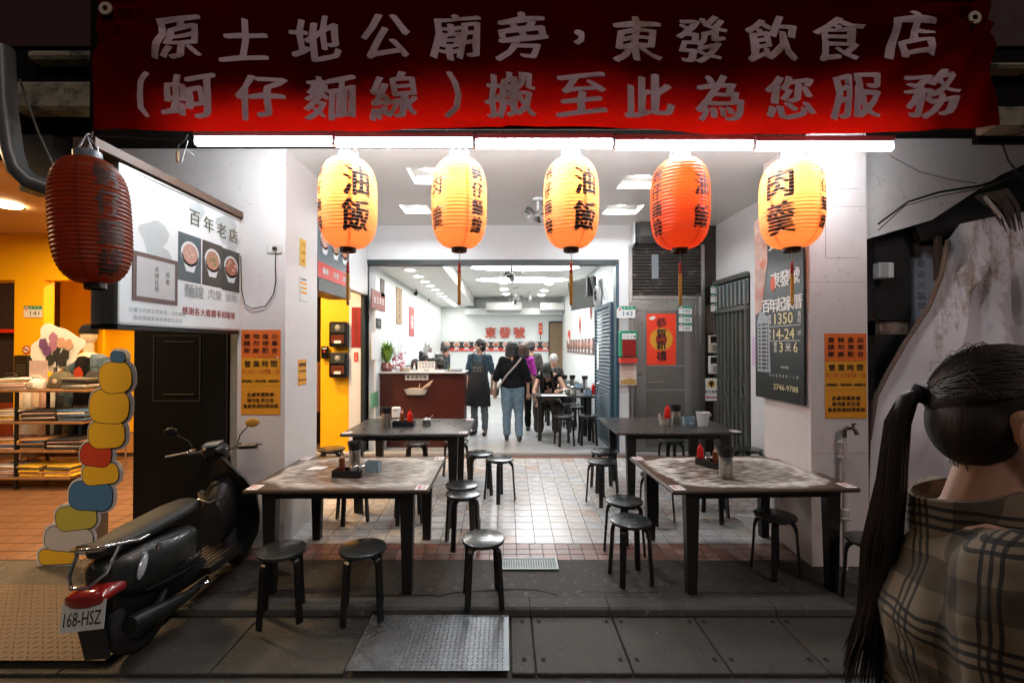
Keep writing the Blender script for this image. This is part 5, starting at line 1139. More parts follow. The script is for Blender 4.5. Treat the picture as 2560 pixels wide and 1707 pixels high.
for a in ((35, 1, 1, .34, 'cream folded shirts at the left of the second shelf'), (115, 1, 0, .42, 'black folded clothes in the middle of the second shelf'), (195, 1, 2, .36, 'blue denim folded on the right of the second shelf'),
    (30, 2, 3, .36, 'pink folded clothes at the left of the third shelf'), (100, 2, 5, .32, 'tan folded clothes in the middle of the third shelf'), (175, 2, 0, .40, 'black folded clothes at the right of the third shelf'),
    (35, 3, 6, .3, 'white folded cloth at the left of the bottom shelf'), (95, 3, 4, .30, 'yellow folded shirts in the middle of the bottom shelf'), (165, 3, 4, .34, 'bright yellow folded shirts at the right of the bottom shelf'),
    (45, 0, 6, .36, 'white folded cloth at the left of the top shelf'), (200, 0, 7, .34, 'dark printed shirt folded at the right of the top shelf')): folded(*a[:4], a[4])
def bag(u, m, w_, h, label, k=0, dy=-.05):
    c = thing('handbag', label, 'bag', (Xu(u, ys-.1), ys+dy, G(ys)+SZ[k]+.02))
    b_ = MB().loft([(0, 0, 0, w_*.5, .07), (0, 0, h*.2, w_*.54, .085), (0, 0, h*.7, w_*.48, .075), (0, 0, h, w_*.3, .03)], 18, 2.6).build('bag_body', CLC[m], c, smooth=True)
    MB().tube([(-w_*.35, 0, h*.8), (-w_*.25, -.02, h*1.25), (w_*.25, -.02, h*1.25), (w_*.35, 0, h*.8)], .009, 6).build('strap', CLC[m], c, smooth=True)
    MB().lathe([(.001, .004), (.03, .0)], (0, -.088, h*.45), 14, Euler((pi/2, 0, 0)).to_matrix(), close=False).build('round_patch', CLC[1], c)
bag(145, 7, .26, .20, 'olive drab shoulder bag with a round cream patch on the top shelf'); bag(100, 6, .16, .12, 'pale crossbody bag on the top shelf', dy=-.12); bag(20, 0, .22, .14, 'small black handbag at the left end of the top shelf'); bag(205, 0, .22, .2, 'black bag at the right of the top shelf', dy=.08); bag(50, 5, .24, .13, 'amber transparent bag on the bottom shelf', k=3, dy=.08)
# picture stand and group board on shelf
t, X, Y, N = sheetsign('print_card', 'leaning pale print card on the top shelf of the yellow shop', 'card', (Xu(93, 5.5), 5.52, Zv(930, 5.52)), .22, .28, mat('pale_pink_print', (.55, .42, .40), .5, var=.4, scale=20))
t = thing('cutout_board', 'small white-edged cut-out board with dark and pink patches above the shelf', 'display board', (Xu(138, 5.6), 5.62, Zv(905, 5.62)))
P = [(.30*(1+.16*sin(4*a+.5)+.07*sin(9*a))*cos(a), .28*(1+.14*cos(3*a)+.06*sin(7*a))*sin(a)+.17) for a in [2*pi*i/48 for i in range(48)]]
MB().prism(P, (0, 0, 0), EX, EZ, -.006).build('board', PAPER, t)
for k in range(11):
    a = k*2.4; r_ = .19*math.sqrt(k/11); m = [CLC[0], mat('print_magenta', (.40, .18, .3), .5), CLC[0], mat('print_skin', (.55, .33, .24), .5), mat('print_violet', (.16, .07, .2), .5)][k % 5]
    MB().prism(blob(r_*cos(a), .16+r_*sin(a), .055, .07, k, 12, .15), (0, -.007-.0004*k, 0), EX, EZ, -.001).build('colour_shape', m, t)
MB().bb(-.01, .01, 0, .01, -.4, .02).build('stem', PAPER, t)
# mannequin
ym = 6.0; t = thing('mannequin', 'shop mannequin in a black cap and blue denim jacket in the yellow shop', 'mannequin', (Xu(222, ym), ym, .05))
zt = Zv(838, ym)-.05
mq = MB().ell((0, 0, zt), (.082, .095, .125), 16, 12).cone((0, 0, zt-.22), (0, 0, zt-.05), .055, .05, 14).loft([(0, 0, zt-.22, .05, .05), (0, 0, zt-.27, .17, .09), (0, 0, zt-.5, .19, .12), (0, 0, zt-.8, .16, .11), (0, 0, zt-.95, .17, .12)][::-1], 16)
mq.build('figure', mat('mannequin_ivory', (.62, .52, .38), .4), t, smooth=True)
MB().loft([(0, .0, zt+.02, .093, .103), (0, 0, zt+.07, .095, .105), (0, .01, zt+.13, .07, .08), (0, .01, zt+.15, .02, .02)], 18).build('cap', CLOTHB, t, smooth=True)
MB().loft([(0, -.005, zt-.26, .08, .075), (0, -.005, zt-.3, .13, .115), (0, -.005, zt-.6, .15, .14), (0, -.005, zt-.9, .15, .14)][::-1], 18).build('shirt', CLOTHB, t, smooth=True)
MB().prism(blob(0, zt-.5, .06, .09, 1, 14, .1), (0, -.146, 0), EX, EZ, -.002).build('shirt_print', RB_, t)
for s in (-1, 1):
    MB().loft([(s*.16, .01, zt-.9, .10, .13), (s*.165, .01, zt-.55, .105, .135), (s*.14, .01, zt-.30, .10, .11), (s*.09, .01, zt-.245, .05, .07)], 14).tube([(s*.21, .01, zt-.30), (s*.27, 0, zt-.55), (s*.26, -.06, zt-.8)], .05, 10, [.065, .06, .05]).build('denim_jacket', mat('denim', (.06, .11, .16), .8, var=.6, scale=22, bump=.4), t, smooth=True)
# clothes rail with hanging garments
t = thing('clothes_rail', 'steel clothes rail behind the shelf holding hanging garments', 'clothes rail', (Xu(190, 6.3), 6.3, G(6.3)))
MB().tube([(-.75, 0, 0), (-.75, 0, 1.2), (.7, 0, 1.2), (.7, 0, 0)], .013, 8).build('rail_frame', CHROME, t, smooth=True)
for i in range(12):
    x = -.62+i*.108; g_ = MB().loft([(x, 0, 1.14, .012, .05), (x, 0, 1.06, .04, .2), (x+.01, 0, .6, .045, .22), (x-.01, 0, .25, .05, .23)], 12).build('hanging_garment', mat('shop_garment', (1, 1, 1)), loc=(t.location.x, 6.3, G(6.3)), smooth=True)
    g_.data.materials[0] = CLC[[1, 6, 1, 3, 6, 0, 7, 0, 2, 0, 5, 1][i]]; tag(g_, ['cream', 'white', 'beige', 'dusty pink', 'off-white', 'jet black', 'olive', 'charcoal black', 'denim blue', 'black', 'tan', 'light cream'][i]+' garment hanging on the rail behind the shelf, %s' % (['leftmost', 'second from left', 'third from left', 'fourth from left', 'fifth from left', 'sixth from left', 'sixth from right', 'fifth from right', 'fourth from right', 'third from right', 'second from right', 'rightmost'][i]), 'clothes', 'garments on the rail')
# no smoking and small stickers on yellow wall
t, X, Y, N = sheetsign('sticker', 'round red no smoking sticker on the yellow wall below the plate 141', 'sticker', (Xu(66, 6.76), 6.765, Zv(874, 6.76)), .001, .001, PAPER)
n = 24; MB().add([N+X*.062*cos(2*pi*i/n)+Y*.062*sin(2*pi*i/n) for i in range(n)], [tuple(range(n))]).build('red_ring', REDT, t); MB().add([N*1.3+X*.045*cos(2*pi*i/n)+Y*.045*sin(2*pi*i/n) for i in range(n)], [tuple(range(n))]).build('white_disc', PAPER, t)
MB().box(tuple(N*1.9), (.1, .001, .014), ry=R(40)).build('red_bar', REDT, t); MB().box(tuple(N*1.6), (.06, .001, .014)).build('cigarette_print', BTEXT, t)
t = thing('meter_cabinet', 'dark electric cabinet low on the yellow wall left of the clothes', 'meter box', (Xu(58, 6.7), 6.72, Zv(917, 6.7))); MB().rbox((0, 0, 0), (.22, .1, .34), .01).build('case', BLACK, t)
for k in range(4): MB().bb(-.07, .07, -.053, -.0505, -.1+k*.04, -.09+k*.04).build('vent_slot', CLC[7], t)
# two meter boxes and entry box on the yellow wall right of the pillar
for k, (u, v) in enumerate(((848, 836), (848, 912))):
    t = thing('meter_box', ['upper black electric meter box on the yellow wall right of the pillar', 'lower black electric meter box on the yellow wall right of the pillar'][k], 'meter box', (Xu(u, 6.7), 6.70, Zv(v, 6.7)))
    MB().rbox((0, 0, 0), (.265, .13, .37), .02).build('case', GLOSSB, t); MB().rbox((0, -.067, .09), (.2, .01, .12), .02).build('meter_window', mat('smoked_glass', (.05, .055, .05), .08, coat=1), t)
    MB().rbox((0, -.067, -.07), (.19, .01, .12), .005).build('lower_window', mat('brown_glass', (.12, .03, .015), .15, coat=1), t); MB().bb(-.05, .05, -.076, -.073, -.13, -.09).build('label', PAPER, t)
    MB().lathe([(.001, .012), (.04, .0)], (0, -.073, .1), 14, Euler((pi/2, 0, 0)).to_matrix(), close=False).build('dial', mat('dial_grey', (.3, .3, .28), .3), t)
t = thing('entry_box', 'small black doorbell box left of the meter boxes on the yellow wall', 'doorbell', (Xu(811, 6.7), 6.73, Zv(881, 6.7))); MB().rbox((0, 0, 0), (.11, .05, .18), .01).build('case', GLOSSB, t); MB().ell((0, -.027, .01), .016, 10, 8).build('lens', RED, t); MB().bb(-.03, .03, -.0275, -.0255, .05, .065).build('label', PAPER, t)
# clothes seen through the narrow side passage
for i, (x, m) in enumerate(((-3.0, 1), (-2.9, 5))):
    o = MB().loft([(0, 0, 0, .05, .15), (0, 0, .5, .045, .16), (0, 0, .75, .02, .08)], 12).build('hanging_garment', CLC[m], loc=(x, 7.05, .75), smooth=True); tag(o, ['cream garment hanging in the dark side passage', 'tan garment hanging in the dark side passage'][i], 'clothes')
# big drainpipe at the left
pp = [at(8, 120, 2.9), at(14, 260, 2.9), at(30, 380, 2.9), at(45, 425, 2.9), at(75, 455, 2.92), at(150, 480, 3.0)]
tag(MB().tube(pp, .055, 16).build('drainpipe', mat('grey_pvc', (.09, .10, .10), .35, var=.3), smooth=True), 'thick grey drainpipe with an elbow at the upper left edge', 'pipe')
tag(MB().bb(Xu(52, 3.3), Xu(132, 3.3), 3.28, 3.42, Zv(480, 3.3), Zv(340, 3.3)).build('hanging_box', BLACK), 'black box hanging behind the rope at the upper left', 'box')
# dangling plug and wires at the left end of the tubes
t = thing('dangling_plug', 'dangling brown plug and white wire at the left end of the tube lights', 'plug', at(444, 385, 3.5)); z0 = t.location
mb = MB(); P = [at(470, 335, 3.5), at(462, 352, 3.5), at(448, 362, 3.5), at(444, 372, 3.5)]; mb.tube([p-z0 for p in P], .005, 6); mb.build('cord', BLACK, t)
MB().rbox((0, 0, -.02), (.028, .02, .09), .008).build('plug_body', mat('brown_plug', (.32, .2, .1), .5), t)
mb = MB(); mb.tube([at(470, 352, 3.5)-z0, at(462, 380, 3.5)-z0, at(455, 405, 3.5)-z0, at(442, 408, 3.5)-z0], .003, 5); mb.tube([at(464, 372, 3.5)-z0, at(486, 389, 3.5)-z0], .003, 5); mb.build('white_wire', PAPER, t)
tag(MB().tube([at(230, 338, 3.5), at(330, 343, 3.5), at(480, 352, 3.5)], .006, 6).build('cable', BLACK), 'black cable stretched from the banner corner to the tube lights', 'cable')
# ================================================================ INTERIOR
FZ = .19
# red counter
t = thing('counter', 'dark red reception counter with a white notice and a basket inside the shop', 'counter', (0, 7.05, FZ))
cy = 0; CR = mat('counter_red', (.060, .010, .006), .35, var=.12)
cx0, cx1 = Xu(940, 7.05), Xu(1160, 7.05); ctz = Zv(933, 7.05)-FZ
MB().bb(cx0, cx1, 0, .5, 0, ctz).build('body', CR, t); MB().bb(cx0-.15, cx0, .02, .5, 0, ctz-.2).build('side_cabinet', CR, t)
MB().rbox(((cx0+cx1)/2, .22, ctz+.012), (cx1-cx0+.06, .6, .024), .004).build('countertop', mat('counter_top_white', (.5, .5, .48), .3), t)
def wp(u, v, y): return (Xu(u, y), y, Zv(v, y))
tt, X, Y, N = sheetsign('notice', 'white standing notice on top of the red counter', 'notice', wp(1066, 917, 7.1), .27, .17, PAPER)
mb = MB(); row(mb, '外帶動線請', N+Y*.05, X, Y, .034, .048); row(mb, '往結帳詢問', N, X, Y, .034, .048); row(mb, '謝謝', N-Y*.05, X, Y, .03, .045); mb.build('lettering', mat('ink_navy', (.02, .04, .12), .5), tt)
tt, X, Y, N = sheetsign('notice', 'narrow white notice with black characters on the red counter front', 'notice', wp(1042, 943, 7.045), .36, .085, PAPER)
mb = MB(); row(mb, '茶具請自取', N, X, Y, .055, .064, bold=.02); mb.build('lettering', BTEXT, tt)
tt = thing('basket', 'white wicker basket with rolled papers hanging on the counter front', 'basket', wp(1040, 978, 7.0))
MB().loft([(0, 0, -.05, .14, .04), (0, 0, .0, .17, .05), (0, 0, .03, .18, .055)], 20, 3).build('basket_body', mat('wicker_white', (.5, .47, .42), .7, var=.3, scale=50, bump=.6), tt)
MB().tube([(.08, 0, .03), (.2, -.01, .10), (.26, -.02, .17)], .022, 8, [.012, .028, .008]).tube([(.05, 0, .02), (.06, 0, .12)], .008, 6).ell((-.02, 0, .035), (.12, .04, .02), 12, 6).build('paper_roll', mat('roll_tan', (.5, .38, .26), .7), tt)
# plant
tt = thing('potted_plant', 'bright green leafy plant in a red-brown pot on the left end of the counter', 'plant', (Xu(966, 7.15), 7.2, ctz+FZ+.024))
MB().lathe([(.001, 0), (.07, 0), (.11, .06), (.10, .11), (.075, .14), (.06, .14)], n=20, close=False).build('pot', mat('glazed_pot', (.20, .04, .025), .2, coat=.8, var=.4), tt, smooth=True)
LF1 = [mat('leaf_%s' % n, c, .45, var=.2) for n, c in (('bright', (.20, .36, .04)), ('lime', (.34, .46, .07)), ('deep', (.06, .17, .02)))]
for k in range(3):
    mb = MB()
    for j in range(60):
        a = random.uniform(0, 6.28); r0 = random.uniform(.0, .05); ll = random.uniform(.16, .31); lean = random.uniform(.15, .95); b0 = V((r0*cos(a), r0*sin(a), .12+random.uniform(0, .12)))
        w_ = random.uniform(.008, .014); dr = V((cos(a), sin(a), 0)); sd = V((-sin(a), cos(a), 0)); p1 = b0+dr*ll*lean*.4+V((0, 0, ll*.62)); p2 = b0+dr*ll*lean*.8+V((0, 0, ll*(1-.35*lean)))
        mb.add([b0-sd*w_*.4, b0+sd*w_*.4, p1+sd*w_, p1-sd*w_, p2], [(0, 1, 2, 3), (3, 2, 4)])
    mb.build('leaves', LF1[k], tt, kind='stuff')
# things on counter
for i, (u, l, c) in enumerate(((1003, 'small maneki figure beside the plant on the counter', (.5, .2, .12)), (1016, 'cream box on the counter beside the bent man', (.55, .45, .33)), (1036, 'slim white bottle on the counter', (.6, .6, .6)))):
    x, y, z = wp(u, 930, 7.15); z = ctz+FZ+.024
    tt = thing(['figurine', 'paper_box', 'bottle'][i], l.replace('maneki ', 'red and white '), ['figurine', 'box', 'bottle'][i], (x, y, z)); m = mat('counter_item_%d' % i, c, .4)
    if i == 0: MB().ell((0, 0, .03), (.03, .025, .03)).ell((0, 0, .08), .024).build('figure', m, tt, smooth=True); MB().ell((.03, 0, .03), .02).build('base', BLACK, tt)
    elif i == 1: MB().rbox((0, 0, .03), (.10, .08, .06), .005).build('box_body', m, tt); MB().rbox((0, 0, .065), (.104, .084, .01), .003).build('lid', PAPER, tt)
    else: MB().lathe([(.001, 0), (.018, 0), (.018, .08), (.008, .1), (.008, .12), (.001, .12)], n=14).build('bottle_body', m, tt, smooth=True); MB().cone((0, 0, .12), (0, 0, .135), .01).build('cap', RED, tt)
tt = thing('terminal_tray', 'black tray with a small plant on the right end of the counter', 'tray', wp(1135, 930, 7.2)); tt.location.z = ctz+FZ+.024
MB().box((0, 0, .015), (.26, .2, .01), rx=R(5)).build('tray_body', BLACK, tt); MB().tube([(-.09, 0, 0), (-.085, 0, .08), (-.075, 0, .13)], .008, 5, [.008, .01, .002]).build('leaf', LF1[2], tt)
# waste bin with bag, left of counter
tt = thing('waste_bin', 'grey bin with a clear plastic bag left of the counter', 'bin', (Xu(952, 6.98), 6.93, FZ))
MB().lathe([(.001, 0), (.10, 0), (.13, .3), (.001, .3)], n=20).build('bin_body', mat('bin_grey', (.25, .24, .22), .5), tt, smooth=True); MB().lathe([(.132, .18), (.14, .3), (.15, .34), (.12, .36), (.11, .31)], n=20, close=False).build('bag', mat('clear_bag', (.6, .6, .6), .2, trans=.5, bump=.8), tt, smooth=True)
MB().lathe([(.125, .25), (.14, .42), (.10, .50), (.05, .47)], n=16, close=False).build('bag', mat('clear_bag', (.6, .6, .6)), tt, smooth=True)
# wall pictures on left interior wall (x=-1.95 faces +x)
def wallpic(name, label, y0, y1, z0, z1, m, cat, txt=None, tm=BTEXT, x=-1.948, ax=1):
    tt, X, Y, N = sheetsign(name, label, cat, (x, (y0+y1)/2, (z0+z1)/2), abs(y1-y0), z1-z0, m, V((0, ax, 0)), EZ, .012)
    if txt: mb = MB(); row(mb, txt[0], N, X, Y, txt[1], txt[2], vert=len(txt) > 3); mb.build('lettering', tm, tt)
    return tt
def yl(u, x=-1.95): return F*x/(u-CX)
wallpic('plaque', 'red wooden plaque with raised characters high on the left interior wall', yl(927), yl(961), 2.30, 2.58, mat('plaque_red', (.22, .06, .05), .5), 'plaque', ('金玉滿堂', .1, .15), PAPER)
wallpic('wood_strip', 'small dark wooden block over the red plaque', yl(950), yl(959), 2.52, 2.80, mat('dark_wood', (.05, .03, .02), .5), 'block')
wallpic('hanging_scroll', 'narrow brown wooden plaque on the left interior wall', yl(989), yl(1003), 2.15, 2.80, mat('brown_scroll', (.30, .21, .12), .6, var=.2), 'plaque', ('一團和氣', .1, .12, 1))
wallpic('picture', 'white and red printed picture on the left interior wall', yl(1022), yl(1034), 1.95, 2.55, mat('picture_red', (.42, .10, .10), .5), 'picture', ('福', .3, .3), PAPER)
wallpic('thermostat', 'small dark wall clock near the plant', yl(939), yl(951), 2.02, 2.17, BLACK, 'clock', ('5', .08, .1), PAPER)
wallpic('fuse_box', 'white wall cabinet above the plant', yl(928), yl(950), 1.55, 1.95, FIX, 'cabinet')
wallpic('green_notice', 'green framed notice low on the left wall beside the counter', yl(926), yl(944), .85, 1.07, mat('notice_green', (.18, .42, .25), .5), 'notice')
# kitchen gear behind counter
for i, (u, v, w_, h, y, l) in enumerate(((985, 905, .30, .28, 8.6, 'steel shelf unit behind the plant'), (1050, 868, .5, .22, 11.0, 'steel cooking equipment behind the staff'), (1075, 895, .5, .3, 10.5, 'dark stove block behind the staff'))):
    x, y, z = wp(u, v, y); tt = thing('kitchen_unit', l, 'kitchen unit', (x, y, FZ)); MB().rbox((0, 0, (z-FZ)*.5), (w_, .5, z-FZ), .02).build('cabinet', [STEEL, STEEL, BLACK][i], tt)
    for k in range(3): MB().lathe([(.001, 0), (.06, 0), (.07, .09), (.05, .12), (.001, .12)], (-w_/3+k*w_/3, 0, z-FZ), 14).build('pot', [CHROME, PAPER, STEEL][k], tt, smooth=True)
tt = thing('pink_flowers', 'pink and white flower bunch behind the green plant', 'flowers', (Xu(995, 7.3), 7.35, ctz+FZ+.024))
mb = MB(); 
for k in range(36): mb.ell((random.uniform(-.10, .10), random.uniform(-.05, .05), random.uniform(.02, .30)), random.uniform(.012, .025), 6, 4)
mb.build('blossoms', mat('blossom_pink', (.6, .25, .32), .6, var=.6, scale=12), tt, kind='stuff'); MB().cone((0, 0, 0), (0, 0, .05), .05, .06).build('vase', PAPER, tt)
mb = MB()
for k in range(40):
    a = random.uniform(0, 6.28); p = V((random.uniform(-.12, .12)-.05, 0, .35+random.uniform(0, .25))); mb.tube([(-.05, 0, .2), (p.x*.6, .02*sin(a), .3), tuple(p)], .0025, 4)
mb.build('white_twigs', PAPER, tt, kind='stuff')
# back wall: AC units, red characters, menu strip, door
yb_ = 13.78
def bp(u, v): return (Xu(u, yb_), yb_, Zv(v, yb_))
for (u0, u1, v0, v1, l) in ((1216, 1303, 760, 783, 'white air conditioner over the red characters'), (1347, 1407, 762, 783, 'second white air conditioner at the right above the wooden door')):
    a = bp(u0, v1); b_ = bp(u1, v0); tt = thing('air_conditioner', l, 'air conditioner', ((a[0]+b_[0])/2, 13.25, a[2])); w_ = b_[0]-a[0]
    MB().rbox((0, 0, (b_[2]-a[2])/2), (w_, .25, b_[2]-a[2]), .04).build('case', mat('ac_white', (.65, .66, .66), .25), tt); MB().bb(-w_*.48, w_*.48, -.13, -.1, .012, .05).build('outlet', mat('ac_slot', (.12, .13, .14), .4), tt)
RC = mat('red_character', (.50, .05, .02), .35)
tt = thing('wall_characters', 'three raised red characters 東發號 on the back wall', 'sign', (Xu(1262, yb_), 13.74, Zv(831, yb_)))
for i, ch in enumerate('東發號'):
    mb = MB(); k = .34/EM; put(mb, glyph(ch, .012), ((i-1)*.43, 0, 0), EX, EZ, k*1.02, k, nib=.010)
    v0 = list(mb.v); f0 = list(mb.f); mb.add([(a, b_-.03, c) for a, b_, c in v0], f0); mb.build('character', RC, tt)
    m2 = MB(); m2.add([(a+.012, b_+.02, c-.012) for a, b_, c in v0], f0).build('shadow_layer', mat('character_shadow', (.55, .42, .35), .5), tt)  # painted shadow: tan copy of the character, offset behind it
MBK = mat('menu_dark', (.035, .015, .012), .5)
tt = thing('menu_strip', 'dark menu strip with eleven bowl photos along the back wall', 'menu', ((Xu(1104, yb_)+Xu(1374, yb_))/2, 13.77, Zv(866, yb_)))
hw = (Xu(1374, yb_)-Xu(1104, yb_))/2; MB().bb(-hw, hw, -.01, .01, -.13, .14).build('strip', MBK, tt); MB().bb(-hw, hw, -.013, -.0105, -.14, -.055).build('red_band', REDP, tt)
for k in range(11): bowl(tt, (-hw+.16+k*(2*hw-.3)/10, -.014, .05), EX, EZ, .095, -EY, k, False)
mb = MB()
for k in range(11): row(mb, '蚵仔麵', (-hw+.16+k*(2*hw-.3)/10, -.015, -.1), EX, EZ, .055, .06)
mb.build('lettering', PAPER, tt)
tt = thing('wooden_door', 'brown plank door in the back right corner of the dining room', 'door', (Xu(1391, yb_), 13.76, FZ))
for k in range(5): MB().bb(-.2+k*.082, -.12+k*.082, -.02, .02, 0, Zv(808, yb_)-FZ).build('plank', mat('brown_plank', (.20, .13, .07), .5, var=.35, scale=9), tt)
MB().bb(-.235, -.2, -.03, .03, 0, Zv(804, yb_)-FZ).bb(-.2, .22, -.03, .03, Zv(808, yb_)-FZ, Zv(803, yb_)-FZ).build('door_frame', mat('dark_wood', (.05, .03, .02), .5), tt)
tt = thing('paper_ornament', 'red hanging new year ornament on the back wall beside the door', 'ornament', (Xu(1351, yb_), 13.7, Zv(822, yb_)))
MB().rbox((0, 0, 0), (.11, .04, .34), .03).build('red_body', RED, tt); MB().tube([(0, 0, -.17), (0, 0, -.33)], .012, 6).build('tassel', mat('dark_tassel', (.1, .02, .02), .6), tt)
mb = MB(); row(mb, '吉祥', (0, -.022, 0), EX, EZ, .09, .12, vert=True); mb.build('lettering', GOLD, tt)
# right interior wall items (x=1.70, faces -x)
def yr(u): return F*1.70/(u-CX)
tt = thing('menu_strip', 'menu strip with bowl photos on the right interior wall', 'menu', (1.695, (yr(1418)+yr(1486))/2, 1.75))
hw = (yr(1418)-yr(1486))/2; MB().bb(-.01, .004, -hw, hw, -.17, .16).build('strip', mat('menu_grey_brown', (.12, .07, .06), .5), tt)
for k in range(9): bowl(tt, (-.013, -hw+.25+k*(2*hw-.5)/8, .04), V((0, -1, 0)), EZ, .13, -EX, k, False)
mb = MB()
for k in range(9): row(mb, '油飯', (-.014, -hw+.25+k*(2*hw-.5)/8, -.125), V((0, -1, 0)), EZ, .06, .08)
mb.build('lettering', PAPER, tt)
for i, (u, za, zb) in enumerate(((1451, 1.98, 2.5), (1478, 2.25, 2.68), (1495, 2.45, 2.75))):
    y = yr(u); h = (zb-za)/2; w_ = h*.62
    tt = thing('paper_diamond', ['red paper diamond with a black character, farthest into the room', 'red paper diamond in the middle of the right wall', 'red paper diamond closest to the blue shutter'][i], 'paper diamond', (1.69, y, (za+zb)/2))
    MB().prism([(-w_, 0), (0, -h), (w_, 0), (0, h)], (0, 0, 0), V((0, -1, 0)), EZ, .004).build('paper', mat('diamond_red', (.55, .14, .10), .6), tt)
    mb = MB(); row(mb, '春', (-.006, 0, 0), V((0, -1, 0)), EZ, h*.7); mb.build('lettering', BTEXT, tt)
tt = thing('television', 'wall television on a black bracket high on the right interior wall', 'television', (1.42, 8.5, 2.72))
MB().box((0, 0, 0), (.03, .95, .55), rz=R(20), ry=R(-8)).build('screen', GLOSSB, tt); MB().tube([(.03, 0, .1), (.16, .05, .1), (.28, .1, .2)], .03, 8).tube([(.03, 0, -.1), (.16, .05, -.1), (.28, .1, .1)], .03, 8).build('bracket', BLACK, tt); MB().box((.12, -.2, .1), (.16, .25, .35)).build('cable_box', BLACK, tt)
tt = thing('wall_fan', 'round wall fan seen edge-on behind the television', 'fan', (1.58, 7.9, 2.62))
MB().lathe([(.16, -.04), (.19, 0), (.16, .04)], (0, 0, 0), 24, Euler((0, pi/2, 0)).to_matrix(), close=False).build('cage', FIX, tt); MB().ell((.03, 0, 0), (.06, .05, .05)).build('motor', BLACK, tt)
tt = thing('round_wreath', 'round dark and white ornament on the right wall by the door', 'ornament', (1.69, yr(1424), 2.0)); MB().lathe([(.12, 0), (.15, .02), (.18, 0)], (0, 0, 0), 20, Euler((0, -pi/2, 0)).to_matrix(), close=False).build('ring', RED, tt); MB().ell((-.01, 0, -.1), (.02, .08, .1)).build('figure', PAPER, tt)
# fans
def fan(label, loc, r, drop, yaw=0, tilt=-35):
    tt = thing('orbit_fan', label, 'fan', loc, R(yaw)); hd = MB(); E = Euler((R(tilt), 0, 0))
    MB().lathe([(.001, 0), (.07, 0), (.07, -.03), (.001, -.04)], (0, 0, 0), 18).cone((0, 0, -.03), (0, 0, -drop+.05), .018).build('mount', FIX, tt)
    for nm, off in (('cage', 0),):
        mb = MB(); M = E.to_matrix()
        for k in range(20):
            a = 2*pi*k/20; pts = [(.03*cos(a), -.05, .03*sin(a)), (r*.6*cos(a), -.075, r*.6*sin(a)), (r*cos(a), -.02, r*sin(a)), (r*.75*cos(a), .05, r*.75*sin(a)), (.05*cos(a), .06, .05*sin(a))]; mb.tube([M @ V(p)+V((0, 0, -drop)) for p in pts], .0022, 4)
        for rr, yy in ((r, -.02), (r*.6, -.075), (r*.35, -.066)): mb.tube([M @ V((rr*cos(a), yy, rr*sin(a)))+V((0, 0, -drop)) for a in [2*pi*i/28 for i in range(29)]], .0035 if rr == r else .002, 5)
        mb.build('cage', mat('fan_wire', (.45, .46, .46), .3, metal=.8), tt, kind='stuff')
    for k in range(3):
        a = 2*pi*k/3+.4; vs = []
        for rr, da, yy in ((.03, -.3, 0), (.03, .3, .0), (r*.55, .42, .02), (r*.88, .22, .02), (r*.9, -.25, -.02), (r*.55, -.42, -.02)): vs.append(M @ V((rr*cos(a+da), yy-.01, rr*sin(a+da)))+V((0, 0, -drop)))
        MB().add(vs, [(0, 1, 2, 3, 4, 5)]).build('blade', mat('fan_blade', (.04, .035, .03), .4), tt)
    mm = MB().ell((0, .05, 0), (.05, .08, .05), 14, 8); mm.v = [tuple(M @ V(p)+V((0, 0, -drop))) for p in mm.v]; mm.build('motor', mat('fan_motor', (.4, .4, .4), .4), tt, smooth=True); return tt
fan('grey wire ceiling fan on the arcade ceiling between two lanterns', (Xu(1345, 5.5), 5.5, CZ), .20, .20, 10, -40)
fan('white ceiling fan below the glowing oval coves', (Xu(1279, 7.7), 7.7, 3.19), .19, .24, -15, -60)
fan('farther white ceiling fan above the air conditioner', (Xu(1289, 11.3), 11.3, 3.19), .19, .26, 10, -20)
# spot heads
for i, (u, v, y, zc_) in enumerate(((1076, 690, 7.9, 2.93), (1116, 714, 9.3, 2.93), (1040, 735, 9.5, 2.93), (1071, 750, 11.5, 2.93), (1325, 750, 12.0, 3.19))):
    tt = thing('spotlight', ['white spotlight in front on the lowered ceiling', 'black camera-like spotlight on the lowered ceiling', 'black spotlight near the left interior wall', 'dark spotlight deep over the kitchen', 'white spotlight beside the far ceiling fan'][i], 'spotlight', (Xu(u, y), y, zc_)); dz = Zv(v, y)-zc_
    m = [FIX, BLACK, BLACK, BLACK, FIX][i]; MB().cone((0, 0, 0), (0, 0, dz*.6), .012).build('stem', m, tt); MB().cone((0, .03, dz*.6), (0, -.05, dz*1.0), .03, .045, 14).build('lamp_head', m, tt, smooth=True)
# blue louvred shutter door folded into the room
BLD = mat('slate_blue_paint', (.035, .07, .10), .4, var=.15)
tt = thing('louvre_door', 'slate blue louvred folding door standing open at the right of the entrance', 'door', (1.60, 6.9, FZ-.02))
dl = 1.25; zt = 2.25; MB().bb(-.02, .02, 0, .07, 0, zt).bb(-.02, .02, dl-.06, dl, 0, zt).build('stile', BLD, tt); MB().bb(-.02, .02, .07, dl-.06, zt-.06, zt).bb(-.02, .02, .07, dl-.06, 0, .1).build('cross_rail', BLD, tt)
k = 0; z = .12
while z < zt-.09: MB().prism([(-.022, .0), (-.014, .0), (.02, .042), (.012, .042)], (0, .07, z), EX, EZ, -(dl-.13)).build('louvre', BLD, tt); z += .058
bpy.data.objects[tt.name]
MB().rbox((.045, .05, zt/2), (.05, .10, zt), .005).build('second_leaf', mat('navy_leaf', (.02, .05, .08), .4), tt)
MB().bb(-.026, -.0225, .85, 1.0, 1.18, 1.62).build('paper_strip', PAPER, tt); MB().tube([(-.03, .75, .75), (-.07, .75, .78), (-.07, .75, .95), (-.03, .75, .98)], .008, 6).build('handle', CHROME, tt)
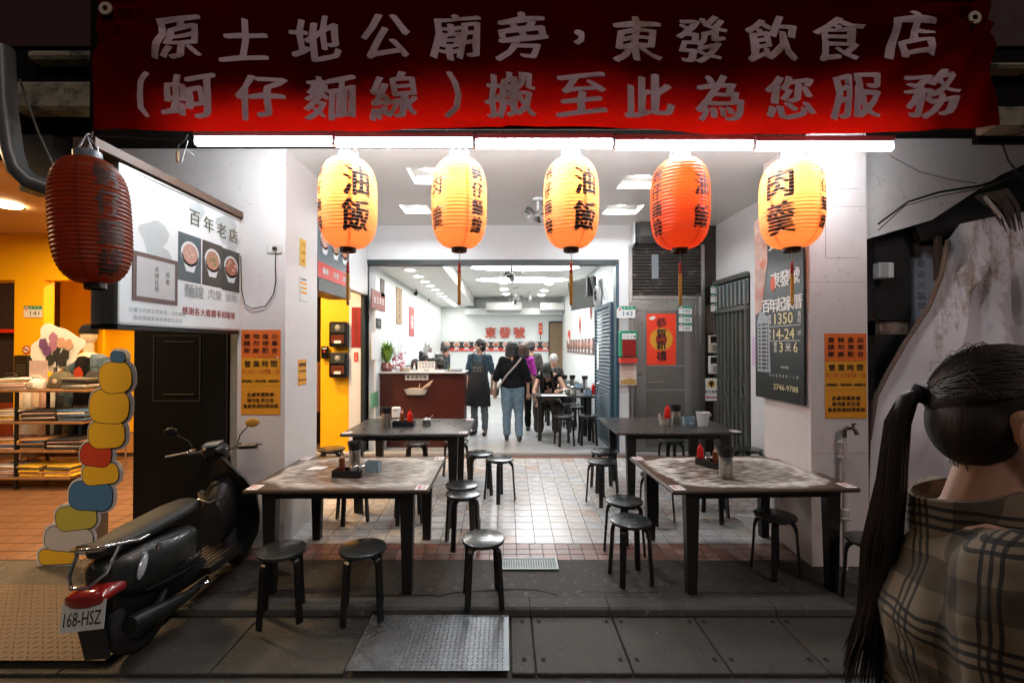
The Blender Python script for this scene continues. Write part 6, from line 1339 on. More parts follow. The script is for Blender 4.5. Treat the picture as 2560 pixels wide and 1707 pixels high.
# interior tables & stools & condiment clutter
IT = mat('interior_table_black', (.012, .011, .011), .35)
def itable(x, y, w_, d_, label, h=.74):
    tt = thing('dining_table', label, 'table', (x, y, FZ+h), group='black tables inside the shop'); MB().rbox((0, 0, -.015), (w_, d_, .03), .008).build('tabletop', IT, tt)
    for a in (-1, 1):
        for b_ in (-1, 1): MB().bb(a*(w_/2-.08)-.03, a*(w_/2-.08)+.03, b_*(d_/2-.07)-.03, b_*(d_/2-.07)+.03, -h, -.03).build('leg', TLEG, tt)
itable(Xu(1410, 7.6), 7.75, .98, .55, 'black table inside the shop where the woman in the cap sits'); itable(1.2, 9.2, .9, .6, 'second black table inside, along the right wall'); itable(1.2, 10.6, .9, .6, 'third black table deep inside along the right wall')
for i, (x, y, l) in enumerate(((.92, 7.22, 'stool in front of the table of the woman in the cap'), (1.30, 7.28, 'stool beside the folded blue door inside the shop'), (1.32, 8.3, 'stool behind the first interior table by the right wall'), (1.25, 8.7, 'stool between the first and second interior tables'), (1.15, 10.0, 'stool between the second and third interior tables'))):
    s = copy_tree(stool0, (x, y, FZ), random.uniform(0, 1.5), l, 'black stools inside the shop')
zi = FZ+.742
for i, (u, v, y, k, l) in enumerate(((1411, 0, 9.1, 'c', 'chopstick holder on the second interior table, left'), (1431, 0, 9.1, 'c', 'chopstick holder on the second interior table, centre'), (1462, 0, 8.9, 'c', 'chopstick holder nearest the blue louvre door'), (1434, 0, 7.75, 'j', 'dark steel jar at the middle of the first interior table'), (1433, 0, 7.6, 'p', 'stacked steel pots on the first interior table'), (1446, 0, 8.95, 's', 'pale blue spoon box on the second interior table'), (1470, 0, 7.7, 's', 'pale blue spoon box at the right of the first interior table'), (1483, 0, 7.75, 'r', 'red bottle at the right end of the first interior table'), (1420, 0, 7.75, 'j', 'steel jar left on the first interior table'), (1412, 0, 7.7, 'j', 'squat steel jar near the menu sheet inside'))):
    loc = (Xu(u, y), y, zi)
    if k == 'c': chopstick_holder(l, loc, 1.1)
    elif k == 'j': jar(l, loc, .04, .09)
    elif k == 'p': jar(l, loc, .05, .15)
    elif k == 's': spoonbox(l, loc)
    else: squeeze(l, loc, RED, .19, .034)
tag(MB().rbox((Xu(1385, 7.55), 7.58, zi+.003), (.42, .24, .004), .002, rz=.05).build('menu_sheet', PAPER), 'white menu sheet lying before the woman in the cap', 'menu sheet')

# ================================================================ RIGHT LOT: tarpaulin, dark opening, papers
def tarpmat():
    m = bpy.data.materials.new('stained_tarp'); m.use_nodes = True; N, L = nodes(m); b = N['Principled BSDF']
    tc = N.new('ShaderNodeTexCoord'); mp = N.new('ShaderNodeMapping'); mp.inputs['Rotation'].default_value = (0, R(-22), 0); mp.inputs['Scale'].default_value = (5, 5, .8); L.new(tc.outputs['Object'], mp.inputs[0])
    n = N.new('ShaderNodeTexNoise'); n.inputs['Scale'].default_value = 1.6; n.inputs['Detail'].default_value = 9; n.inputs['Roughness'].default_value = .7; L.new(mp.outputs[0], n.inputs['Vector'])
    n2 = N.new('ShaderNodeTexNoise'); n2.inputs['Scale'].default_value = 38; n2.inputs['Detail'].default_value = 4; L.new(tc.outputs['Object'], n2.inputs['Vector'])
    sp = N.new('ShaderNodeSeparateXYZ'); L.new(tc.outputs['Object'], sp.inputs[0])
    # distance from the dirty folded edge (upper left)
    e = N.new('ShaderNodeMath'); e.operation = 'MULTIPLY_ADD'; L.new(sp.outputs[0], e.inputs[0]); e.inputs[1].default_value = -.75; L.new(sp.outputs[2], e.inputs[2])
    er = N.new('ShaderNodeMapRange'); L.new(e.outputs[0], er.inputs[0]); er.inputs[1].default_value = -1.75; er.inputs[2].default_value = -.75; er.inputs[3].default_value = -.33; er.inputs[4].default_value = .03
    a = N.new('ShaderNodeMath'); a.operation = 'ADD'; L.new(n.outputs[0], a.inputs[0]); L.new(er.outputs[0], a.inputs[1])
    a2 = N.new('ShaderNodeMath'); a2.operation = 'MULTIPLY_ADD'; L.new(n2.outputs[0], a2.inputs[0]); a2.inputs[1].default_value = .18; L.new(a.outputs[0], a2.inputs[2])
    cr_ = N.new('ShaderNodeValToRGB'); L.new(a2.outputs[0], cr_.inputs[0]); c = cr_.color_ramp; c.elements[0].position = .60; c.elements[0].color = (.72, .68, .71, 1); c.elements[1].position = .92; c.elements[1].color = (.06, .035, .02, 1)
    x = c.elements.new(.74); x.color = (.34, .26, .21, 1)
    L.new(cr_.outputs[0], b.inputs['Base Color']); b.inputs['Roughness'].default_value = .55
    bp_ = N.new('ShaderNodeBump'); bp_.inputs['Strength'].default_value = .2; bp_.inputs['Distance'].default_value = .01; L.new(n.outputs[0], bp_.inputs['Height']); L.new(bp_.outputs[0], b.inputs['Normal']); return m
edge = [(2160, 1480), (2160, 1250), (2172, 1100), (2190, 990), (2215, 940), (2260, 860), (2320, 770), (2352, 690), (2370, 600), (2400, 560), (2470, 545), (2560, 530), (2760, 500)]
yt = 3.88; vs = []; fs = []; nb = 44; M_ = len(edge)*4-3; pts = []
for k in range(M_):
    i, f = divmod(k, 4); f /= 4; a = edge[i]; b_ = edge[min(i+1, len(edge)-1)]; pts.append((a[0]+(b_[0]-a[0])*f, a[1]+(b_[1]-a[1])*f))
for k, (u, v) in enumerate(pts):
    for j in range(nb+1):
        q = j/nb; u2 = u+(2800-u)*q; v2 = v+(1500-v)*q**.9 if v < 1500 else v
        p = at(u2, v2, yt); dx_, dz_ = p.x-4.25, p.z-2.95; an_ = math.atan2(dz_, dx_); rr_ = math.hypot(dx_, dz_); p.y = yt+min(1, q*9)*(.06*sin(an_*17+.7)*min(1, rr_)+.018*sin(an_*43)*min(1, rr_)+.03*sin(p.z*7+p.x*3)+.004*sin(p.x*31-p.z*17)); vs.append(p)
for k in range(M_-1):
    for j in range(nb): a = k*(nb+1)+j; fs.append((a, a+1, a+nb+2, a+nb+1))
t = thing('tarpaulin', 'dirty white tarpaulin with brown mould stains covering the lot at the right', 'tarpaulin', (0, 0, 0))
MB().add(vs, fs).build('sheet', tarpmat(), t, smooth=True)
MB().tube([at(a, b_, yt-.02) for a, b_ in edge[2:9]], .018, 8).build('rolled_hem', mat('hem_brown', (.14, .10, .075), .8, var=.4, scale=30), t, smooth=True)
MB().tube([at(2176, 1000, yt-.03), at(2170, 1200, yt-.03), at(2168, 1440, yt-.03)], .012, 6).build('support_pole', mat('dark_red_pole', (.05, .012, .01), .5), t)
t = thing('dark_shed', 'dark timber shed frame and black cabinet in the gap behind the tarpaulin', 'shed', (0, 4.1, 0))
def sb(name, u0, v0, u1, v1, y, m, d=.05): a = at(u0, v1, y); b_ = at(u1, v0, y); MB().bb(a.x, b_.x, y-4.1, y-4.1+d, a.z, b_.z).build(name, m, t)
sb('black_cabinet', 2188, 540, 2275, 800, 4.0, BLACK, .3); sb('lower_cabinet', 2188, 838, 2262, 1100, 4.0, BLACK, .3); sb('pale_board', 2200, 800, 2270, 836, 4.02, mat('rust_board', (.25, .2, .16), .7, var=.6, scale=18, dirt=(.08, .04, .02), dscale=8, dthr=.5)); sb('timber_post', 2270, 520, 2300, 640, 4.05, mat('old_timber', (.07, .045, .03), .7, var=.4), .1)
sb('dark_backing', 2182, 500, 2900, 1500, 4.4, DARK, .05); sb('post', 2345, 590, 2356, 700, 3.9, mat('old_timber', (.07, .045, .03)), .04)
m = MB().prism([(a.x, a.z) for a in (at(2192, 532, 3.9), at(2290, 506, 3.9), at(2360, 480, 3.9), at(2470, 455, 3.9), at(2700, 400, 3.9), at(2700, 520, 3.9), at(2480, 552, 3.9), at(2390, 585, 3.9), at(2310, 603, 3.9), at(2292, 560, 3.9), at(2192, 566, 3.9))], (0, -.18, 0), EX, EZ, -.06); m.build('sloping_beam', BLACK, t)
tt, X, Y, N = sheetsign('paper_sheet', 'large pale sheet with handwritten columns hanging in the gap behind the tarpaulin', 'paper', wp(2318, 760, 4.08), .32, 1.05, mat('bluish_paper', (.56, .58, .62), .6, var=.08))
mb = MB(); row(mb, '歡迎光臨請小心行走', N-X*.05-Y*.02, X, Y, .07, .095, vert=True); row(mb, '此處禁止停', N+Y*.05+X*.02, X, Y, .03, .04); row(mb, '謝謝您合作', N+Y*.0+X*.02, X, Y, .03, .04); mb.build('lettering', mat('grey_ink', (.08, .08, .10), .6), tt)
tt = thing('switch_box', 'small white electric switch box on the dark cabinet right of the pillar', 'switch box', wp(2210, 678, 3.95)); MB().rbox((-.01, 0, 0), (.11, .08, .14), .01).build('case', mat('box_grey', (.3, .3, .29), .4), tt); MB().rbox((.03, -.045, 0), (.04, .012, .13), .004).build('cover', mat('cover_white', (.55, .57, .55), .4), tt)
# cables draped over the opening
for i, (P, r_) in enumerate((([(2196, 560), (2270, 505), (2350, 480), (2450, 465), (2560, 425)], .009), ([(2196, 575), (2262, 515), (2340, 492), (2460, 470), (2600, 415)], .005), ([(2226, 390), (2300, 430), (2380, 450), (2440, 458)], .004), ([(2490, 315), (2520, 400), (2580, 480)], .007))):
    tag(MB().tube([at(a, b_, 3.7-.02*i) for a, b_ in P], r_, 6).build('cable', [BLACK, CLC[7], mat('cable_grey', (.2, .2, .2), .5), BLACK][i], smooth=True), ['thick black cable draped over the dark gap at the right', 'thinner olive cable following the thick one over the gap', 'thin grey wire sagging across the white wall at the right', 'black cord hanging down at the upper right edge'][i], 'cable')
mb = MB()
for k in range(16): a = at(2440+k*5, 490-k*1.2, 3.62); b_ = at(2500+k*4+random.uniform(-8, 8), 560+random.uniform(0, 25), 3.6); mb.tube([a, (a+b_)/2+V((.03, 0, .02)), b_], .007, 5, [.012, .011, .003])
tag(mb.build('straw_broom', mat('broom_brown', (.05, .035, .025), .8)), 'bundle of dark palm fibre hanging over the tarpaulin at the upper right', 'fibre bundle')
bpy.data.objects['straw_broom'].name = 'palm_fibre'
tag(MB().tube([at(2462, 492, 3.58), at(2485, 520, 3.58), at(2505, 545, 3.58)], .012, 8).build('white_stick', mat('bleached_stick', (.4, .36, .32), .6)), 'short bleached stick poking out above the tarpaulin', 'stick')
# ================================================================ PEOPLE  (local frame: faces -y, +x is the viewer's right when facing us)
def organic(mb, name, m, parent, vox=.010, sm=3):
    o = mb.build(name, m, parent); r = o.modifiers.new('skin', 'REMESH'); r.mode = 'VOXEL'; r.voxel_size = vox; r.use_smooth_shade = True
    if sm: s = o.modifiers.new('soft', 'SMOOTH'); s.iterations = sm; s.factor = .5
    if name == 'hair' and vox > .007:
        tx = bpy.data.textures.get('curls') or bpy.data.textures.new('curls', 'CLOUDS'); tx.noise_scale = .028; dm = o.modifiers.new('curls', 'DISPLACE'); dm.texture = tx; dm.strength = .022; dm.mid_level = .5
    elif name in ('shirt', 'trousers') and vox > .0095:
        tx = bpy.data.textures.get('creases') or bpy.data.textures.new('creases', 'CLOUDS'); tx.noise_scale = .07; dm = o.modifiers.new('creases', 'DISPLACE'); dm.texture = tx; dm.strength = .032; dm.mid_level = .5
    return o
def lerp(a, b, t): return V(a)+(V(b)-V(a))*t
def hand(mb, w_, d, s=1.0, side=1, curl=.5):
    """palm and five fingers from wrist w_ along d"""
    w_, d = V(w_), V(d).normalized(); x = d.cross(V((0, -1, .15))).normalized()*side; n = d.cross(x).normalized()
    mb.cap(w_, w_+d*.045*s, .022*s, .026*s, 8); pc = w_+d*.075*s; mb.ell(pc, (.030*s, .030*s, .030*s), 8, 6); mb.cap(w_+d*.04*s-x*.018*s, pc+d*.01*s-x*.025*s, .017*s, .014*s, 6); mb.cap(w_+d*.04*s+x*.018*s, pc+d*.01*s+x*.025*s, .017*s, .014*s, 6)
    for k, (off, ll) in enumerate(((-.030, .058), (-.010, .070), (.011, .066), (.030, .050))):
        a = pc+d*.015*s+x*off*s; b = a+(d*(1-curl*.3)+n*curl*.45).normalized()*ll*.5*s; c = b+(d*(1-curl*.8)+n*curl).normalized()*ll*.5*s; mb.cap(a, b, .0095*s, .0085*s, 6); mb.cap(b, c, .0085*s, .007*s, 6)
    a = w_+d*.03*s-x*.02*s; b = a+(d*.6-x*.8).normalized()*.035*s; c = b+(d*.95-x*.25).normalized()*.03*s; mb.cap(a, b, .011*s, .010*s, 6); mb.cap(b, c, .010*s, .008*s, 6)
def headmesh(mb, c, M, s=1.0):
    def q(p): return c+M @ (V(p)*s)
    for p, r in (((0, .015, .02), (.074, .092, .095)), ((0, -.02, -.04), (.060, .068, .075)), ((0, -.045, -.085), (.032, .035, .03))):
        e = MB().ell((0, 0, 0), (r[0]*s, r[1]*s, r[2]*s), 18, 14); mb.add([q(p)+M @ V(a) for a in e.v], e.f)
    mb.cap(q((0, -.083, .005)), q((0, -.100, -.028)), .008*s, .013*s, 6); mb.ell(q((0, -.078, -.062)), .015*s, 8, 6)   # nose, lips
    for a in (-1, 1): mb.cap(q((a*.074, .015, .015)), q((a*.076, .012, -.025)), .013*s, .008*s, 6); mb.ell(q((a*.035, -.078, .022)), .014*s, 8, 6)
def person(label, loc, rz, J, top, bottom, shoe, sleeve=.9, hairs=None, s=1.0, skin=SKIN, fat=1.0, hyaw=0, hpitch=0, hroll=0, legs=True, barelegs=False, sandals=False, eyes=True, hair_m=HAIR, top_name='shirt', bottom_name='trousers', hem=.86, neck=.02, legw=1.0, vox=.011):
    D = dict(head=(0, -.01, 1.585), neck=(0, .01, 1.44), chest=(0, .01, 1.25), waist=(0, .0, 1.03), pelvis=(0, .01, .92),
        shl=(-.165, .01, 1.385), shr=(.165, .01, 1.385), ell_=(-.22, .04, 1.12), elr=(.22, .04, 1.12), wrl=(-.24, -.03, .88), wrr=(.24, -.03, .88),
        hil=(-.085, .01, .90), hir=(.085, .01, .90), knl=(-.095, -.01, .49), knr=(.095, -.01, .49), anl=(-.095, .03, .09), anr=(.095, .03, .09), tol=(-.11, -.11, .035), tor=(.11, -.11, .035))
    D.update(J); D = {k: V(v) for k, v in D.items()}
    t = thing('person', label, 'person', loc, rz); t.scale = (s, s, s)
    M = Euler((hpitch, hroll, hyaw), 'XYZ').to_matrix(); hc = D['head']
    b = MB(); headmesh(b, hc, M); b.cap(D['neck']-V((0, 0, .05)), hc+M @ V((0, .012, -.06)), .052, .047, 12)
    b.cap(D['neck']-V((.0, 0, .05)), D['chest'], .07, .10, 10)
    for k in ('l', 'r'):
        sh, e, w_ = D['sh'+k], D['ell_' if k == 'l' else 'elr'], D['wr'+k]; b.cap(D['neck']-V((0, 0, .04)), sh, .05, .048, 10); b.cap(sh, e, .045*min(fat, 1.2), .036, 10); b.cap(e, w_, .035, .023, 10)
        hand(b, w_, (w_-e), 1.0, -1 if k == 'l' else 1)
        if legs: b.cap(D['hi'+k], D['kn'+k], .07, .05, 10); b.cap(D['kn'+k], lerp(D['kn'+k], D['an'+k], .35), .05, .052, 10); b.cap(lerp(D['kn'+k], D['an'+k], .35), D['an'+k], .052, .033, 10); b.cap(D['an'+k]-V((0, 0, .03)), D['to'+k]+V((0, 0, .005)), .033, .026, 8)
    b.cap(D['chest'], D['pelvis'], .10, .10, 10)
    organic(b, 'body', skin, t, vox*.62, 1)
    if eyes:
        for a in (-1, 1): MB().ell(hc+M @ V((a*.032, -.088, .018)), (.014, .008, .006), 8, 6).build('eye', BTEXT, t, smooth=True); MB().cap(hc+M @ V((a*.018, -.092, .040)), hc+M @ V((a*.048, -.080, .042)), .005, .004, 6).build('eyebrow', hair_m, t)
    # top garment
    g = MB(); f = fat
    def ring(a, b_, r0, r1, yk=.66):
        n = 6
        for i in range(n+1): q = i/n; c = lerp(a, b_, q); r = r0+(r1-r0)*q; g.ell(c, (r, r*yk, .07), 16, 8)
    ring(D['waist'], D['chest'], .150*f, .168*f); ring(D['chest'], lerp(D['chest'], D['neck'], .62), .168*f, .13)
    w2 = lerp(D['waist'], D['pelvis'], .8 if hem > .8 else 1.3); ring(D['waist'], w2, .150*f, .165*f, .72)
    for k in ('l', 'r'):
        sh, e, w_ = D['sh'+k], D['ell_' if k == 'l' else 'elr'], D['wr'+k]; g.cap(lerp(D['chest'], D['neck'], .6), sh, .07, .066, 10)
        if sleeve > 0:
            q = min(1, sleeve); g.cap(sh, lerp(sh, e, q), .064*min(f, 1.25), (.064-.010*q)*min(f, 1.3), 10)
            if sleeve > 1: g.cap(e, lerp(e, w_, sleeve-1), .052, .042, 10)
    organic(g, top_name, top, t, vox, 3)
    if legs and not barelegs:
        g = MB(); 
        for i in range(5): c = lerp(D['waist'], D['pelvis'], .5+i*.14); g.ell(c, (.158*min(f, 1.15), .118*min(f, 1.15), .07), 16, 8)
        for k in ('l', 'r'):
            h, kn, an = D['hi'+k], D['kn'+k], D['an'+k]; g.cap(h, kn, .096*legw*min(f, 1.12), .070*legw, 12); g.cap(kn, lerp(kn, an, .93), .068*legw, .058*legw, 12)
        organic(g, bottom_name, bottom, t, vox, 3)
    if legs:
        for k in ('l', 'r'):
            an, to = D['an'+k], D['to'+k]; g = MB(); bk = an+(an-to).normalized()*.05; bk.z = to.z; g.cap(bk, to, .036, .034, 10); g.cap(lerp(bk, to, .5), lerp(bk, to, .9), .042, .040, 10); g.cap(an-V((0, 0, .02)), bk, .04, .036, 8)
            o = organic(g, 'shoe', shoe, t, .009, 2); so = MB().cap(bk-V((0, 0, .022)), to-V((0, 0, .022)), .018, .018, 10).cap(lerp(bk, to, .3)-V((0, 0, .022)), lerp(bk, to, .95)-V((0, 0, .022)), .03, .03, 10); so.v = [(a, b_, min(c, to.z-.012)) for a, b_, c in so.v]; so.v = [(a, b_, max(c, .001)) for a, b_, c in so.v]; so.build('sole', PAPER if not sandals else BLACK, t)
    def q(p): return hc+M @ V(p)
    if hairs:
        g = MB()
        if hairs in ('short', 'crop'):
            e = MB().ell((0, 0, 0), (.086, .104, .098), 16, 12); g.add([q((0, .022, .035))+M @ V(a) for a in e.v if True], e.f); e = MB().ell((0, 0, 0), (.080, .07, .09), 14, 10); g.add([q((0, .05, -.02))+M @ V(a) for a in e.v], e.f)
            if hairs == 'short':
                for k in range(9): a = -1.2+k*.3; g.cap(q((.06*sin(a), -.04-.02*cos(a), .10)), q((.085*sin(a), -.075*cos(a)-.01, .055)), .018, .012, 6)
        elif hairs == 'bob':
            e = MB().ell((0, 0, 0), (.105, .118, .11), 18, 12); g.add([q((0, .022, .035))+M @ V(a) for a in e.v], e.f)
            for k in range(15): a = pi*.5-2.0+k*4.0/14; g.cap(q((.085*cos(a), .02+.09*sin(a), .03)), q((.098*cos(a), .02+.10*sin(a), -.115)), .034, .026, 8)
        elif hairs == 'bun':
            e = MB().ell((0, 0, 0), (.088, .106, .10), 16, 12); g.add([q((0, .022, .035))+M @ V(a) for a in e.v], e.f); g.ell(q((0, .09, .12)), .05, 12, 8); g.cap(q((.07, -.02, .05)), q((.075, -.03, -.05)), .012, .006, 6); g.cap(q((-.07, -.02, .05)), q((-.075, -.03, -.05)), .012, .006, 6)
        organic(g, 'hair', hair_m, t, .008, 1)
    return t, D, M
FI = .19
NAVY = mat('navy_apron_shirt', (.035, .07, .10), .85, var=.2, bump=.2); DENB = mat('pale_jeans', (.13, .20, .26), .85, var=.3, scale=14, bump=.3); RIPJ = mat('grey_jeans', (.13, .15, .15), .85, var=.5, scale=25); DKG = mat('dark_grey_tee', (.05, .045, .042), .85, var=.2); KHA = mat('khaki', (.2, .13, .08), .8); MAG = mat('magenta_cloth', (.35, .02, .28), .8)
WS = mat('white_sole_shoe', (.02, .02, .02), .5)
# apron man, profile towards our left
ya = 8.05; t, D, M = person('man in a navy shirt and black apron, mask on his chin, looking left', (Xu(1199, ya), ya, FI), R(-12), dict(wrl=(-.22, .02, .86), ell_=(-.235, .05, 1.1), wrr=(.22, .02, .86), elr=(.235, .05, 1.1), anl=(-.10, .03, .09), tol=(-.13, -.11, .035)), NAVY, RIPJ, BLACK, .95, 'crop', .985, hyaw=R(-62), sandals=True)
ap = MB(); secs = []
for z, hw, y0 in ((1.30, .105, -.135), (1.15, .12, -.15), (1.05, .17, -.16), (.85, .205, -.16), (.6, .215, -.15), (.52, .215, -.145)): secs.append((z, hw, y0))
vs = []; n = 9
for z, hw, y0 in secs:
    for i in range(n): q = i/(n-1)*2-1; vs.append((hw*q, y0+.085*q*q, z))
ap.add(vs, [(a*n+i, a*n+i+1, a*n+n+i+1, a*n+n+i) for a in range(len(secs)-1) for i in range(n-1)]); o = ap.build('apron', mat('apron_black', (.012, .012, .014), .8, bump=.2), t, smooth=True); so = o.modifiers.new('thick', 'SOLIDIFY'); so.thickness = .01
for s in (-1, 1): MB().tube([(s*.10, -.13, 1.30), (s*.115, -.09, 1.42), (s*.10, .0, 1.465)], .012, 6).build('apron_strap', mat('apron_black', (.012, .012, .014)), t)
mb = MB(); row(mb, '東發號', (0, -.160, 1.20), EX, EZ, .032, .05); row(mb, '蚵仔麵線', (0, -.163, 1.15), EX, EZ, .028, .042); mb.build('lettering', mat('apron_print', (.4, .38, .3), .6), t)
g = MB().ell(D['head']+M @ V((0, -.065, -.085)), (.045, .04, .032), 14, 10); g.build('face_mask', mat('mask_white', (.55, .6, .62), .7), t, smooth=True); MB().tube([D['head']+M @ V((.04, -.06, -.07)), D['head']+M @ V((.076, .01, .0))], .003, 5).build('mask_loop', PAPER, t)
# woman from behind, black top, pale jeans, bag strap
yw_ = 7.55; t, D, M = person('woman seen from behind in a black top and pale jeans with a shoulder strap', (Xu(1281, yw_), yw_, FI), R(176), dict(wrl=(-.27, -.05, .83), ell_=(-.27, .03, 1.07), wrr=(.30, -.04, .86), elr=(.28, .04, 1.08), knl=(-.11, -.03, .48), anl=(-.12, .06, .10), tol=(-.13, -.08, .04), anr=(.10, -.02, .10), tor=(.11, -.15, .04)), CLOTHB, DENB, WS, 1.0, 'bob', .955, fat=1.28, legw=1.18, hyaw=R(-10))
MB().tube([(-.16, .10, 1.43), (-.06, .155, 1.3), (.08, .165, 1.15), (.2, .12, .98), (.25, .03, .90)], .016, 8).build('bag_strap', mat('strap_beige', (.42, .36, .32), .6), t, smooth=True)
MB().cone((.25, -.0, .92), (.27, -.02, .78), .03).build('purse', mat('purse_tan', (.10, .08, .07), .5), t)
MB().ell((0, .118, 1.42), (.012, .01, .05), 8, 6).build('neck_slit', SKIN, t)
# magenta figure partly behind her
yq = 8.5; person('person in a magenta top mostly hidden behind the woman in black', (Xu(1308, yq), yq, FI), R(175), dict(), MAG, CLOTHB, BLACK, 1.0, 'bob', .94, hair_m=mat('brown_hair', (.04, .015, .008), .5))
# man in dark tee, back to us
yq = 9.6; person('man in a dark grey T-shirt with his back to the street', (Xu(1328, yq), yq, FI), R(185), dict(wrl=(-.16, -.25, 1.02), wrr=(.16, -.25, 1.02)), DKG, KHA, BLACK, .95, 'crop', .97, hpitch=R(25), barelegs=False, fat=1.1)
# seated woman with cap bending over the table (faces the camera)
yq = 8.35; t, D, M = person('seated woman in a black cap and strappy top bending over the menu', (Xu(1371, yq), yq, FI), R(-6), dict(head=(-.03, -.36, 1.13), neck=(.0, -.23, 1.08), chest=(0, -.12, .88), waist=(0, .02, .66), pelvis=(0, .06, .50), shl=(-.17, -.20, .99), shr=(.17, -.16, 1.03), ell_=(-.25, -.36, .76), elr=(.30, -.30, .80), wrl=(-.18, -.52, .60), wrr=(.20, -.50, .79),
    hil=(-.10, .03, .50), hir=(.10, .03, .50), knl=(-.17, -.40, .50), knr=(.16, -.40, .50), anl=(-.16, -.44, .10), anr=(.15, -.42, .10), tol=(-.18, -.58, .04), tor=(.17, -.56, .04)), CLOTHB, mat('dark_brown_trousers', (.035, .025, .02), .85), mat('cream_shoes', (.4, .38, .33), .6), 0, None, 1.0, hpitch=R(48), legw=1.5, eyes=False)
g = MB(); e = MB().ell((0, 0, 0), (.092, .108, .10), 18, 12); g.add([D['head']+M @ (V((0, .02, .04))+V(a)) for a in e.v], e.f); g.build('cap', mat('cap_black', (.03, .03, .028), .8), t, smooth=True)
g = MB(); g.add([D['head']+M @ V(p) for p in ((-.07, -.07, .05), (.07, -.07, .05), (.055, -.16, .035), (0, -.18, .03), (-.055, -.16, .035), (-.07, -.07, .042), (.07, -.07, .042), (.055, -.16, .027), (0, -.18, .022), (-.055, -.16, .027))], [(0, 1, 2, 3, 4), (9, 8, 7, 6, 5), (0, 4, 9, 5), (4, 3, 8, 9), (3, 2, 7, 8), (2, 1, 6, 7), (1, 0, 5, 6)]); g.build('cap_brim', mat('cap_black', (.03, .03, .028)), t)
g = MB()
for s in (-1, 1):
    for k in range(5): g.cap(D['head']+M @ V((s*(.07+.008*k), .03-.01*k, -.02)), V((s*(.075+.012*k), -.30+.01*k, .82-.02*k)), .016, .008, 6)
organic(g, 'long_hair', HAIR, t, .008, 1); MB().tube([(.09, -.2, 1.08), (.12, -.24, .95), (.1, -.2, .85)], .006, 6).tube([(-.09, -.24, 1.06), (-.12, -.27, .93), (-.1, -.22, .83)], .006, 6).build('top_strap', CLOTHB, t)
# elderly person behind
yq = 9.3; person('elderly person with short white hair sitting behind the woman in the cap', (Xu(1382, yq), yq, FI), R(20), dict(head=(0, -.05, 1.27), neck=(0, 0, 1.13), chest=(0, 0, .95), waist=(0, 0, .72), pelvis=(0, .02, .52), shl=(-.16, 0, 1.07), shr=(.16, 0, 1.07), ell_=(-.21, -.05, .84), elr=(.21, -.05, .84), wrl=(-.1, -.24, .8), wrr=(.1, -.24, .8), hil=(-.1, 0, .5), hir=(.1, 0, .5), knl=(-.13, -.4, .5), knr=(.13, -.4, .5), anl=(-.13, -.4, .1), anr=(.13, -.4, .1), tol=(-.14, -.53, .04), tor=(.14, -.53, .04)), DKG, CLOTHB, BLACK, 1.0, 'crop', 1.0, hair_m=mat('white_hair', (.35, .33, .31), .6), hpitch=R(20))
# staff behind the counter
WORK = mat('staff_black', (.02, .025, .028), .8, var=.3)
yq = 8.3; person('staff member with a black fringe bending over the counter beside the plant', (Xu(1040, yq), yq, FI), R(10), dict(head=(.0, -.30, 1.24), neck=(0, -.16, 1.22), chest=(0, -.05, 1.08), shl=(-.17, -.12, 1.18), shr=(.17, -.12, 1.18), waist=(0, 0, .92), ell_=(-.22, -.25, .98), elr=(.22, -.25, .98), wrl=(-.08, -.42, .95), wrr=(.08, -.42, .95)), WORK, CLOTHB, BLACK, .95, 'short', .97, hpitch=R(38))
yq = 8.25; person('staff member in black seen from behind the white counter notice', (Xu(1102, yq), yq, FI), R(205), dict(head=(0, -.08, 1.24), neck=(0, -.03, 1.13), chest=(0, 0, .97), shl=(-.17, 0, 1.07), shr=(.17, 0, 1.07), ell_=(-.22, -.1, .86), elr=(.22, -.1, .86), wrl=(-.12, -.3, .88), wrr=(.12, -.3, .88), waist=(0, .02, .85)), WORK, CLOTHB, BLACK, .95, 'short', 1.0, hair_m=mat('brown_black_hair', (.022, .014, .011), .5), hpitch=R(15))
yq = 9.6; person('staff member with a high hair bun at the back of the kitchen', (Xu(1108, yq), yq, FI), R(60), dict(head=(0, -.06, 1.50), neck=(0, -.02, 1.39), wrl=(-.12, -.3, 1.02), wrr=(.12, -.3, 1.02)), WORK, CLOTHB, BLACK, .95, 'bun', .97, hpitch=R(10))
yq = 9.2; person('staff member with a tied bun behind the bent one', (Xu(1055, yq), yq, FI), R(150), dict(head=(0, -.06, 1.34), neck=(0, -.02, 1.22), chest=(0, 0, 1.08), shl=(-.16, 0, 1.16), shr=(.16, 0, 1.16), wrl=(-.12, -.3, .95), wrr=(.12, -.3, .95), ell_=(-.2, -.1, .95), elr=(.2, -.1, .95), waist=(0, 0, .9)), mat('grey_uniform', (.15, .17, .18), .8), CLOTHB, BLACK, .95, 'bun', .97)

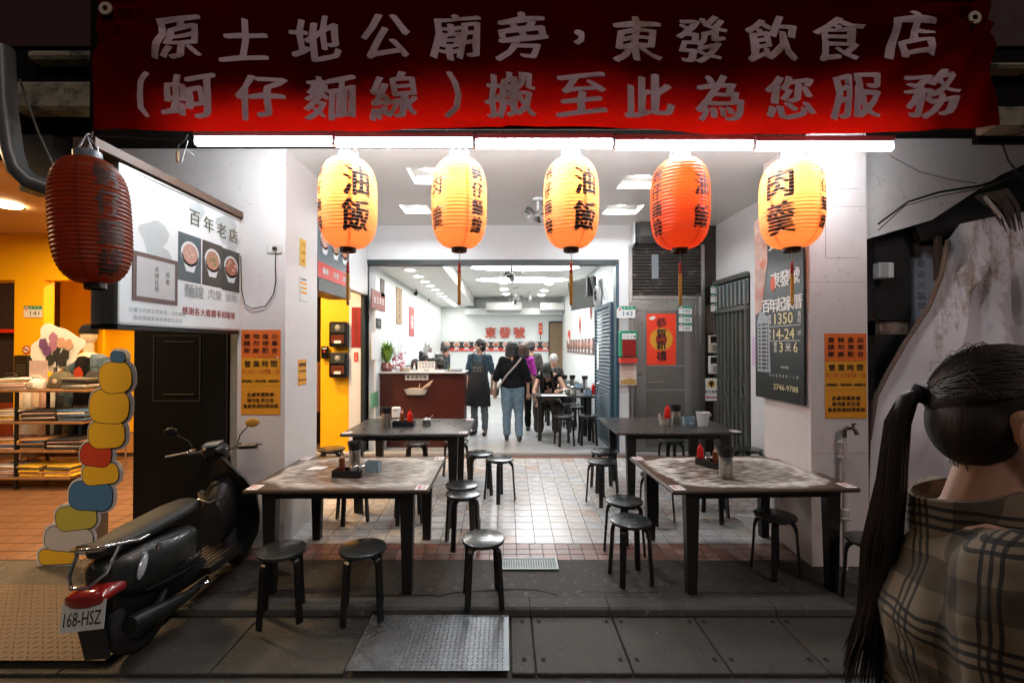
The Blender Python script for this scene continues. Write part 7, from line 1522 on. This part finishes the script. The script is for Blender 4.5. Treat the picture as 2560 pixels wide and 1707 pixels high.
# ---------------------------------------------------------------- passing woman in the foreground (walks to the right)
def plaid():
    m = bpy.data.materials.new('plaid_flannel'); m.use_nodes = True; N, L = nodes(m); b = N['Principled BSDF']
    tc = N.new('ShaderNodeTexCoord'); sp = N.new('ShaderNodeSeparateXYZ'); mp = N.new('ShaderNodeMapping'); mp.inputs['Rotation'].default_value = (R(4), R(-7), 0)
    nz = N.new('ShaderNodeTexNoise'); nz.inputs['Scale'].default_value = 5; L.new(tc.outputs['Object'], nz.inputs['Vector'])
    vm = N.new('ShaderNodeVectorMath'); vm.operation = 'MULTIPLY_ADD'; L.new(nz.outputs['Color'], vm.inputs[0]); vm.inputs[1].default_value = (.06, .06, .05); L.new(tc.outputs['Object'], vm.inputs[2]); L.new(vm.outputs[0], mp.inputs[0]); L.new(mp.outputs[0], sp.inputs[0])
    def stripes(sock, period, cuts):
        a = N.new('ShaderNodeMath'); a.operation = 'MULTIPLY'; L.new(sock, a.inputs[0]); a.inputs[1].default_value = 1/period
        f = N.new('ShaderNodeMath'); f.operation = 'FRACT'; L.new(a.outputs[0], f.inputs[0]); cr = N.new('ShaderNodeValToRGB'); cr.color_ramp.interpolation = 'CONSTANT'; L.new(f.outputs[0], cr.inputs[0])
        e = cr.color_ramp.elements; e[0].color = (1, 1, 1, 1); e[1].position = .999; e[1].color = (1, 1, 1, 1)
        for p, v in cuts: x = e.new(p); x.color = (v, v, v, 1)
        return cr.outputs[0]
    cuts = [(.10, .12), (.14, 1), (.19, .12), (.23, 1), (.28, .12), (.32, 1), (.55, .45), (.85, 1)]
    ad = N.new('ShaderNodeMath'); ad.operation = 'ADD'; L.new(sp.outputs[0], ad.inputs[0]); L.new(sp.outputs[1], ad.inputs[1])
    h = stripes(sp.outputs[2], .155, cuts); v = stripes(ad.outputs[0], .19, cuts)
    mx = N.new('ShaderNodeMix'); mx.data_type = 'RGBA'; mx.blend_type = 'MULTIPLY'; mx.inputs[0].default_value = 1; L.new(h, mx.inputs[6]); L.new(v, mx.inputs[7])
    m2 = N.new('ShaderNodeMix'); m2.data_type = 'RGBA'; m2.blend_type = 'MULTIPLY'; m2.inputs[0].default_value = 1; L.new(mx.outputs[2], m2.inputs[6]); m2.inputs[7].default_value = (.15, .112, .07, 1); L.new(m2.outputs[2], b.inputs['Base Color']); b.inputs['Roughness'].default_value = .9
    return m
yp = .82; gz = G(yp); hx = (2485-CX)/F*yp; hz_ = 1.735-.12-gz; k = hz_/1.585
PLAID = plaid()
t, D, M = person('woman with a long ponytail and plaid shirt passing at the right edge', (hx, yp, gz), R(62), dict(head=(0, -.02, 1.585), neck=(0, .035, 1.43), chest=(0, .05, 1.24), waist=(0, .03, 1.02), pelvis=(0, .02, .92), shl=(-.165, .03, 1.37), shr=(.165, .03, 1.37), ell_=(-.22, .06, 1.10), elr=(.20, .05, 1.10), wrl=(-.22, -.08, .90), wrr=(.22, -.1, .9),
    knr=(.10, -.12, .5), anr=(.10, -.18, .1), tor=(.1, -.32, .04), knl=(-.1, .02, .5), anl=(-.1, .22, .12), tol=(-.1, .1, .04)), PLAID, mat('cream_trousers', (.45, .40, .34), .8), mat('cream_shoes', (.4, .38, .33)), 1.85, None, k, fat=1.22, hem=.7, hpitch=R(6), hroll=0, vox=.009)
def hairmat():
    m = bpy.data.materials.new('long_dark_hair'); m.use_nodes = True; N, L = nodes(m); b = N['Principled BSDF']; tc = N.new('ShaderNodeTexCoord'); mp = N.new('ShaderNodeMapping'); mp.inputs['Scale'].default_value = (420, 420, 9); L.new(tc.outputs['Object'], mp.inputs[0])
    n = N.new('ShaderNodeTexNoise'); n.inputs['Scale'].default_value = 1; n.inputs['Detail'].default_value = 3; L.new(mp.outputs[0], n.inputs['Vector']); mx = N.new('ShaderNodeMix'); mx.data_type = 'RGBA'; L.new(n.outputs[0], mx.inputs[0]); mx.inputs[6].default_value = (.004, .002, .0015, 1); mx.inputs[7].default_value = (.030, .013, .008, 1)
    L.new(mx.outputs[2], b.inputs['Base Color']); b.inputs['Roughness'].default_value = .55; bp_ = N.new('ShaderNodeBump'); bp_.inputs['Strength'].default_value = .35; bp_.inputs['Distance'].default_value = .002; L.new(n.outputs[0], bp_.inputs['Height']); L.new(bp_.outputs[0], b.inputs['Normal']); return m
HB = hairmat(); hc = D['head']
def q(p): return hc+M @ V(p)
g = MB(); e = MB().ell((0, 0, 0), (.079, .098, .094), 22, 16); g.add([q((0, .014, .036))+M @ V(a) for a in e.v], e.f); e = MB().ell((0, 0, 0), (.078, .070, .085), 18, 12); g.add([q((0, .044, -.004))+M @ V(a) for a in e.v], e.f); g.cap(q((0, .075, .03)), q((0, .118, .030)), .034, .018, 10)
organic(g, 'hair', HB, t, .006, 2)
er = MB(); e = MB().ell((0, 0, 0), (.010, .017, .030), 14, 10); er.add([q((-.086, .004, -.006))+M @ V(a) for a in e.v], e.f); e = MB().ell((0, 0, 0), (.006, .012, .012), 10, 8); er.add([q((-.084, .004, -.030))+M @ V(a) for a in e.v], e.f); er.build('ear', SKIN, t, smooth=True)
tie = q((0, .124, .030)); pt = MB()
P0 = [tie, tie+V((0, .018, -.010)), tie+V((.0, .032, -.055)), tie+V((0, .040, -.17)), tie+V((.0, .056, -.30)), tie+V((0, .074, -.42)), tie+V((0, .09, -.50))]
pt.tube(P0, .03, 14, [.012, .016, .019, .020, .018, .013, .004])
for j in range(110):
    a = j*2.4; r_ = .5+.55*((j*.618) % 1); w3 = random.uniform(-.012, .012)
    pt.tube([P0[0]+V((.010*r_*cos(a), .010*r_*sin(a), 0)), P0[1]+V((.015*r_*cos(a), .015*r_*sin(a), 0)), P0[2]+V((.020*r_*cos(a), .020*r_*sin(a), 0)), P0[3]+V((.023*r_*cos(a)+w3, .023*r_*sin(a), 0)), P0[4]+V((.022*r_*cos(a), .023*r_*sin(a)+w3, 0)), P0[5]+V((.020*r_*cos(a)+w3, .022*r_*sin(a), -.02)), P0[6]+V((.03*cos(a)+w3, .03*sin(a), -.01-.09*random.random()))], .004, 5, [.002, .0028, .0032, .0034, .0032, .0024, .0005])
pt.build('ponytail', HB, t, smooth=True); MB().lathe([(.014, -.008), (.021, 0), (.014, .008)], tuple(tie), 14, Euler((R(70), 0, 0)).to_matrix()).build('hair_tie', CLOTHB, t, smooth=True)
wp_ = MB()
def skull(th, ph, k=1.0):   # direction on the hair ellipsoid
    return V((.081*k*math.sin(ph)*math.cos(th), .014+.100*k*math.sin(ph)*math.sin(th), .036+.096*k*math.cos(ph)))
te = V((0, .112, .034))
for j in range(760):
    if j < 330: th = -2.9+2*2.9*((j*.618) % 1)-pi/2; ph = .15+1.45*((j*.379) % 1)
    else: th = pi/2+random.choice((-1, 1))*random.uniform(.0, 1.55); ph = random.uniform(1.5, 2.8)
    fr = abs((th+pi/2+pi) % (2*pi)-pi); ph = min(ph, .72+.42*fr); a = skull(th, ph); P = []
    for i in range(7):
        f = i/6; p = a.lerp(te, f); d_ = p-V((0, .014, .036)); k_ = math.sqrt((d_.x/.081)**2+(d_.y/.100)**2+(d_.z/.096)**2) or 1
        tgt = V((0, .014, .036))+d_*(1.015/k_); p = tgt.lerp(te, f**5); p += V((random.uniform(-1, 1), random.uniform(-1, 1), random.uniform(-1, 1)))*.0012; P.append(q(p))
    wp_.tube(P, .002, 5, [.0012, .0022, .0026, .0026, .0024, .002, .0012])
for j in range(26):   # flyaways
    if j % 2: a = skull(pi/2+random.uniform(-1.1, 1.1), 2.6); wp_.tube([q(a), q(a+V((random.uniform(-.01, .01), .004, -.02))), q(a+V((random.uniform(-.02, .02), .0, -.045)))], .0008, 4)
    th = random.uniform(0, 3.14); ph = random.uniform(.2, 1.6); a = skull(th, ph, 1.0); b_ = skull(th+.15, ph+.1, 1.10+random.random()*.05); c_ = skull(th+.3, ph+.25, 1.06); wp_.tube([q(a), q(b_), q(c_)], .0006, 4)
wp_.build('hair_strands', HB, t, kind='stuff', smooth=True)
sh_ = [o for o in bpy.data.objects if o.parent == t and o.name.startswith('shirt')][0]
tx = bpy.data.textures.new('folds', 'CLOUDS'); tx.noise_scale = .13; tx.noise_depth = 2; dm = sh_.modifiers.new('folds', 'DISPLACE'); dm.texture = tx; dm.strength = .038; dm.mid_level = .5
cl = MB(); Mc = Euler((R(-14), 0, 0)).to_matrix()
cl.lathe([(.064, -.03), (.066, .03), (.070, .042), (.076, .040), (.090, -.005), (.098, -.035), (.090, -.04)], tuple(D['neck']+V((0, .0, -.01))), 30, Mc, close=False)
cl.build('collar', PLAID, t, smooth=True)
# final touches: litter on the pavement
mb = MB()
for k in range(120):
    x = random.uniform(-3, 3.2); y = random.uniform(2.3, 3.9); s = random.uniform(.003, .009); z = G(y)+.004; a = random.uniform(0, 3)
    if 3.2 < y < 3.25 or (-.95 < x < .03 and 2.6 < y < 3.25): continue
    mb.add([(x+s*cos(a), y+s*sin(a), z), (x-s*sin(a)*.6, y+s*cos(a)*.6, z), (x-s*cos(a), y-s*sin(a), z+s*.4)], [(0, 1, 2)])
mb.build('litter_specks', mat('litter_pale', (.4, .38, .34), .8), kind='stuff'); bpy.data.objects['litter_specks']['label'] = 'pale specks of litter on the dark pavement'
